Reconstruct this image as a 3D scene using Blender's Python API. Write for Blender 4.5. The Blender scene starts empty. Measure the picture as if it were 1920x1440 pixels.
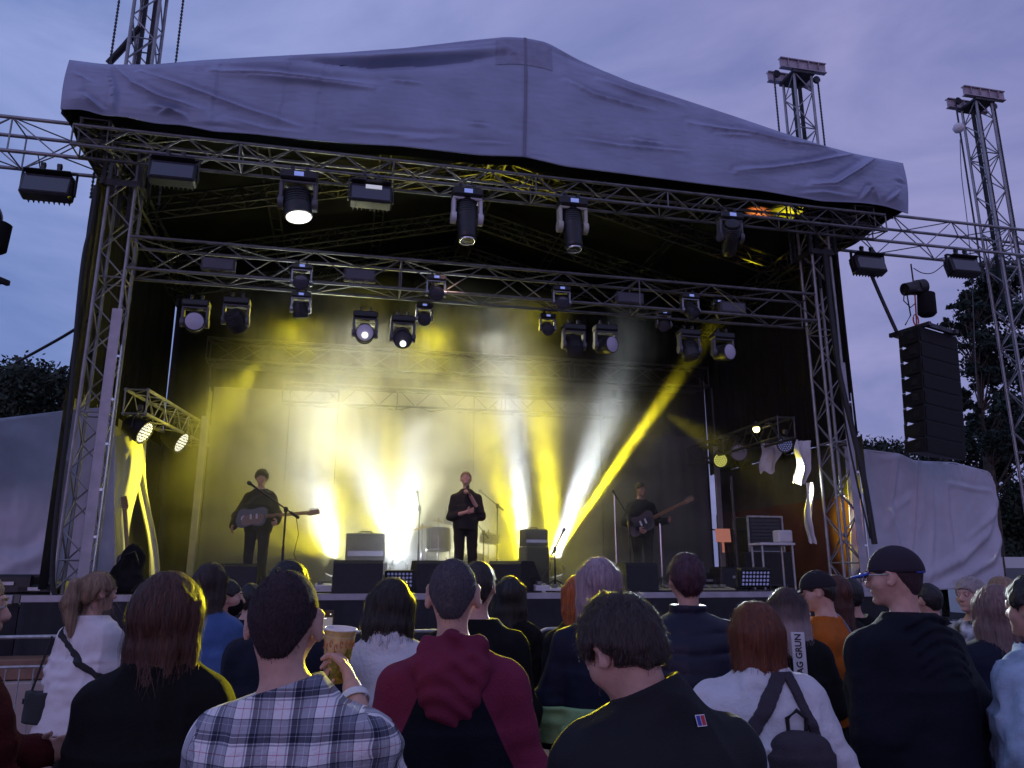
import bpy, math, random
import numpy as np
from mathutils import Vector, Matrix, Euler
R = math.radians
rnd = random.Random(7)
nrs = np.random.RandomState(11)
scene = bpy.context.scene
col = scene.collection

# ------------------------------------------------------------------ camera
CAMH, PITCH, FPX = 1.68, R(13.9), 1442.0
cam_d = bpy.data.cameras.new('camera'); cam = bpy.data.objects.new('camera', cam_d); col.objects.link(cam)
cam.location = (0, 0, CAMH); cam.rotation_euler = (math.pi/2 + PITCH, 0, 0)
cam_d.sensor_width = 36.0; cam_d.lens = 36.0*FPX/1920.0
cam_d.clip_start = 0.05; cam_d.clip_end = 2000
scene.camera = cam
scene.view_settings.view_transform = 'Standard'; scene.view_settings.look = 'None'
scene.view_settings.exposure = 0.0; scene.view_settings.gamma = 1.0
scene.view_settings.use_curve_mapping = False
cy = scene.cycles
cy.use_denoising = True; cy.max_bounces = 5; cy.diffuse_bounces = 2; cy.glossy_bounces = 2
cy.transmission_bounces = 4; cy.transparent_max_bounces = 8; cy.volume_bounces = 0
cy.volume_step_rate = 4.0; cy.volume_max_steps = 48
cy.sample_clamp_indirect = 3.0; cy.caustics_reflective = False; cy.caustics_refractive = False
cy.use_adaptive_sampling = True; cy.adaptive_threshold = 0.02

# ------------------------------------------------------------------ world: dusk sky under thin violet cloud
SUN_EL, SUN_ROT = R(4), R(200)
world = bpy.data.worlds.new('World'); scene.world = world; world.use_nodes = True
nt = world.node_tree; N = nt.nodes; L = nt.links; N.clear()
out = N.new('ShaderNodeOutputWorld'); bg = N.new('ShaderNodeBackground')
L.new(bg.outputs[0], out.inputs[0])
skyt = N.new('ShaderNodeTexSky'); skyt.sky_type = 'NISHITA'; skyt.sun_disc = False
skyt.sun_elevation = SUN_EL; skyt.sun_rotation = SUN_ROT
tc = N.new('ShaderNodeTexCoord'); mp = N.new('ShaderNodeMapping'); mp.inputs['Scale'].default_value = (1.0, 1.0, 3.2)
mp.inputs['Rotation'].default_value = (0.1, 0.25, 0.4)
nz = N.new('ShaderNodeTexNoise'); nz.inputs['Scale'].default_value = 2.3; nz.inputs['Detail'].default_value = 7; nz.inputs['Roughness'].default_value = 0.55
nz.inputs['Distortion'].default_value = 0.5
L.new(tc.outputs['Generated'], mp.inputs[0]); L.new(mp.outputs[0], nz.inputs[0])
cr = N.new('ShaderNodeValToRGB'); e = cr.color_ramp.elements
e[0].position = 0.36; e[0].color = (0.185, 0.225, 0.50, 1); e[1].position = 0.68; e[1].color = (0.365, 0.372, 0.69, 1)
L.new(nz.outputs['Fac'], cr.inputs[0])
# a touch bluer and clearer towards the left horizon, dimmer low down
sp = N.new('ShaderNodeSeparateXYZ'); L.new(tc.outputs['Generated'], sp.inputs[0])
mr = N.new('ShaderNodeMapRange'); mr.inputs['From Min'].default_value = -0.6; mr.inputs['From Max'].default_value = 0.3
L.new(sp.outputs['X'], mr.inputs['Value'])
mb_ = N.new('ShaderNodeMix'); mb_.data_type = 'RGBA'; mb_.blend_type = 'MULTIPLY'; mb_.inputs[0].default_value = 1.0
cr2 = N.new('ShaderNodeValToRGB'); e = cr2.color_ramp.elements
e[0].position = 0.0; e[0].color = (0.90, 1.12, 1.15, 1); e[1].position = 1.0; e[1].color = (1.03, 0.98, 0.99, 1)
L.new(mr.outputs[0], cr2.inputs[0]); L.new(cr.outputs[0], mb_.inputs[6]); L.new(cr2.outputs[0], mb_.inputs[7])
vs = N.new('ShaderNodeVectorMath'); vs.operation = 'SCALE'; vs.inputs['Scale'].default_value = 0.05
L.new(skyt.outputs[0], vs.inputs[0])
mx = N.new('ShaderNodeMix'); mx.data_type = 'RGBA'; mx.inputs[0].default_value = 0.88
L.new(vs.outputs[0], mx.inputs[6]); L.new(mb_.outputs[2], mx.inputs[7])
L.new(mx.outputs[2], bg.inputs[0]); bg.inputs[1].default_value = 1.0
# pink sun lamp standing in for a front-of-house light behind the audience
sd = bpy.data.lights.new('pink_fill_sun', 'SUN'); sd.energy = 0.22; sd.angle = R(24); sd.color = (1.0, 0.50, 0.92)
pink_fill_sun = bpy.data.objects.new('pink_fill_sun', sd); col.objects.link(pink_fill_sun)
pink_fill_sun.rotation_euler = (R(82), 0, R(-28))

# ------------------------------------------------------------------ stage frame: u along the front, v into depth
YAW = R(12.4)
EU = Vector((math.cos(YAW), math.sin(YAW), 0)); EV = Vector((-math.sin(YAW), math.cos(YAW), 0))
def W(u, v, z): return EU*u + EV*v + Vector((0, 0, z))
def ray(px, py):
    Z = (720-py)/FPX; X = (px-960)/FPX
    return Vector((X, math.cos(PITCH)-math.sin(PITCH)*Z, math.sin(PITCH)+math.cos(PITCH)*Z))
def onv(px, py, v):            # photo pixel -> (u, z) on the upright plane at stage depth v
    r = ray(px, py); k = v/r.dot(EV)
    return (r.dot(EU)*k, CAMH + r.z*k)
def ony(px, py, d):            # photo pixel -> world point at distance d ahead
    r = ray(px, py); k = d/r.y
    return Vector((r.x*k, d, CAMH + r.z*k))

# ------------------------------------------------------------------ materials
MATS = {}
def mat(name, color, rough=0.6, metal=0.0, emit=None, estr=1.0, noise=0.0, nscale=8.0, bump=0.0, bscale=60.0,
        spec=0.5, sheen=0.0, coat=0.0, stretch=None, trans=0.0, alpha=1.0, color2=None):
    if name in MATS: return MATS[name]
    m = bpy.data.materials.new(name); m.use_nodes = True
    nt = m.node_tree; b = nt.nodes['Principled BSDF']
    b.inputs['Base Color'].default_value = (*color, 1); b.inputs['Roughness'].default_value = rough
    b.inputs['Metallic'].default_value = metal; b.inputs['Specular IOR Level'].default_value = spec
    if sheen: b.inputs['Sheen Weight'].default_value = sheen; b.inputs['Sheen Roughness'].default_value = 0.4
    if coat: b.inputs['Coat Weight'].default_value = coat
    if trans: b.inputs['Transmission Weight'].default_value = trans
    if alpha < 1: b.inputs['Alpha'].default_value = alpha
    if emit: b.inputs['Emission Color'].default_value = (*emit, 1); b.inputs['Emission Strength'].default_value = estr
    if noise or bump:
        t = nt.nodes.new('ShaderNodeTexCoord'); mp = nt.nodes.new('ShaderNodeMapping')
        if stretch: mp.inputs['Scale'].default_value = stretch
        nt.links.new(t.outputs['Object'], mp.inputs[0])
    if noise:
        n = nt.nodes.new('ShaderNodeTexNoise'); n.inputs['Scale'].default_value = nscale; n.inputs['Detail'].default_value = 6
        nt.links.new(mp.outputs[0], n.inputs[0])
        r = nt.nodes.new('ShaderNodeValToRGB'); e = r.color_ramp.elements
        c2 = color2 if color2 else tuple(min(1, c*(1+noise)) for c in color)
        c1 = color if color2 else tuple(c*(1-noise) for c in color)
        e[0].position = 0.34; e[0].color = (*c1, 1); e[1].position = 0.66; e[1].color = (*c2, 1)
        nt.links.new(n.outputs['Fac'], r.inputs[0]); nt.links.new(r.outputs[0], b.inputs['Base Color'])
    if bump:
        n2 = nt.nodes.new('ShaderNodeTexNoise'); n2.inputs['Scale'].default_value = bscale; n2.inputs['Detail'].default_value = 4
        nt.links.new(mp.outputs[0], n2.inputs[0])
        bp = nt.nodes.new('ShaderNodeBump'); bp.inputs['Strength'].default_value = min(1, bump); bp.inputs['Distance'].default_value = 0.01
        nt.links.new(n2.outputs['Fac'], bp.inputs['Height']); nt.links.new(bp.outputs[0], b.inputs['Normal'])
    MATS[name] = m
    return m
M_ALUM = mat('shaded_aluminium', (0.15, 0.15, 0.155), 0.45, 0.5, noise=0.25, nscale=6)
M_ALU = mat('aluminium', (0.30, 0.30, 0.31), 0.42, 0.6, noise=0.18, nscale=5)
M_ALU2 = mat('painted_aluminium', (0.42, 0.40, 0.44), 0.5, 0.3, noise=0.1)
M_BLK = mat('black_housing', (0.018, 0.018, 0.02), 0.42, 0.0, noise=0.2, nscale=20)
M_STEEL = mat('dark_steel', (0.06, 0.06, 0.065), 0.45, 0.6, noise=0.3)
M_GALV = mat('galvanised_steel', (0.45, 0.46, 0.48), 0.42, 0.7, noise=0.2, nscale=12)
M_SKIRT = mat('black_molton', (0.022, 0.022, 0.028), 0.9, noise=0.25, nscale=3, bump=0.4, bscale=30)
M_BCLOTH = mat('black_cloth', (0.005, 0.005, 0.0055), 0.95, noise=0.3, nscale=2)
M_PVC = mat('grey_tarpaulin', (0.33, 0.38, 0.53), 0.6, noise=0.10, nscale=1.6, bump=0.25, bscale=9)
M_TARPW = mat('white_tarpaulin', (0.52, 0.54, 0.62), 0.5, noise=0.09, nscale=2.0, bump=0.2, bscale=7)
M_DECK = mat('stage_plywood', (0.11, 0.10, 0.09), 0.5, noise=0.35, nscale=4)
M_LENS = mat('frosted_lens', (0.50, 0.47, 0.58), 0.35, spec=0.8)
M_LENSD = mat('dark_lens', (0.05, 0.05, 0.07), 0.08, spec=1.0)
M_WEDGE = mat('speaker_paint', (0.02, 0.02, 0.022), 0.6, noise=0.2, nscale=40, bump=0.3, bscale=120)
M_ROPE = mat('black_rubber', (0.012, 0.012, 0.014), 0.6)
M_WHITE = mat('white_plastic', (0.7, 0.7, 0.72), 0.4)
M_CHROME = mat('chrome', (0.75, 0.75, 0.77), 0.18, 1.0)
M_BRASS = mat('brass', (0.65, 0.5, 0.25), 0.3, 1.0)

# ------------------------------------------------------------------ mesh builder
class MB:
    def __init__(s): s.v = []; s.f = []; s.m = []
    def add(s, vs, fs, mi=0):
        o = len(s.v); s.v += [tuple(p) for p in vs]; s.f += [tuple(i+o for i in f) for f in fs]; s.m += [mi]*len(fs)
        return s
    def box(s, c, size, rot=None, mi=0, bev=0.0):
        x, y, z = size[0]/2, size[1]/2, size[2]/2
        if bev <= 0:
            P = [Vector((a*x, b*y, d*z)) for d in (-1, 1) for a, b in ((-1, -1), (1, -1), (1, 1), (-1, 1))]
            F = [(0, 3, 2, 1), (4, 5, 6, 7), (0, 1, 5, 4), (1, 2, 6, 5), (2, 3, 7, 6), (3, 0, 4, 7)]
        else:
            b = min(bev, x*.9, y*.9, z*.9); P = []
            for zz, ins in ((-z, b), (-z+b, 0), (z-b, 0), (z, b)):
                for sx, sy, o in ((-1, -1, 0), (1, -1, 1), (1, 1, 0), (-1, 1, 1)):
                    a1 = Vector((sx*(x-b-ins*0.0), sy*(y-ins), zz)); a2 = Vector((sx*(x-ins), sy*(y-b), zz))
                    if ins: a1 = Vector((sx*(x-b), sy*(y-b), zz)); a2 = a1.copy()
                    P += [a1, a2] if o else [a2, a1]
            F = [tuple(range(7, -1, -1)), tuple(range(24, 32))]
            for k in range(3):
                for i in range(8):
                    j = (i+1) % 8; F.append((k*8+i, k*8+j, k*8+8+j, k*8+8+i))
        M = rot if rot is not None else Matrix.Identity(3)
        c = Vector(c)
        return s.add([M @ p + c for p in P], F, mi)
    def cyl(s, a, b, r, r2=None, n=10, mi=0, caps=True):
        a = Vector(a); b = Vector(b); r2 = r if r2 is None else r2
        d = (b-a)
        if d.length < 1e-6: return s
        d.normalize(); t = Vector((0, 0, 1)) if abs(d.z) < .9 else Vector((1, 0, 0))
        x = d.cross(t).normalized(); y = d.cross(x)
        P = []
        for c, rr in ((a, r), (b, r2)):
            for i in range(n):
                q = 2*math.pi*i/n; P.append(c + x*(math.cos(q)*rr) + y*(math.sin(q)*rr))
        F = [(i, (i+1) % n, n+(i+1) % n, n+i) for i in range(n)]
        if caps: F += [tuple(range(n-1, -1, -1)), tuple(range(n, 2*n))]
        return s.add(P, F, mi)
    def tube(s, pts, r, n=8, mi=0, closed=False):
        pts = [Vector(p) for p in pts]; K = len(pts); P = []
        for i, p in enumerate(pts):
            if closed: d = pts[(i+1) % K]-pts[i-1]
            else: d = pts[min(i+1, K-1)] - pts[max(i-1, 0)]
            d.normalize(); t = Vector((0, 0, 1)) if abs(d.z) < .95 else Vector((1, 0, 0))
            x = d.cross(t).normalized(); y = d.cross(x); rr = r[i] if isinstance(r, (list, tuple)) else r
            for k in range(n):
                q = 2*math.pi*k/n; P.append(p + x*(math.cos(q)*rr) + y*(math.sin(q)*rr))
        F = []
        for i in range(K if closed else K-1):
            j = (i+1) % K
            for k in range(n): F.append((i*n+k, i*n+(k+1) % n, j*n+(k+1) % n, j*n+k))
        if not closed: F += [tuple(range(n-1, -1, -1)), tuple((K-1)*n+k for k in range(n))]
        return s.add(P, F, mi)
    def lathe(s, prof, c=(0, 0, 0), axis=(0, 0, 1), n=20, mi=0, caps=True):
        c = Vector(c); d = Vector(axis).normalized(); t = Vector((0, 0, 1)) if abs(d.z) < .9 else Vector((1, 0, 0))
        x = d.cross(t).normalized(); y = d.cross(x); P = []; K = len(prof)
        for r, h in prof:
            for i in range(n):
                q = 2*math.pi*i/n; P.append(c + d*h + x*(math.cos(q)*r) + y*(math.sin(q)*r))
        F = [(k*n+i, k*n+(i+1) % n, (k+1)*n+(i+1) % n, (k+1)*n+i) for k in range(K-1) for i in range(n)]
        if caps: F += [tuple(range(n-1, -1, -1)), tuple((K-1)*n+i for i in range(n))]
        return s.add(P, F, mi)
    def prism(s, poly, thick, M=None, mi=0):     # poly in xz, extruded along y by thick (centred)
        n = len(poly); P = [Vector((x, -thick/2, z)) for x, z in poly] + [Vector((x, thick/2, z)) for x, z in poly]
        F = [tuple(range(n)), tuple(range(2*n-1, n-1, -1))] + [(i, n+i, n+(i+1) % n, (i+1) % n) for i in range(n)]
        if M is not None: P = [M @ p for p in P]
        return s.add(P, F, mi)
    def build(s, name, mats, parent=None, smooth=None, loc=None, rot=None):
        me = bpy.data.meshes.new(name); me.from_pydata(s.v, [], s.f)
        ms = mats if isinstance(mats, (list, tuple)) else [mats]
        for m in ms: me.materials.append(m)
        if len(ms) > 1: me.polygons.foreach_set('material_index', s.m)
        me.update()
        if smooth is not None:
            me.polygons.foreach_set('use_smooth', [True]*len(me.polygons))
            try: me.set_sharp_from_angle(angle=R(smooth))
            except Exception: pass
        o = bpy.data.objects.new(name, me); col.objects.link(o)
        if parent is not None: o.parent = parent
        if loc is not None: o.location = loc
        if rot is not None: o.rotation_euler = rot
        return o
def tag(o, label=None, cat=None, group=None, kind=None):
    if label: o['label'] = label
    if cat: o['category'] = cat
    if group: o['group'] = group
    if kind: o['kind'] = kind
    return o
def empty(name, loc, rz=0.0, rot=None):
    o = bpy.data.objects.new(name, None); o.empty_display_size = 0.2; col.objects.link(o)
    o.location = loc; o.rotation_euler = rot if rot is not None else (0, 0, rz); return o
def copy_tree(o, parent=None):
    c = o.copy(); col.objects.link(c); c.parent = parent
    for ch in list(o.children): copy_tree(ch, c)
    return c
def vnoise(shape_pts, scale, seed=0):
    """smooth value noise, points (...,3) numpy -> [-1,1]"""
    g = np.random.RandomState(seed).rand(32, 32, 32).astype(np.float32)*2-1
    p = shape_pts*scale; i = np.floor(p).astype(np.int32); f = (p-i).astype(np.float32); f = f*f*(3-2*f)
    i0 = i & 31; i1 = (i+1) & 31
    x0, y0, z0 = i0[..., 0], i0[..., 1], i0[..., 2]; x1, y1, z1 = i1[..., 0], i1[..., 1], i1[..., 2]
    fx, fy, fz = f[..., 0], f[..., 1], f[..., 2]
    a = g[x0, y0, z0]*(1-fx)+g[x1, y0, z0]*fx; b = g[x0, y1, z0]*(1-fx)+g[x1, y1, z0]*fx
    c = g[x0, y0, z1]*(1-fx)+g[x1, y0, z1]*fx; d = g[x0, y1, z1]*(1-fx)+g[x1, y1, z1]*fx
    return (a*(1-fy)+b*fy)*(1-fz) + (c*(1-fy)+d*fy)*fz
def gridmesh(name, P, mats, parent=None, thick=0.0, uv=False):
    """P: (rows, cols, 3) array -> smooth sheet"""
    r, c = P.shape[:2]; idx = np.arange(r*c).reshape(r, c)
    q = np.stack([idx[:-1, :-1], idx[:-1, 1:], idx[1:, 1:], idx[1:, :-1]], -1).reshape(-1, 4)
    me = bpy.data.meshes.new(name); me.from_pydata(P.reshape(-1, 3).tolist(), [], q.tolist())
    me.materials.append(mats); me.polygons.foreach_set('use_smooth', [True]*len(q)); me.update()
    o = bpy.data.objects.new(name, me); col.objects.link(o)
    if parent is not None: o.parent = parent
    if thick:
        m = o.modifiers.new('thickness', 'SOLIDIFY'); m.thickness = thick
    return o
# ------------------------------------------------------------------ ground
gm = mat('gravel_asphalt', (0.16, 0.13, 0.12), 0.9, noise=0.3, nscale=1.2, bump=0.6, bscale=25)
g = MB(); g.add([(-600, -60, 0), (600, -60, 0), (600, 900, 0), (-600, 900, 0)], [(0, 1, 2, 3)])
tag(g.build('ground', gm), 'trampled grey gravel ground of the concert field', 'ground', kind='structure')

DZ = 1.44                     # deck height
# ------------------------------------------------------------------ truss builder
def truss(name, A, B, w=0.34, h=0.34, up=(0, 0, 1), parent=None, rc=0.024, rb=0.010, step=None, m=None, label=None, group=None, cat='truss', side=None, asroot=True):
    """box truss; A,B are world points of the section centre"""
    A = Vector(A); B = Vector(B); m = m or M_ALU
    root = empty(name, A) if asroot else parent
    off = A if asroot else Vector((0, 0, 0))
    d = B-A; Ln = d.length; d.normalize(); up = Vector(up)
    s = Vector(side) if side is not None else d.cross(up).normalized()
    u = s.cross(d).normalized()
    cs = [(s*(a*w/2) + u*(b*h/2)) for a, b in ((-1, -1), (1, -1), (1, 1), (-1, 1))]
    o0 = A - off
    for c in cs:
        mb = MB(); mb.cyl(o0+c, o0+c+d*Ln, rc, n=10); mb.build('chord', m, root, smooth=40)
    mb = MB(); step = step or max(w, h)*1.0; n = max(1, round(Ln/step)); st = Ln/n
    for k in range(4):
        c0, c1 = cs[k], cs[(k+1) % 4]
        for i in range(n):
            a, b = (c0, c1) if (i+k) % 2 == 0 else (c1, c0)
            mb.cyl(o0+a+d*(i*st), o0+b+d*((i+1)*st), rb, n=6, caps=False)
        for i in range(0, n+1, 6):
            mb.cyl(o0+c0+d*(i*st), o0+c1+d*(i*st), rb*1.15, n=6, caps=False)
        mb.cyl(o0+c0+d*Ln, o0+c1+d*Ln, rb*1.15, n=6, caps=False)
    mb.build('lattice', m, root, smooth=40)
    if asroot: tag(root, label, cat, group)
    return root

# ------------------------------------------------------------------ stage deck
SU0, SU1, SV0, SV1 = -3.55, 8.3, 10.25, 16.6
st = empty('stage', W(SU0, SV0, 0), YAW); tag(st, 'raised black-skirted concert stage platform under the grey canopy', 'stage')
Wd, Dp = SU1-SU0, SV1-SV0
mb = MB(); mb.box((Wd/2, Dp/2, DZ-0.06), (Wd, Dp, 0.12)); mb.build('deck', M_DECK, st)
mb = MB(); mb.box((Wd/2, -0.018, DZ-0.035), (Wd+0.02, 0.03, 0.075)); mb.build('edge_rail', M_ALU2, st)
# skirt with pleats
cols_ = 900; xs = np.linspace(0, Wd, cols_); zs = np.linspace(0.02, DZ-0.08, 10)
P = np.zeros((10, cols_, 3)); X, Z = np.meshgrid(xs, zs)
am = 0.012 + 0.022*(1-(Z-zs[0])/(zs[-1]-zs[0]))
P[..., 0] = X; P[..., 2] = Z
P[..., 1] = -0.03 - am*(1+np.sin(X*16+2.2*np.sin(X*2.1)+Z*0.8)*0.8+0.3*np.sin(X*41))
gridmesh('skirt', P, M_SKIRT, st)
mb = MB(); mb.box((Wd/2, 0.25, DZ/2-.07), (Wd-.1, .02, DZ-.16)); mb.build('front_frame', M_BCLOTH, st)
# low pale loading ramp / step boxes in front, left wing
WL = empty('stage_wing', W(-7.6, 10.3, 0), YAW); tag(WL, 'low side platform with pale edge panels left of the main stage', 'platform')
mb = MB(); mb.box((2.0, 1.5, 1.40), (4.0, 3.0, 0.09)); mb.build('deck', M_DECK, WL)
for k in range(6):
    mb = MB(); mb.box((0.34+k*0.66, -0.012, 1.395), (0.58, 0.02, 0.10), bev=.006); mb.build('edge_panel', M_ALU2, WL)
mb = MB(); mb.box((2.0, 0.05, 0.66), (3.98, 0.03, 1.32)); mb.build('skirt', M_SKIRT, WL)
M_PALE = mat('pale_board', (0.42, 0.34, 0.31), 0.7, noise=0.15, nscale=2, bump=.1)
rs = empty('riser', W(-7.4, 9.35, 0), YAW); tag(rs, 'low pale wooden riser boards in front of the left stage skirt', 'riser')
for k in range(3):
    mb = MB(); mb.box((1.0+k*1.98, 0.35, 0.30+0.0), (1.94, 0.7, 0.58), bev=.01); mb.build('board_box', M_PALE, rs)
mb = MB(); mb.box((2.98, 0.42, 0.70), (5.9, .5, .20), bev=.01); mb.build('top_step', mat('brown_board', (0.22, 0.12, 0.08), .6, noise=.2), rs)

# ------------------------------------------------------------------ towers (ground support masts)
TW = 0.34
def tower(u, v, ztop, label, head_only=False, base=0.0, sleeve=True):
    c = W(u, v, base)
    root = empty('tower', c, YAW)
    tag(root, label, 'truss tower', 'lifting towers around the stage')
    hh = ztop-base
    for a, b in ((-1, -1), (1, -1), (1, 1), (-1, 1)):
        mb = MB(); mb.cyl((a*TW/2, b*TW/2, 0), (a*TW/2, b*TW/2, hh), 0.025, n=10); mb.build('chord', M_ALU, root, smooth=40)
    mb = MB(); n = round(hh/0.37); stp = hh/n; cs = [(-1, -1), (1, -1), (1, 1), (-1, 1)]
    for k in range(4):
        p, q = cs[k], cs[(k+1) % 4]
        for i in range(n):
            a, b = (p, q) if (i+k) % 2 == 0 else (q, p)
            mb.cyl((a[0]*TW/2, a[1]*TW/2, i*stp), (b[0]*TW/2, b[1]*TW/2, (i+1)*stp), 0.011, n=6, caps=False)
        for i in range(0, n+1, 5):
            mb.cyl((p[0]*TW/2, p[1]*TW/2, i*stp), (q[0]*TW/2, q[1]*TW/2, i*stp), 0.012, n=6, caps=False)
    mb.build('lattice', M_ALU, root, smooth=40)
    # base plate
    mb = MB(); mb.box((0, 0, 0.02), (0.7, 0.7, 0.04), bev=.005); mb.build('base_plate', M_STEEL, root)
    # head block: two I-beams and pulley box
    mb = MB()
    for s in (-1, 1):
        y = s*0.20
        mb.box((0, y, hh+0.20), (0.90, 0.09, 0.016)); mb.box((0, y, hh+0.02), (0.90, 0.09, 0.016)); mb.box((0, y, hh+0.11), (0.90, 0.02, 0.166))
        for xx in (-.3, -.1, .1, .3): mb.box((xx, y, hh+0.11), (0.012, 0.088, 0.16))
    mb.build('head_beam', mat('pink_grey_steel', (0.42, 0.36, 0.40), 0.5, 0.3, noise=.15), root)
    mb = MB(); mb.box((0, 0, hh-0.02), (0.44, 0.46, 0.05), bev=.004)
    for s in (-1, 1): mb.lathe([(0.0, -.02), (.07, -.02), (.05, 0), (.07, .02), (0.0, .02)], (s*.40, 0, hh+0.03), (0, 1, 0), n=14)
    mb.build('pulley_block', M_STEEL, root, smooth=40)
    # hoist chains outside + black straps inside
    for s, bot in ((-1, hh-3.6), (1, hh-3.6)):
        mb = MB(); mb.cyl((s*0.44, 0.02, bot), (s*0.44, 0.02, hh+0.03), 0.011, n=6)
        z = bot
        while z < hh:
            mb.box((s*0.44, 0.02, z), (0.034, 0.012, 0.03)); mb.box((s*0.44, 0.02, z+.03), (0.012, 0.034, 0.03)); z += .06
        mb.build('hoist_chain', M_STEEL, root)
    for s in (-.07, .06):
        mb = MB(); mb.box((s, 0.03, hh-2.0), (0.05, 0.05, 4.0)); mb.build('strap', M_ROPE, root)
    return root
TZ = 10.36
tL = tower(-3.18, 10.75, TZ, 'aluminium truss tower at the left front corner, rising through the canopy')
tR = tower(7.62, 10.75, TZ, 'aluminium truss tower at the right front corner behind the canopy edge')
tM = tower(11.42, 10.75, TZ, 'freestanding truss tower at the right edge, carrying the loudspeaker beam')
def sleeve(t, zlo, zhi, wide, label=None):
    # flat aluminium rail bolted on the tower front + sleeve plates
    mb = MB(); mb.box((TW/2-0.02, -TW/2-0.028, (zlo+zhi)/2), (wide, 0.02, zhi-zlo), bev=.004); mb.build('front_rail', M_ALU2, t)
    mb = MB(); mb.cyl((TW/2+0.085, -TW/2-0.03, zlo+.1), (TW/2+0.085, -TW/2-0.03, zhi-.5), 0.011, n=8)
    for k in range(6):
        z = zlo+.25+k*(zhi-zlo-.9)/5; mb.box((TW/2+.05, -TW/2-.03, z), (.09, .012, .03))
    mb.build('cable_rail', M_CHROME, t, smooth=40)
sleeve(tL, 1.3, 5.1, 0.13); sleeve(tR, 1.3, 5.0, 0.12)
for t in (tL, tR):
    mb = MB()
    for z in (6.9, 7.6):
        for a in (-1, 1):
            mb.box((a*(TW/2+.06), 0, z), (.014, TW+.2, .09)); mb.box((0, a*(TW/2+.06), z), (TW+.2, .014, .09))
    for a in (-1, 1):
        for b in (-1, 1): mb.box((a*(TW/2+.06), b*(TW/2+.06), 7.25), (.05, .05, .78))
    mb.build('sleeve_block', M_STEEL, t)

# ------------------------------------------------------------------ trusses
FV = 9.85
def tr(A, B, label, w=.34, h=.34, m=None, rc=.024, group='horizontal stage trusses', **k):
    return truss('truss', W(*A), W(*B), w=w, h=h, m=m, rc=rc, label=label, group=group, **k)
M_ALUD = mat('roof_shade_aluminium', (0.09, 0.09, 0.09), 0.45, 0.55, noise=0.2)  # aluminium darkened for the shade under the roof
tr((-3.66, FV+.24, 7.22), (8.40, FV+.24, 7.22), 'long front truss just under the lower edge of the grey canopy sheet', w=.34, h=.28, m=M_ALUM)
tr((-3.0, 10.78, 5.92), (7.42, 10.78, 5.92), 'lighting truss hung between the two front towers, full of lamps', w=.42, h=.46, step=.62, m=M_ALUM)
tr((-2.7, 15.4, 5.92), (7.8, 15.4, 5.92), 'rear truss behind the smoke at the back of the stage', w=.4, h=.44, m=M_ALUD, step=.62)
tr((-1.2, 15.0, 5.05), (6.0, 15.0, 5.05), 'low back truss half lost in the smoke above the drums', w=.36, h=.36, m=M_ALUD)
# ladders side trusses over the wings
tr((-2.88, 11.35, 4.02), (-2.55, 14.6, 4.10), 'short truss over the left wing carrying round lamps', w=.30, h=.34)
tr((7.15, 11.3, 4.05), (7.25, 15.0, 4.10), 'short truss over the right wing carrying round lamps', w=.30, h=.34, m=M_ALUD)
# PA beams
tr((-12.0, 10.75, 7.45), (-3.4, 10.75, 7.45), 'box truss beam leaving the left tower towards the frame edge', w=.5, h=.5, step=.62, rc=.027, group='loudspeaker beams')
tr((7.85, 10.75, 7.45), (12.6, 10.75, 7.45), 'box truss beam from the right tower to the freestanding tower', w=.5, h=.5, step=.62, rc=.027, group='loudspeaker beams')
# roof frame: eave trusses along v, rafters, ridge
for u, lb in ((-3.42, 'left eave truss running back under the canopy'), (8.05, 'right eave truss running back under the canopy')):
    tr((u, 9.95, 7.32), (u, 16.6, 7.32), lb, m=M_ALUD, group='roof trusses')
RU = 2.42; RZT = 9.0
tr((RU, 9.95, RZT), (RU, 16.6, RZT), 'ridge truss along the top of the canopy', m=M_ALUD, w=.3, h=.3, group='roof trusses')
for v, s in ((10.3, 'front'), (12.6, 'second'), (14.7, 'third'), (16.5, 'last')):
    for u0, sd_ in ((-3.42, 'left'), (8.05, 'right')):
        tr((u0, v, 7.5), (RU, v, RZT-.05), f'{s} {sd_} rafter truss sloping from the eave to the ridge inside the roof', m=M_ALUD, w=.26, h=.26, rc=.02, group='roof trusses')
for sgn, u0 in ((-1, -3.42), (1, 8.05)):
    for k in (0.33, 0.66):
        u = u0 + (RU-u0)*k; z = 7.5 + (RZT-7.5)*k+.19
        mb = MB(); r0 = empty('purlin', W(u, 9.95, z), YAW)
        for s in (-.09, .09): mb.cyl((s, 0, 0), (s, 6.6, 0), .017, n=6)
        for j in range(14): mb.cyl((-.09, j*.5, 0), (.09, j*.5, 0), .010, n=5)
        mb.build('twin_tube', M_ALUD, r0)
        tag(r0, f'{"upper" if k>.5 else "lower"} ladder purlin under the {"left" if sgn<0 else "right"} roof slope', 'purlin', 'roof purlins')

# ------------------------------------------------------------------ canopy
canopy = empty('canopy', W(0, FV, 0), YAW); tag(canopy, 'huge grey tarpaulin gable canopy covering the stage, wrinkled along its lower edge', 'canopy')
tops = [(130, 112), (165, 117), (200, 121), (285, 121), (380, 113), (500, 106), (640, 99), (760, 90), (880, 76), (950, 69), (985, 71), (1025, 79), (1080, 110), (1180, 153), (1280, 186), (1380, 219), (1470, 250), (1540, 272), (1600, 288), (1650, 298), (1693, 306)]
bots = [(113, 205), (160, 206), (190, 217), (235, 219), (290, 232), (345, 235), (400, 247), (470, 251), (560, 261), (640, 268), (760, 275), (900, 291), (985, 294), (1060, 312), (1180, 327), (1310, 344), (1430, 358), (1540, 378), (1620, 381), (1660, 387), (1703, 401)]
tu = np.array([onv(x, y, FV) for x, y in tops]); bu = np.array([onv(x, y, FV) for x, y in bots])
NC, NR = 520, 84
s = np.linspace(0, 1, NC)
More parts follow.
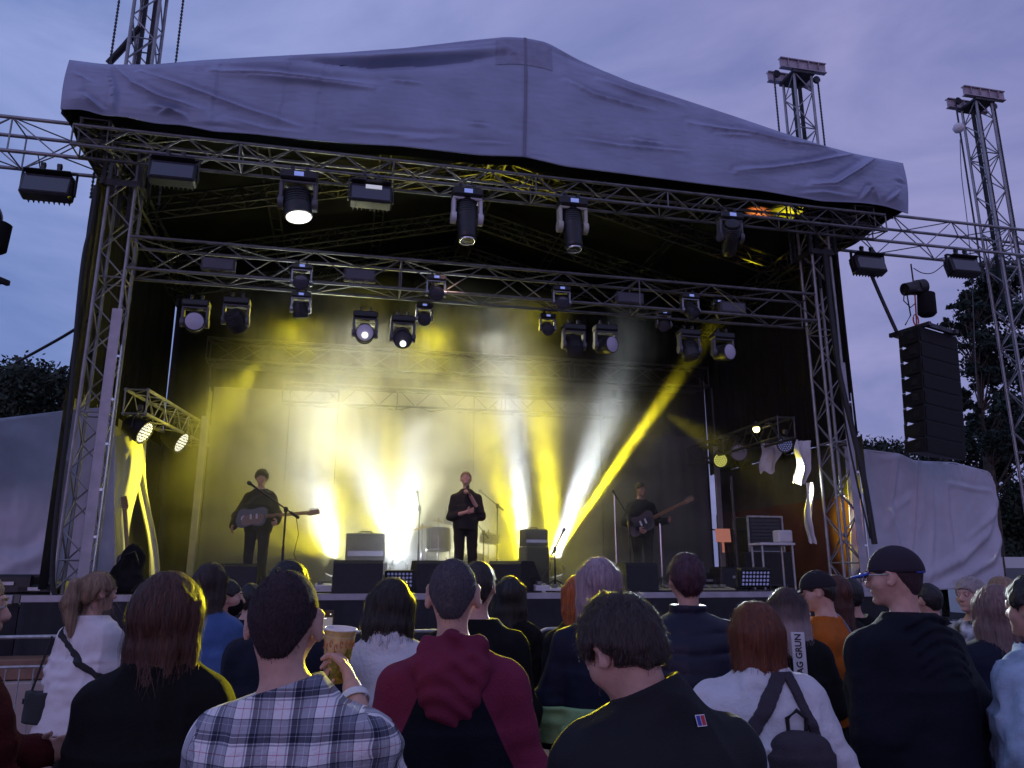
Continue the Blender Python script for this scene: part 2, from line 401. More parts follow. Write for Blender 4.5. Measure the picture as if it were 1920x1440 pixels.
u0t, u1t = tu[0, 0], tu[-1, 0]; u0b, u1b = bu[0, 0], bu[-1, 0]
ut = u0t+(u1t-u0t)*s; ub = u0b+(u1b-u0b)*s
ztp = np.interp(ut, tu[:, 0], tu[:, 1]); zbt = np.interp(ub, bu[:, 0], bu[:, 1])
def smooth1(a, k=5):
    kk = np.ones(k)/k; return np.convolve(np.pad(a, k//2, mode='edge'), kk, 'valid')
ztp = smooth1(ztp, 9); zbt = smooth1(zbt, 9)
tt = np.linspace(0, 1, NR)[:, None]
U = ub[None]*(1-tt)+ut[None]*tt; Zc = zbt[None]*(1-tt)+ztp[None]*tt
creases = [  # polyline in photo pixels, half width (m), depth (m)
 ([(215,130),(250,165),(300,190),(380,212)],.06,.10), ([(265,140),(360,175),(460,210),(560,240)],.06,.09),
 ([(560,115),(700,125),(830,118),(945,107)],.11,-.20), ([(400,140),(520,148),(640,160),(700,166)],.09,.14), ([(820,91),(880,88),(940,80)],.04,.06),
 ([(470,150),(560,158),(700,172)],.05,.07), ([(730,155),(790,160)],.035,.05), ([(160,186),(195,214)],.05,.10), ([(285,205),(345,222)],.05,.09),
 ([(205,140),(214,175),(212,215)],.07,.07), ([(350,238),(420,240),(470,250)],.05,-.05), ([(750,262),(820,264)],.04,.05), ([(880,237),(915,239)],.03,.05),
 ([(880,268),(960,272)],.03,.05), ([(1035,97),(1100,122),(1165,144)],.06,-.12), ([(1060,155),(1110,182),(1180,200),(1230,210)],.05,.08), ([(1120,152),(1200,180),(1280,200)],.06,.08),
 ([(1290,235),(1400,255),(1480,275),(1560,285)],.08,.12), ([(1340,255),(1400,262)],.05,.06), ([(1380,325),(1440,322),(1520,312),(1610,292)],.07,.12),
 ([(1520,352),(1560,352),(1600,328),(1640,300)],.09,.14), ([(1612,380),(1625,358),(1645,382)],.05,.10), ([(1660,383),(1680,365)],.05,.09), ([(1670,345),(1700,352)],.05,-.06),
 ([(640,248),(760,258),(860,263)],.06,.05), ([(1080,262),(1160,275),(1290,288)],.04,.05), ([(1180,262),(1200,268),(1240,272)],.03,.05), ([(955,306),(1000,292),(1040,300)],.03,-.06),
 ([(130,135),(150,150),(170,160)],.05,.05), ([(300,218),(330,213),(350,225)],.04,.07), ([(420,225),(500,245),(570,252)],.05,.05), ([(1490,366),(1540,366),(1600,374)],.05,.06),
]
D = np.zeros_like(U)
for pl, wd, dep in creases:
    q = np.array([onv(x, y, FV) for x, y in pl]); best = np.full(U.shape, 9.0); along = np.zeros_like(U); sgn = np.zeros_like(U)
    Ls = np.r_[0, np.cumsum(np.linalg.norm(np.diff(q, axis=0), axis=1))]
    for i in range(len(q)-1):
        ax, az = q[i]; bx, bz = q[i+1]; dx, dz = bx-ax, bz-az; l2 = dx*dx+dz*dz
        t_ = np.clip(((U-ax)*dx+(Zc-az)*dz)/l2, 0, 1); ex = U-ax-t_*dx; ez = Zc-az-t_*dz; dd = np.hypot(ex, ez)
        m_ = dd < best; best = np.where(m_, dd, best); along = np.where(m_, (Ls[i]+t_*(Ls[i+1]-Ls[i]))/Ls[-1], along)
        sgn = np.where(m_, np.sign(dx*ez-dz*ex), sgn)
    x = best*sgn/(wd*.72); taper = np.sin(np.pi*np.clip(along, 0.04, .96))**.6
    prof = np.exp(-x*x)*np.where(x > 0, 1.0, 0.55) - 0.5*np.exp(-(x-1.6)**2)
    D += dep*0.78*prof*taper
pp = np.stack([U*0.9, Zc*2.2, U*0], -1)
D += .030*vnoise(pp, .8, 3)+.006*vnoise(pp, 2.6, 4)+.0035*vnoise(pp*np.array([1, 2, 1]), 7, 5)+.0012*vnoise(pp, 19, 6)
belly = .05*np.sin(np.pi*tt)*(1+0*U); edge = np.clip(np.minimum(s, 1-s)[None]*60, 0, 1)
P = np.stack([U, -(D*edge*np.clip(tt*6, 0.12, 1)*np.clip((1-tt)*10, .1, 1)) - belly, Zc], -1)
front = gridmesh('gable_sheet', P, M_PVC, canopy)
mo = front.modifiers.new('thickness', 'SOLIDIFY'); mo.thickness = 0.012; mo.offset = -1
# seam strip & patch at apex
us, _ = onv(985, 200, FV); mb = MB(); mb.box((us, -.125, 8.3), (.012, .01, .9)); 
# back sheets: side skirts, slopes, lining
DEP = 6.95
def slope(name, uA, zA, uB, zB, y0, y1, m, sag=.10, n=60):
    a = np.linspace(0, 1, n)[None]; b = np.linspace(0, 1, 40)[:, None]
    X = uA+(uB-uA)*a+0*b; Y = y0+(y1-y0)*b+0*a; Zz = zA+(zB-zA)*a-sag*np.sin(np.pi*a)*(1+.3*np.sin(b*12))+0*b
    return gridmesh(name, np.stack([X, Y, Zz], -1), m, canopy)
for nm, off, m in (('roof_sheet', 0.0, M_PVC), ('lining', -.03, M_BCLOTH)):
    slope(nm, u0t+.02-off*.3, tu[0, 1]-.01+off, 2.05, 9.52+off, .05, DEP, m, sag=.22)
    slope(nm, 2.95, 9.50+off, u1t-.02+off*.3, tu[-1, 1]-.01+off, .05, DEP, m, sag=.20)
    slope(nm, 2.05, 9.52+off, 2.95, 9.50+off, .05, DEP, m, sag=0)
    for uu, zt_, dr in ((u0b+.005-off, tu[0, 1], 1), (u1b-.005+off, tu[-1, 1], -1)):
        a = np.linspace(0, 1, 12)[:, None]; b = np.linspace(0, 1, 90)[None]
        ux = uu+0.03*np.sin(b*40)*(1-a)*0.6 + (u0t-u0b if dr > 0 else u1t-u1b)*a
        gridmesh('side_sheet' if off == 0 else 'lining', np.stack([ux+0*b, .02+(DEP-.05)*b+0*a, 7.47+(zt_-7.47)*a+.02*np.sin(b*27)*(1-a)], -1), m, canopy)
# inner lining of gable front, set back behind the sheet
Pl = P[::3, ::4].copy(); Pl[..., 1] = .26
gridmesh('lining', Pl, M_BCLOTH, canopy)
mb = MB(); mb.prism([(-3.85, 7.3), (8.85, 7.3), (8.85, 8.4), (2.95, 9.65), (2.05, 9.67), (-3.85, 8.4)], .02, Matrix.Translation((0, DEP-.08, 0)))
mb.build('back_gable', M_BCLOTH, canopy)
# seam + reinforcement patch on the apex
ci = int(np.argmin(np.abs(s*(u1t-u0t)+u0t-us)))
for c_i, w_ in ((ci, 1),):
    sv = P[:, c_i-w_:c_i+w_+1].copy(); sv[..., 1] -= .010; gridmesh('seam', sv, mat('seam_tape', (.20, .21, .30), .6), canopy)
pa_, pb_ = [int(np.argmin(np.abs(s*(u1t-u0t)+u0t-onv(x_, 90, FV)[0]))) for x_ in (928, 1036)]
sv = P[int(NR*.74):NR-2, pa_:pb_].copy(); sv[..., 1] -= .007; gridmesh('apex_patch', sv, mat('patch_pvc', (.27, .29, .41), .6, noise=.08), canopy)


# ------------------------------------------------------------------ black surround of the stage
def drape(name, A, B, z0, z1, m, label, cat='curtain', amp=.03, freq=9.0, rows=8, group=None, top=None, seed=1, cols=None, botf=None):
    """hanging cloth between stage points A,B (u,v); real pleats, own object"""
    a = W(A[0], A[1], 0); b = W(B[0], B[1], 0); d = b-a; Ln = d.length; d.normalize(); n = Vector((-d.y, d.x, 0))
    C = cols or max(40, int(Ln*40)); x = np.linspace(0, Ln, C)[None]; t = np.linspace(0, 1, rows)[:, None]
    zt = top(x/Ln) if top else z1; zb = botf(x/Ln) if botf else z0
    Zz = zb + (zt-zb)*t + 0*x
    rs_ = np.random.RandomState(seed); ph = rs_.rand(4)*6
    off = amp*(np.sin(x*freq+ph[0]+1.5*np.sin(x*1.3+ph[1]))+.5*np.sin(x*freq*2.3+ph[2]+t*2))*(1.1-.4*t)
    PP = np.stack([x*d.x+off*n.x, x*d.y+off*n.y, Zz], -1)
    o = gridmesh(name, PP, m); o.location = a; tag(o, label, cat, group); return o
drape('backdrop_curtain', (-3.6, 16.45), (8.3, 16.45), DZ, 7.6, M_BCLOTH, 'black curtain closing the rear of the stage', amp=.04)
drape('side_curtain', (-3.62, 10.98), (-3.62, 16.4), 4.0, 7.45, M_BCLOTH, 'black side curtain above the left wing', amp=.03, group='side curtains')
drape('side_curtain', (8.28, 10.98), (8.28, 16.4), 3.9, 7.45, M_BCLOTH, 'black side curtain above the right wing', amp=.03, group='side curtains')
drape('side_curtain', (-3.52, 10.62), (-3.52, 10.96), 1.5, 6.9, M_SKIRT, 'narrow black cloth hanging down the outer side of the left tower', amp=.012, freq=20, group='side curtains')
# left wing tarp wall (white, catches yellow light), right wing brown tent wall
M_TW2 = mat('cream_tarpaulin', (0.38, 0.38, 0.36), .45, noise=.12, nscale=1.5, bump=.2, bscale=5)
drape('wing_tarp', (-3.60, 11.1), (-3.45, 16.3), DZ, 3.15, M_TW2, 'pale tarpaulin wall beside the left wing, lower sheet', amp=.02, freq=3, group='wing tarpaulins')
drape('wing_tarp', (-3.66, 11.1), (-3.55, 16.3), 3.10, 4.15, M_TW2, 'pale tarpaulin wall beside the left wing, upper sheet with a slanting seam', amp=.015, freq=4, group='wing tarpaulins', seed=3)
M_TENT = mat('brown_tent_cloth', (0.16, 0.06, 0.03), .8, noise=.2, nscale=2)
drape('wing_tent', (8.5, 11.4), (8.4, 16.4), .4, 3.0, M_TENT, 'brown tent wall behind the equipment in the right wing', amp=.03, freq=4, group=None)
drape('wing_tent', (8.52, 11.2), (8.44, 16.4), 3.0, 3.95, mat('olive_tent_cloth', (.10, .095, .06), .7, noise=.2), 'olive cloth strip above the brown tent wall, right wing', amp=.03, freq=4)

# scrim backdrop on stage with poles
SV = 15.15
M_SCRIM = mat('grey_backcloth', (0.34, 0.34, 0.35), .85, noise=.08, nscale=1.5, bump=.15, bscale=30)
sc_ = empty('backdrop', W(-2.5, SV, DZ), YAW); tag(sc_, 'grey cloth backdrop of tall panels behind the band', 'backdrop')
x0 = 0.0
for k, (wd, zh) in enumerate(((1.42, 3.7), (.92, 3.7), (2.7, 3.75), (2.7, 3.75), (1.1, 3.6), (1.28, 3.1))):
    xs = np.linspace(x0+.01, x0+wd-.01, 40)[None]; t = np.linspace(0, 1, 6)[:, None]
    PP = np.stack([xs+0*t, .012*np.sin(xs*9+t*2)+.008*np.sin(xs*23)+0*t + (0.02 if k % 2 else 0), .02+zh*t+0*xs], -1)
    gridmesh('panel', PP, M_SCRIM if k < 4 else mat('dark_backcloth', (.10, .10, .12), .85, noise=.1), sc_)
    x0 += wd
mb = MB(); mb.box((5.0, .3, 4.2), (10.2, .02, .1)); mb.build('top_rail', M_STEEL, sc_)
for (px, pt, pb, pw, lb) in ((385, 700, 1062, .11, 'left'), (1340, 745, 1082, .11, 'right')):
    v = 13.9 if lb == 'left' else 15.0
    u, z = onv(px, pt, v); ub_, _ = onv(365 if lb == 'left' else 1352, pb, v)
    r0 = empty('pole', W((u+ub_)/2, v, DZ), YAW)
    mb = MB(); mb.box((0, 0, 1.45), (pw, .06, 2.9), bev=.008); mb.build('lower_tube', M_ALU2, r0)
    mb = MB(); mb.cyl((0, 0, 2.9), (0, 0, z-DZ+.2), .028, n=10); mb.build('upper_tube', M_STEEL, r0, smooth=40)
    mb = MB(); mb.box((0, 0, .02), (.4, .4, .03)); mb.build('foot_plate', M_STEEL, r0)
    tag(r0, f'grey upright pole at the {lb} edge of the backdrop', 'pole', 'backdrop poles')
# side return panels next to poles
drape('return_curtain', (-2.35, 13.95), (-2.5, 15.1), DZ+.05, 4.9, mat('grey_gauze', (.20, .20, .19), .9), 'grey gauze return beside the left backdrop pole', amp=.02, freq=7)

# ------------------------------------------------------------------ outer wing tarps
def tarp(name, pts_top, pts_bot, v, m, label, folds, v1=None, n=220, r=60):
    t_ = np.array([onv(x, y, v) for x, y in pts_top]); b_ = np.array([onv(x, y, v) for x, y in pts_bot])
    s_ = np.linspace(0, 1, n); ut_ = t_[0, 0]+(t_[-1, 0]-t_[0, 0])*s_; ub_ = b_[0, 0]+(b_[-1, 0]-b_[0, 0])*s_
    zt_ = np.interp(ut_, t_[:, 0], t_[:, 1]); zb_ = np.interp(ub_, b_[:, 0], b_[:, 1]); a = np.linspace(0, 1, r)[:, None]
    U_ = ub_[None]*(1-a)+ut_[None]*a; Z_ = zb_[None]*(1-a)+zt_[None]*a; D_ = np.zeros_like(U_)
    for pl, wd, dep in folds:
        q = np.array([onv(x, y, v) for x, y in pl]); best = np.full(U_.shape, 9.0); sg = np.zeros_like(U_); al = np.zeros_like(U_)
        Ls = np.r_[0, np.cumsum(np.linalg.norm(np.diff(q, axis=0), axis=1))]
        for i in range(len(q)-1):
            ax, az = q[i]; bx, bz = q[i+1]; dx, dz = bx-ax, bz-az
            tt_ = np.clip(((U_-ax)*dx+(Z_-az)*dz)/(dx*dx+dz*dz), 0, 1); ex = U_-ax-tt_*dx; ez = Z_-az-tt_*dz; dd = np.hypot(ex, ez)
            mk = dd < best; best = np.where(mk, dd, best); sg = np.where(mk, np.sign(dx*ez-dz*ex), sg); al = np.where(mk, (Ls[i]+tt_*(Ls[i+1]-Ls[i]))/Ls[-1], al)
        x_ = best*sg/wd; D_ += dep*.42*(np.exp(-x_*x_)-.5*np.exp(-(x_-1.7)**2))*np.sin(np.pi*np.clip(al, .06, .94))**.5
    q3 = np.stack([U_*1.5, Z_, 0*U_], -1)
    D_ += .03*vnoise(q3, 1.1, 8)+.012*vnoise(q3*np.array([2.5, 1, 1]), 1.7, 9)+.005*vnoise(q3, 9, 10)
    root = empty(name, W(0, v, 0), YAW); tag(root, label, 'tarpaulin')
    o = gridmesh('sheet', np.stack([U_, -D_, Z_], -1), m, root)
    mo = o.modifiers.new('thickness', 'SOLIDIFY'); mo.thickness = .01
    mb = MB(); mb.tube([(U_[-1, i], .03, Z_[-1, i]) for i in range(0, n, 6)], .02, n=6); mb.build('top_hem', m, root, smooth=60)
    return root
tarp('tarpaulin_screen', [(-260, 812), (0, 786), (150, 768), (215, 764)], [(-260, 1085), (0, 1085), (150, 1090), (215, 1092)], 11.3, M_TARPW,
     'large pale tarpaulin screen left of the stage beside the left tower', [([(-20, 1078), (60, 1050), (100, 1010)], .10, .10), ([(-30, 800), (60, 830), (110, 880)], .12, .05), ([(-100, 1040), (40, 1045), (110, 1040)], .08, .07)])
tarp('tarpaulin_screen', [(1583, 838), (1600, 841), (1690, 852), (1712, 864), (1735, 866), (1790, 868), (1858, 886), (1868, 910)], [(1600, 1108), (1700, 1108), (1760, 1106), (1885, 1102)], 11.6, M_TARPW,
     'pale wrinkled tarpaulin screen with a torn top corner right of the stage',
     [([(1655, 860), (1680, 860), (1668, 960), (1690, 1040)], .06, .12), ([(1715, 868), (1712, 980), (1706, 1100)], .04, .14), ([(1722, 870), (1722, 980)], .05, -.08), ([(1780, 905), (1830, 918), (1858, 920)], .04, .10),
      ([(1868, 940), (1850, 1000), (1800, 1050), (1740, 1080)], .09, .20), ([(1880, 1000), (1860, 1050), (1800, 1085)], .08, .18), ([(1775, 870), (1778, 960), (1790, 1050)], .05, .09), ([(1660, 990), (1680, 950), (1710, 930)], .06, .10),
      ([(1800, 872), (1805, 905)], .03, .05), ([(1830, 878), (1826, 905)], .03, .05), ([(1620, 850), (1632, 960), (1640, 1080)], .05, .05), ([(1865, 960), (1845, 980), (1815, 1010)], .05, .10), ([(1745, 880), (1750, 1000), (1745, 1090)], .05, .06)])
# ------------------------------------------------------------------ lamps and rigging
def rot_to(d, up=(0, 0, 1)):
    """3x3 whose local -Z... +Z axis points along d"""
    d = Vector(d).normalized(); u = Vector(up)
    if abs(d.dot(u)) > .97: u = Vector((0, 1, 0))
    x = u.cross(d).normalized(); y = d.cross(x)
    return Matrix((x, y, d)).transposed()
M_DISP = mat('display_glow', (.1, .12, .3), .3, emit=(.30, .38, .95), estr=.55)
M_TAGW = mat('glowing_label', (.8, .8, .8), .5, emit=(.8, .85, .9), estr=.35)  # label plate given a faint glow to look lit
M_DOTS = mat('led_dots', (.25, .25, .35), .2, emit=(.35, .4, 1.0), estr=.18)
M_DOTW = mat('led_dots_sparkle', (.8, .8, .7), .2, emit=(1, .98, .8), estr=.9)  # sparkle reflected by the diodes put in as glow
M_DOTY = mat('led_dots_yellow', (.8, .8, .3), .2, emit=(.85, .85, .15), estr=.9)
M_LIT = mat('lit_lens', (.9, .9, .9), .2, emit=(1, 1, .93), estr=1.6)
M_LITY = mat('lit_lamp_warm', (.9, .8, .5), .2, emit=(1, .85, .35), estr=5)
M_ARM = mat('yoke_paint', (.10, .10, .11), .35, noise=.1)
def clampmb(mb, s=1.0, h=.07):
    mb.box((0, 0, -h+.01*s), (.22*s, .05*s, .02*s))
    for x in (-.08, .08):
        mb.box((x*s, 0, -h/2), (.035*s, .05*s, h)); mb.lathe([(.03*s, -.02*s), (.03*s, .02*s)], (x*s, 0, 0.01), (1, 0, 0), n=10)
def moving_head(P, label, d=(0, -.15, -1), s=1.0, lens='ring', wide=False, name='moving_light', drop=0.0, group='moving head lamps', disp=True, yokem=None, yaw=YAW, up=False):
    root = empty(name, P, yaw)
    if up: root.rotation_euler = (math.pi, 0, yaw)
    mb = MB(); clampmb(mb, s)
    if drop: mb.cyl((0, 0, 0), (0, 0, -drop), .018, n=8)
    mb.build('clamp', M_STEEL, root)
    z0 = -drop-.06*s
    bw = .36*s if not wide else .40*s
    mb = MB(); mb.box((0, 0, z0-.055*s), (bw, .24*s, .11*s), bev=.02*s); mb.build('base', M_BLK, root)
    if disp:
        mb = MB(); mb.box((.0, -.122*s, z0-.055*s), (.10*s, .006, .05*s)); mb.build('display', M_DISP, root)
    hc = Vector((0, 0, z0-.36*s)); ar = bw/2-.02*s
    mb = MB(); mb.box((0, 0, z0-.125*s), (bw*.98, .15*s, .035*s), bev=.01*s)
    for x in (-1, 1):
        mb.box((x*ar, 0, z0-.25*s), (.045*s, .13*s, .26*s), bev=.012*s); mb.lathe([(.075*s, -.03*s), (.075*s, .03*s)], (x*ar, 0, hc.z), (1, 0, 0), n=16)
    mb.build('yoke', yokem or M_ARM, root, smooth=35)
    M = rot_to(d); q = Vector(d).normalized()
    if wide: prof = [(.06, -.17), (.12, -.16), (.145, -.10), (.15, .02), (.155, .12), (.15, .16), (.12, .165)]; rl, zl = .135, .16
    else: prof = [(.05, -.26), (.10, -.25), (.12, -.16), (.125, -.02), (.115, .02), (.12, .05), (.11, .20), (.115, .26), (.10, .29), (.085, .30)]; rl, zl = .088, .285
    prof = [(r*s, h*s) for r, h in prof]
    mb = MB(); mb.lathe(prof, hc, q, n=22)
    for k in range(6):   # cooling fins
        hz = (-.21+.03*k)*s if not wide else (-.14+.03*k)*s
        mb.lathe([((.118 if not wide else .148)*s, hz), ((.128 if not wide else .156)*s, hz+.006*s), ((.118 if not wide else .148)*s, hz+.012*s)], hc, q, n=18, caps=False)
    mb.build('head', M_BLK, root, smooth=40)
    lc = hc+q*(zl*s)
    if lens == 'ring':
        mb = MB(); x = M @ Vector((1, 0, 0)); y = M @ Vector((0, 1, 0))
        mb.tube([lc+q*.012*s+(x*math.cos(a)+y*math.sin(a))*rl*s for a in np.linspace(0, 2*math.pi, 24, endpoint=False)], .012*s, n=6, closed=True)
        mb.build('lens_ring', M_CHROME, root, smooth=60)
        mb = MB(); mb.lathe([(rl*s, 0), (rl*.7*s, .012*s), (0.001, .02*s)], lc, q, n=20); mb.build('lens', M_LENSD, root, smooth=60)
    else:
        lm = {'frost': M_LENS, 'lit': M_LIT, 'dark': M_LENSD}[lens]
        mb = MB(); mb.lathe([(rl*s, -.01*s), (rl*.98*s, .008*s), (rl*.6*s, .02*s), (0.001, .026*s)], lc, q, n=24); mb.build('lens', lm, root, smooth=60)
    return tag(root, label, 'stage lamp', group)
def hang(px, py, v): u, z = onv(px, py, v); return W(u, v, z)

# front truss lamps
h1 = hang(563, 318, FV-.03); moving_head(h1, 'big black wash lamp with a white lens made to glow on the front truss', d=(.12, -.10, -1), s=1.22, lens='lit', wide=True, group='lamps on the front truss')  # lens glow stands in for stage floor light reflected in it
h2 = hang(876, 350, FV-.03); moving_head(h2, 'long black moving lamp with white-lit yoke sides near the front truss middle', d=(.02, -.10, -1), s=1.18, group='lamps on the front truss', yokem=mat('white_lit_yoke', (.6, .6, .62), .3))  # white stage light on the yoke sides put into the paint
h3 = hang(1072, 368, FV-.03); moving_head(h3, 'long black moving lamp with a yellow-lit yoke, right of the front truss middle', d=(.03, -.08, -1), s=1.18, group='lamps on the front truss', yokem=mat('yellow_lit_yoke', (.5, .5, .4), .3))  # yellow stage light on this yoke put into its paint
h4 = hang(1366, 395, FV-.03); moving_head(h4, 'dim moving lamp turned away under the right end of the front truss', d=(.3, .9, -.5), s=1.05, lens='dark', group='lamps on the front truss')
def flood(P, label, s=1.0, yaw=YAW, tilt=-.25, dots=False, lit=False, group='flood lamps', stand=False, name='flood_light'):
    root = empty(name, P, yaw)
    mb = MB()
    if not stand: clampmb(mb, s, .10); mb.build('clamp', M_STEEL, root)
    zc = -.26*s if not stand else .20*s
    Rm = Matrix.Rotation(tilt, 3, 'X'); c = Vector((0, 0, zc))
    mb = MB()
    for x in (-1, 1): mb.box((x*.265*s, 0, zc+(.06*s if not stand else -.06*s)), (.012, .05*s, .26*s))
    mb.box((0, 0, zc+(.19*s if not stand else -.19*s)), (.54*s, .05*s, .012)); mb.build('bracket', M_STEEL, root)
    mb = MB(); mb.box(c, (.50*s, .16*s, .27*s), Rm, bev=.02*s)
    for k in range(9): mb.box(c+Rm @ Vector(((-.2+.05*k)*s, .095*s, 0)), (.008, .05*s, .24*s), Rm)
    mb.box(c+Rm @ Vector((0, -.10*s, .135*s)), (.46*s, .09*s, .012), Rm); mb.build('housing', M_BLK, root)
    mb = MB()
    if dots:
        for i in range(8):
            for j in range(4):
                p = c+Rm @ Vector(((-.2+.057*i)*s, -.083*s, (-.085+.057*j)*s)); mb.lathe([(.021*s, 0), (.016*s, .008), (0.001, .012)], p, Rm @ Vector((0, -1, 0)), n=8)
        mb.build('led_grid', M_DOTS, root, smooth=60)
    else:
        mb.box(c+Rm @ Vector((0, -.082*s, 0)), (.44*s, .008, .21*s), Rm); mb.build('glass', M_LENSD, root)
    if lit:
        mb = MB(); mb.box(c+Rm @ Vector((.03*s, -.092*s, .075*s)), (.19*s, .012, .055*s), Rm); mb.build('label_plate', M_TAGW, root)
    return tag(root, label, 'flood light', group)
flood(hang(330, 288, FV-.03), 'dark rectangular flood lamp under the far left of the front truss', 1.15)
flood(hang(697, 332, FV-.03), 'rectangular flood lamp with a white plate, between two moving lamps on the front truss', 1.15, lit=True)
flood(hang(97, 312, 10.5), 'rectangular flood lamp hanging from the left loudspeaker beam', 1.25)
flood(hang(1624, 467, 10.5), 'rectangular flood lamp nearer the canopy under the right loudspeaker beam', 1.15)
flood(hang(1800, 472, 10.5), 'rectangular flood lamp beside the freestanding tower under the right loudspeaker beam', 1.15)
# panels inside the mid truss
M_PANEL = mat('grey_blue_panel', (.06, .06, .075), .6)
for i, (px, py, lb) in enumerate(((410, 497, 'leftmost'), (675, 517, 'second'), (1180, 560, 'third'), (1372, 578, 'rightmost'))):
    r0 = empty('strobe_panel', hang(px, py, 10.85), YAW)
    mb = MB(); mb.box((0, 0, 0), (.46, .10, .19), bev=.01); mb.build('housing', M_PANEL, r0)
    mb = MB(); mb.box((0, -.055, 0), (.40, .008, .14)); mb.build('face', mat('panel_face', (.10, .10, .13), .4), r0)
    tag(r0, f'{lb} of the four flat grey lamp panels sitting inside the lighting truss', 'lamp panel', 'panels inside the lighting truss')
# small moving heads on mid truss
MV = 10.53
for (px, py, sc, d, lb) in ((568, 492, .84, (0, -1, -.35), 'upper small moving lamp over its twin, left part of the lighting truss'), (566, 545, .78, (.1, .3, -1), 'lower small moving lamp with a yellow glint, left part of the lighting truss'),
        (818, 513, .84, (.05, -1, -.45), 'small moving lamp left of the lighting truss middle'), (796, 566, .74, (0, -1, -.5), 'small moving lamp below the lighting truss, left of the middle'),
        (1052, 534, .80, (-.1, -1, -.4), 'small moving lamp right of the lighting truss middle'), (1026, 586, .74, (-.1, -1, -.5), 'small moving lamp under the lighting truss, just right of the middle'),
        (1292, 548, .84, (.3, -.6, -.8), 'small moving lamp lit yellow on its left side, right part of the lighting truss'), (1243, 580, .74, (-.4, -1, -.6), 'small moving lamp with pink glints, beside the yellow-lit one'),
        (1345, 560, .66, (.5, .4, -.6), 'dark small moving lamp behind the yellow-lit one')):
    moving_head(hang(px, py, MV if sc > .76 else 11.05), lb, d=d, s=sc*.86, wide=(sc > .7), lens='dark', group='small lamps on the lighting truss', yokem=mat('steel_yoke', (.35, .35, .36), .25, .8))
# round wash lamps below
for (px, py, d, ln, lb) in ((370, 566, (.15, -1, -.12), 'frost', 'round wash lamp with a pale lilac lens, leftmost under the lighting truss'), (446, 562, (.3, .6, -.6), 'dark', 'dark wash lamp turned away, second from the left under the lighting truss'),
        (686, 588, (.0, -1, -.18), 'frost', 'round lilac-lensed wash lamp just left of the one with a shining bulb'), (756, 596, (0, -1, -.55), 'dark', 'wash lamp with a shining bulb and a bright lower rim'),
        (1075, 612, (0, -.6, -1), 'dark', 'wash lamp with white glints tilted down, third from the right under the lighting truss'), (1134, 613, (.5, -1, -.1), 'frost', 'wash lamp turned to the right with a grey lens, near the white beam'),
        (1290, 622, (.1, -.3, -1), 'dark', 'wash lamp glowing yellow from below, right part of the lighting truss'), (1353, 628, (.35, -1, -.1), 'frost', 'wash lamp with a lilac lens at the right end of the lighting truss')):
    r0 = moving_head(hang(px, py-8, 10.70), lb, d=d, s=.88, wide=True, lens=ln, group='wash lamps under the lighting truss', disp=False, yokem=M_ARM)
    if 'bulb' in lb:
        mb = MB(); q = Vector(d).normalized(); mb.lathe([(.001, .15), (.035, .16), (.045, .18), (.035, .20), (.001, .205)], Vector((0, 0, -.06-.36*.98))+q*.02, q, n=14); mb.build('bulb', M_LIT, r0, smooth=60)
# round LED pars on wing trusses
def par(P, label, d, s=1.0, dots=None, drop=.1, group='round lamps over the wings'):
    root = empty('par_lamp', P, YAW)
    mb = MB(); mb.box((0, 0, -.02), (.06, .06, .08)); mb.cyl((0, 0, 0), (0, 0, -drop), .016, n=8)
    d = Vector(d).normalized(); hc = Vector((0, 0, -drop-.26*s)); sx = Vector((0, 0, 1)).cross(d).normalized()
    mb.build('clamp', M_STEEL, root)
    mb = MB(); pts = [hc+sx*(.21*s*math.cos(a))+Vector((0, 0, .27*s*math.sin(a))) for a in np.linspace(0, math.pi, 14)]
    mb.tube(pts, .014*s, n=6); mb.build('yoke', M_BLK, root, smooth=60)
    mb = MB(); mb.lathe([(r*s, h*s) for r, h in ((.04, -.20), (.12, -.19), (.15, -.12), (.17, .0), (.185, .10), (.19, .13), (.17, .13), (.165, .11))], hc, d, n=24); mb.build('head', M_BLK, root, smooth=40)
    M = rot_to(d); lc = hc+d*(.112*s)
    if dots is None:
        mb = MB(); mb.lathe([(.165*s, 0), (.12*s, .01), (.001, .014)], lc, d, n=24); mb.build('lens', mat('grey_lens', (.25, .26, .34), .3), root, smooth=60)
    else:
        mb = MB(); mb.lathe([(.165*s, 0), (.001, .002)], lc, d, n=24); mb.build('lens', M_LENSD, root)
        mb = MB()
        for ring, nn in ((0, 1), (.05, 6), (.095, 12), (.14, 18)):
            for k in range(nn):
                a = 2*math.pi*k/nn; p = lc+M @ Vector((ring*s*math.cos(a), ring*s*math.sin(a), .004)); mb.lathe([(.019*s, 0), (.014*s, .01), (.001, .013)], p, d, n=7)
        mb.build('led_ring', dots, root, smooth=60)
    return tag(root, label, 'stage lamp', group)
par(hang(264, 762, 11.6), 'round lamp with rows of bright diodes nearest the left tower, over the left wing', (1, -.22, -.55), .95, M_DOTW, drop=.08)
par(hang(333, 785, 13.2), 'round lamp with white and yellow diodes, second over the left wing', (1, -.22, -.55), 1.0, M_DOTW, drop=.08)
par(hang(1352, 838, 13.6), 'round lamp with yellow diodes beside the right backdrop pole', (-.9, -.9, -.2), .80, M_DOTY, drop=.05)
par(hang(1385, 822, 13.0), 'round lamp with a plain grey lens over the right wing', (-.7, -1, -.1), .85, None, drop=.05)
par(hang(1472, 808, 11.9), 'round lamp with dim diodes beside the yellow-lit cloth in the right wing', (-.8, -.8, -.1), .75, M_DOTS, drop=.05)
r0 = par(hang(1416, 792, 12.4), 'small lamp shining warm yellow under the right wing truss', (-.3, -1, -.1), .38, None, drop=.03); 
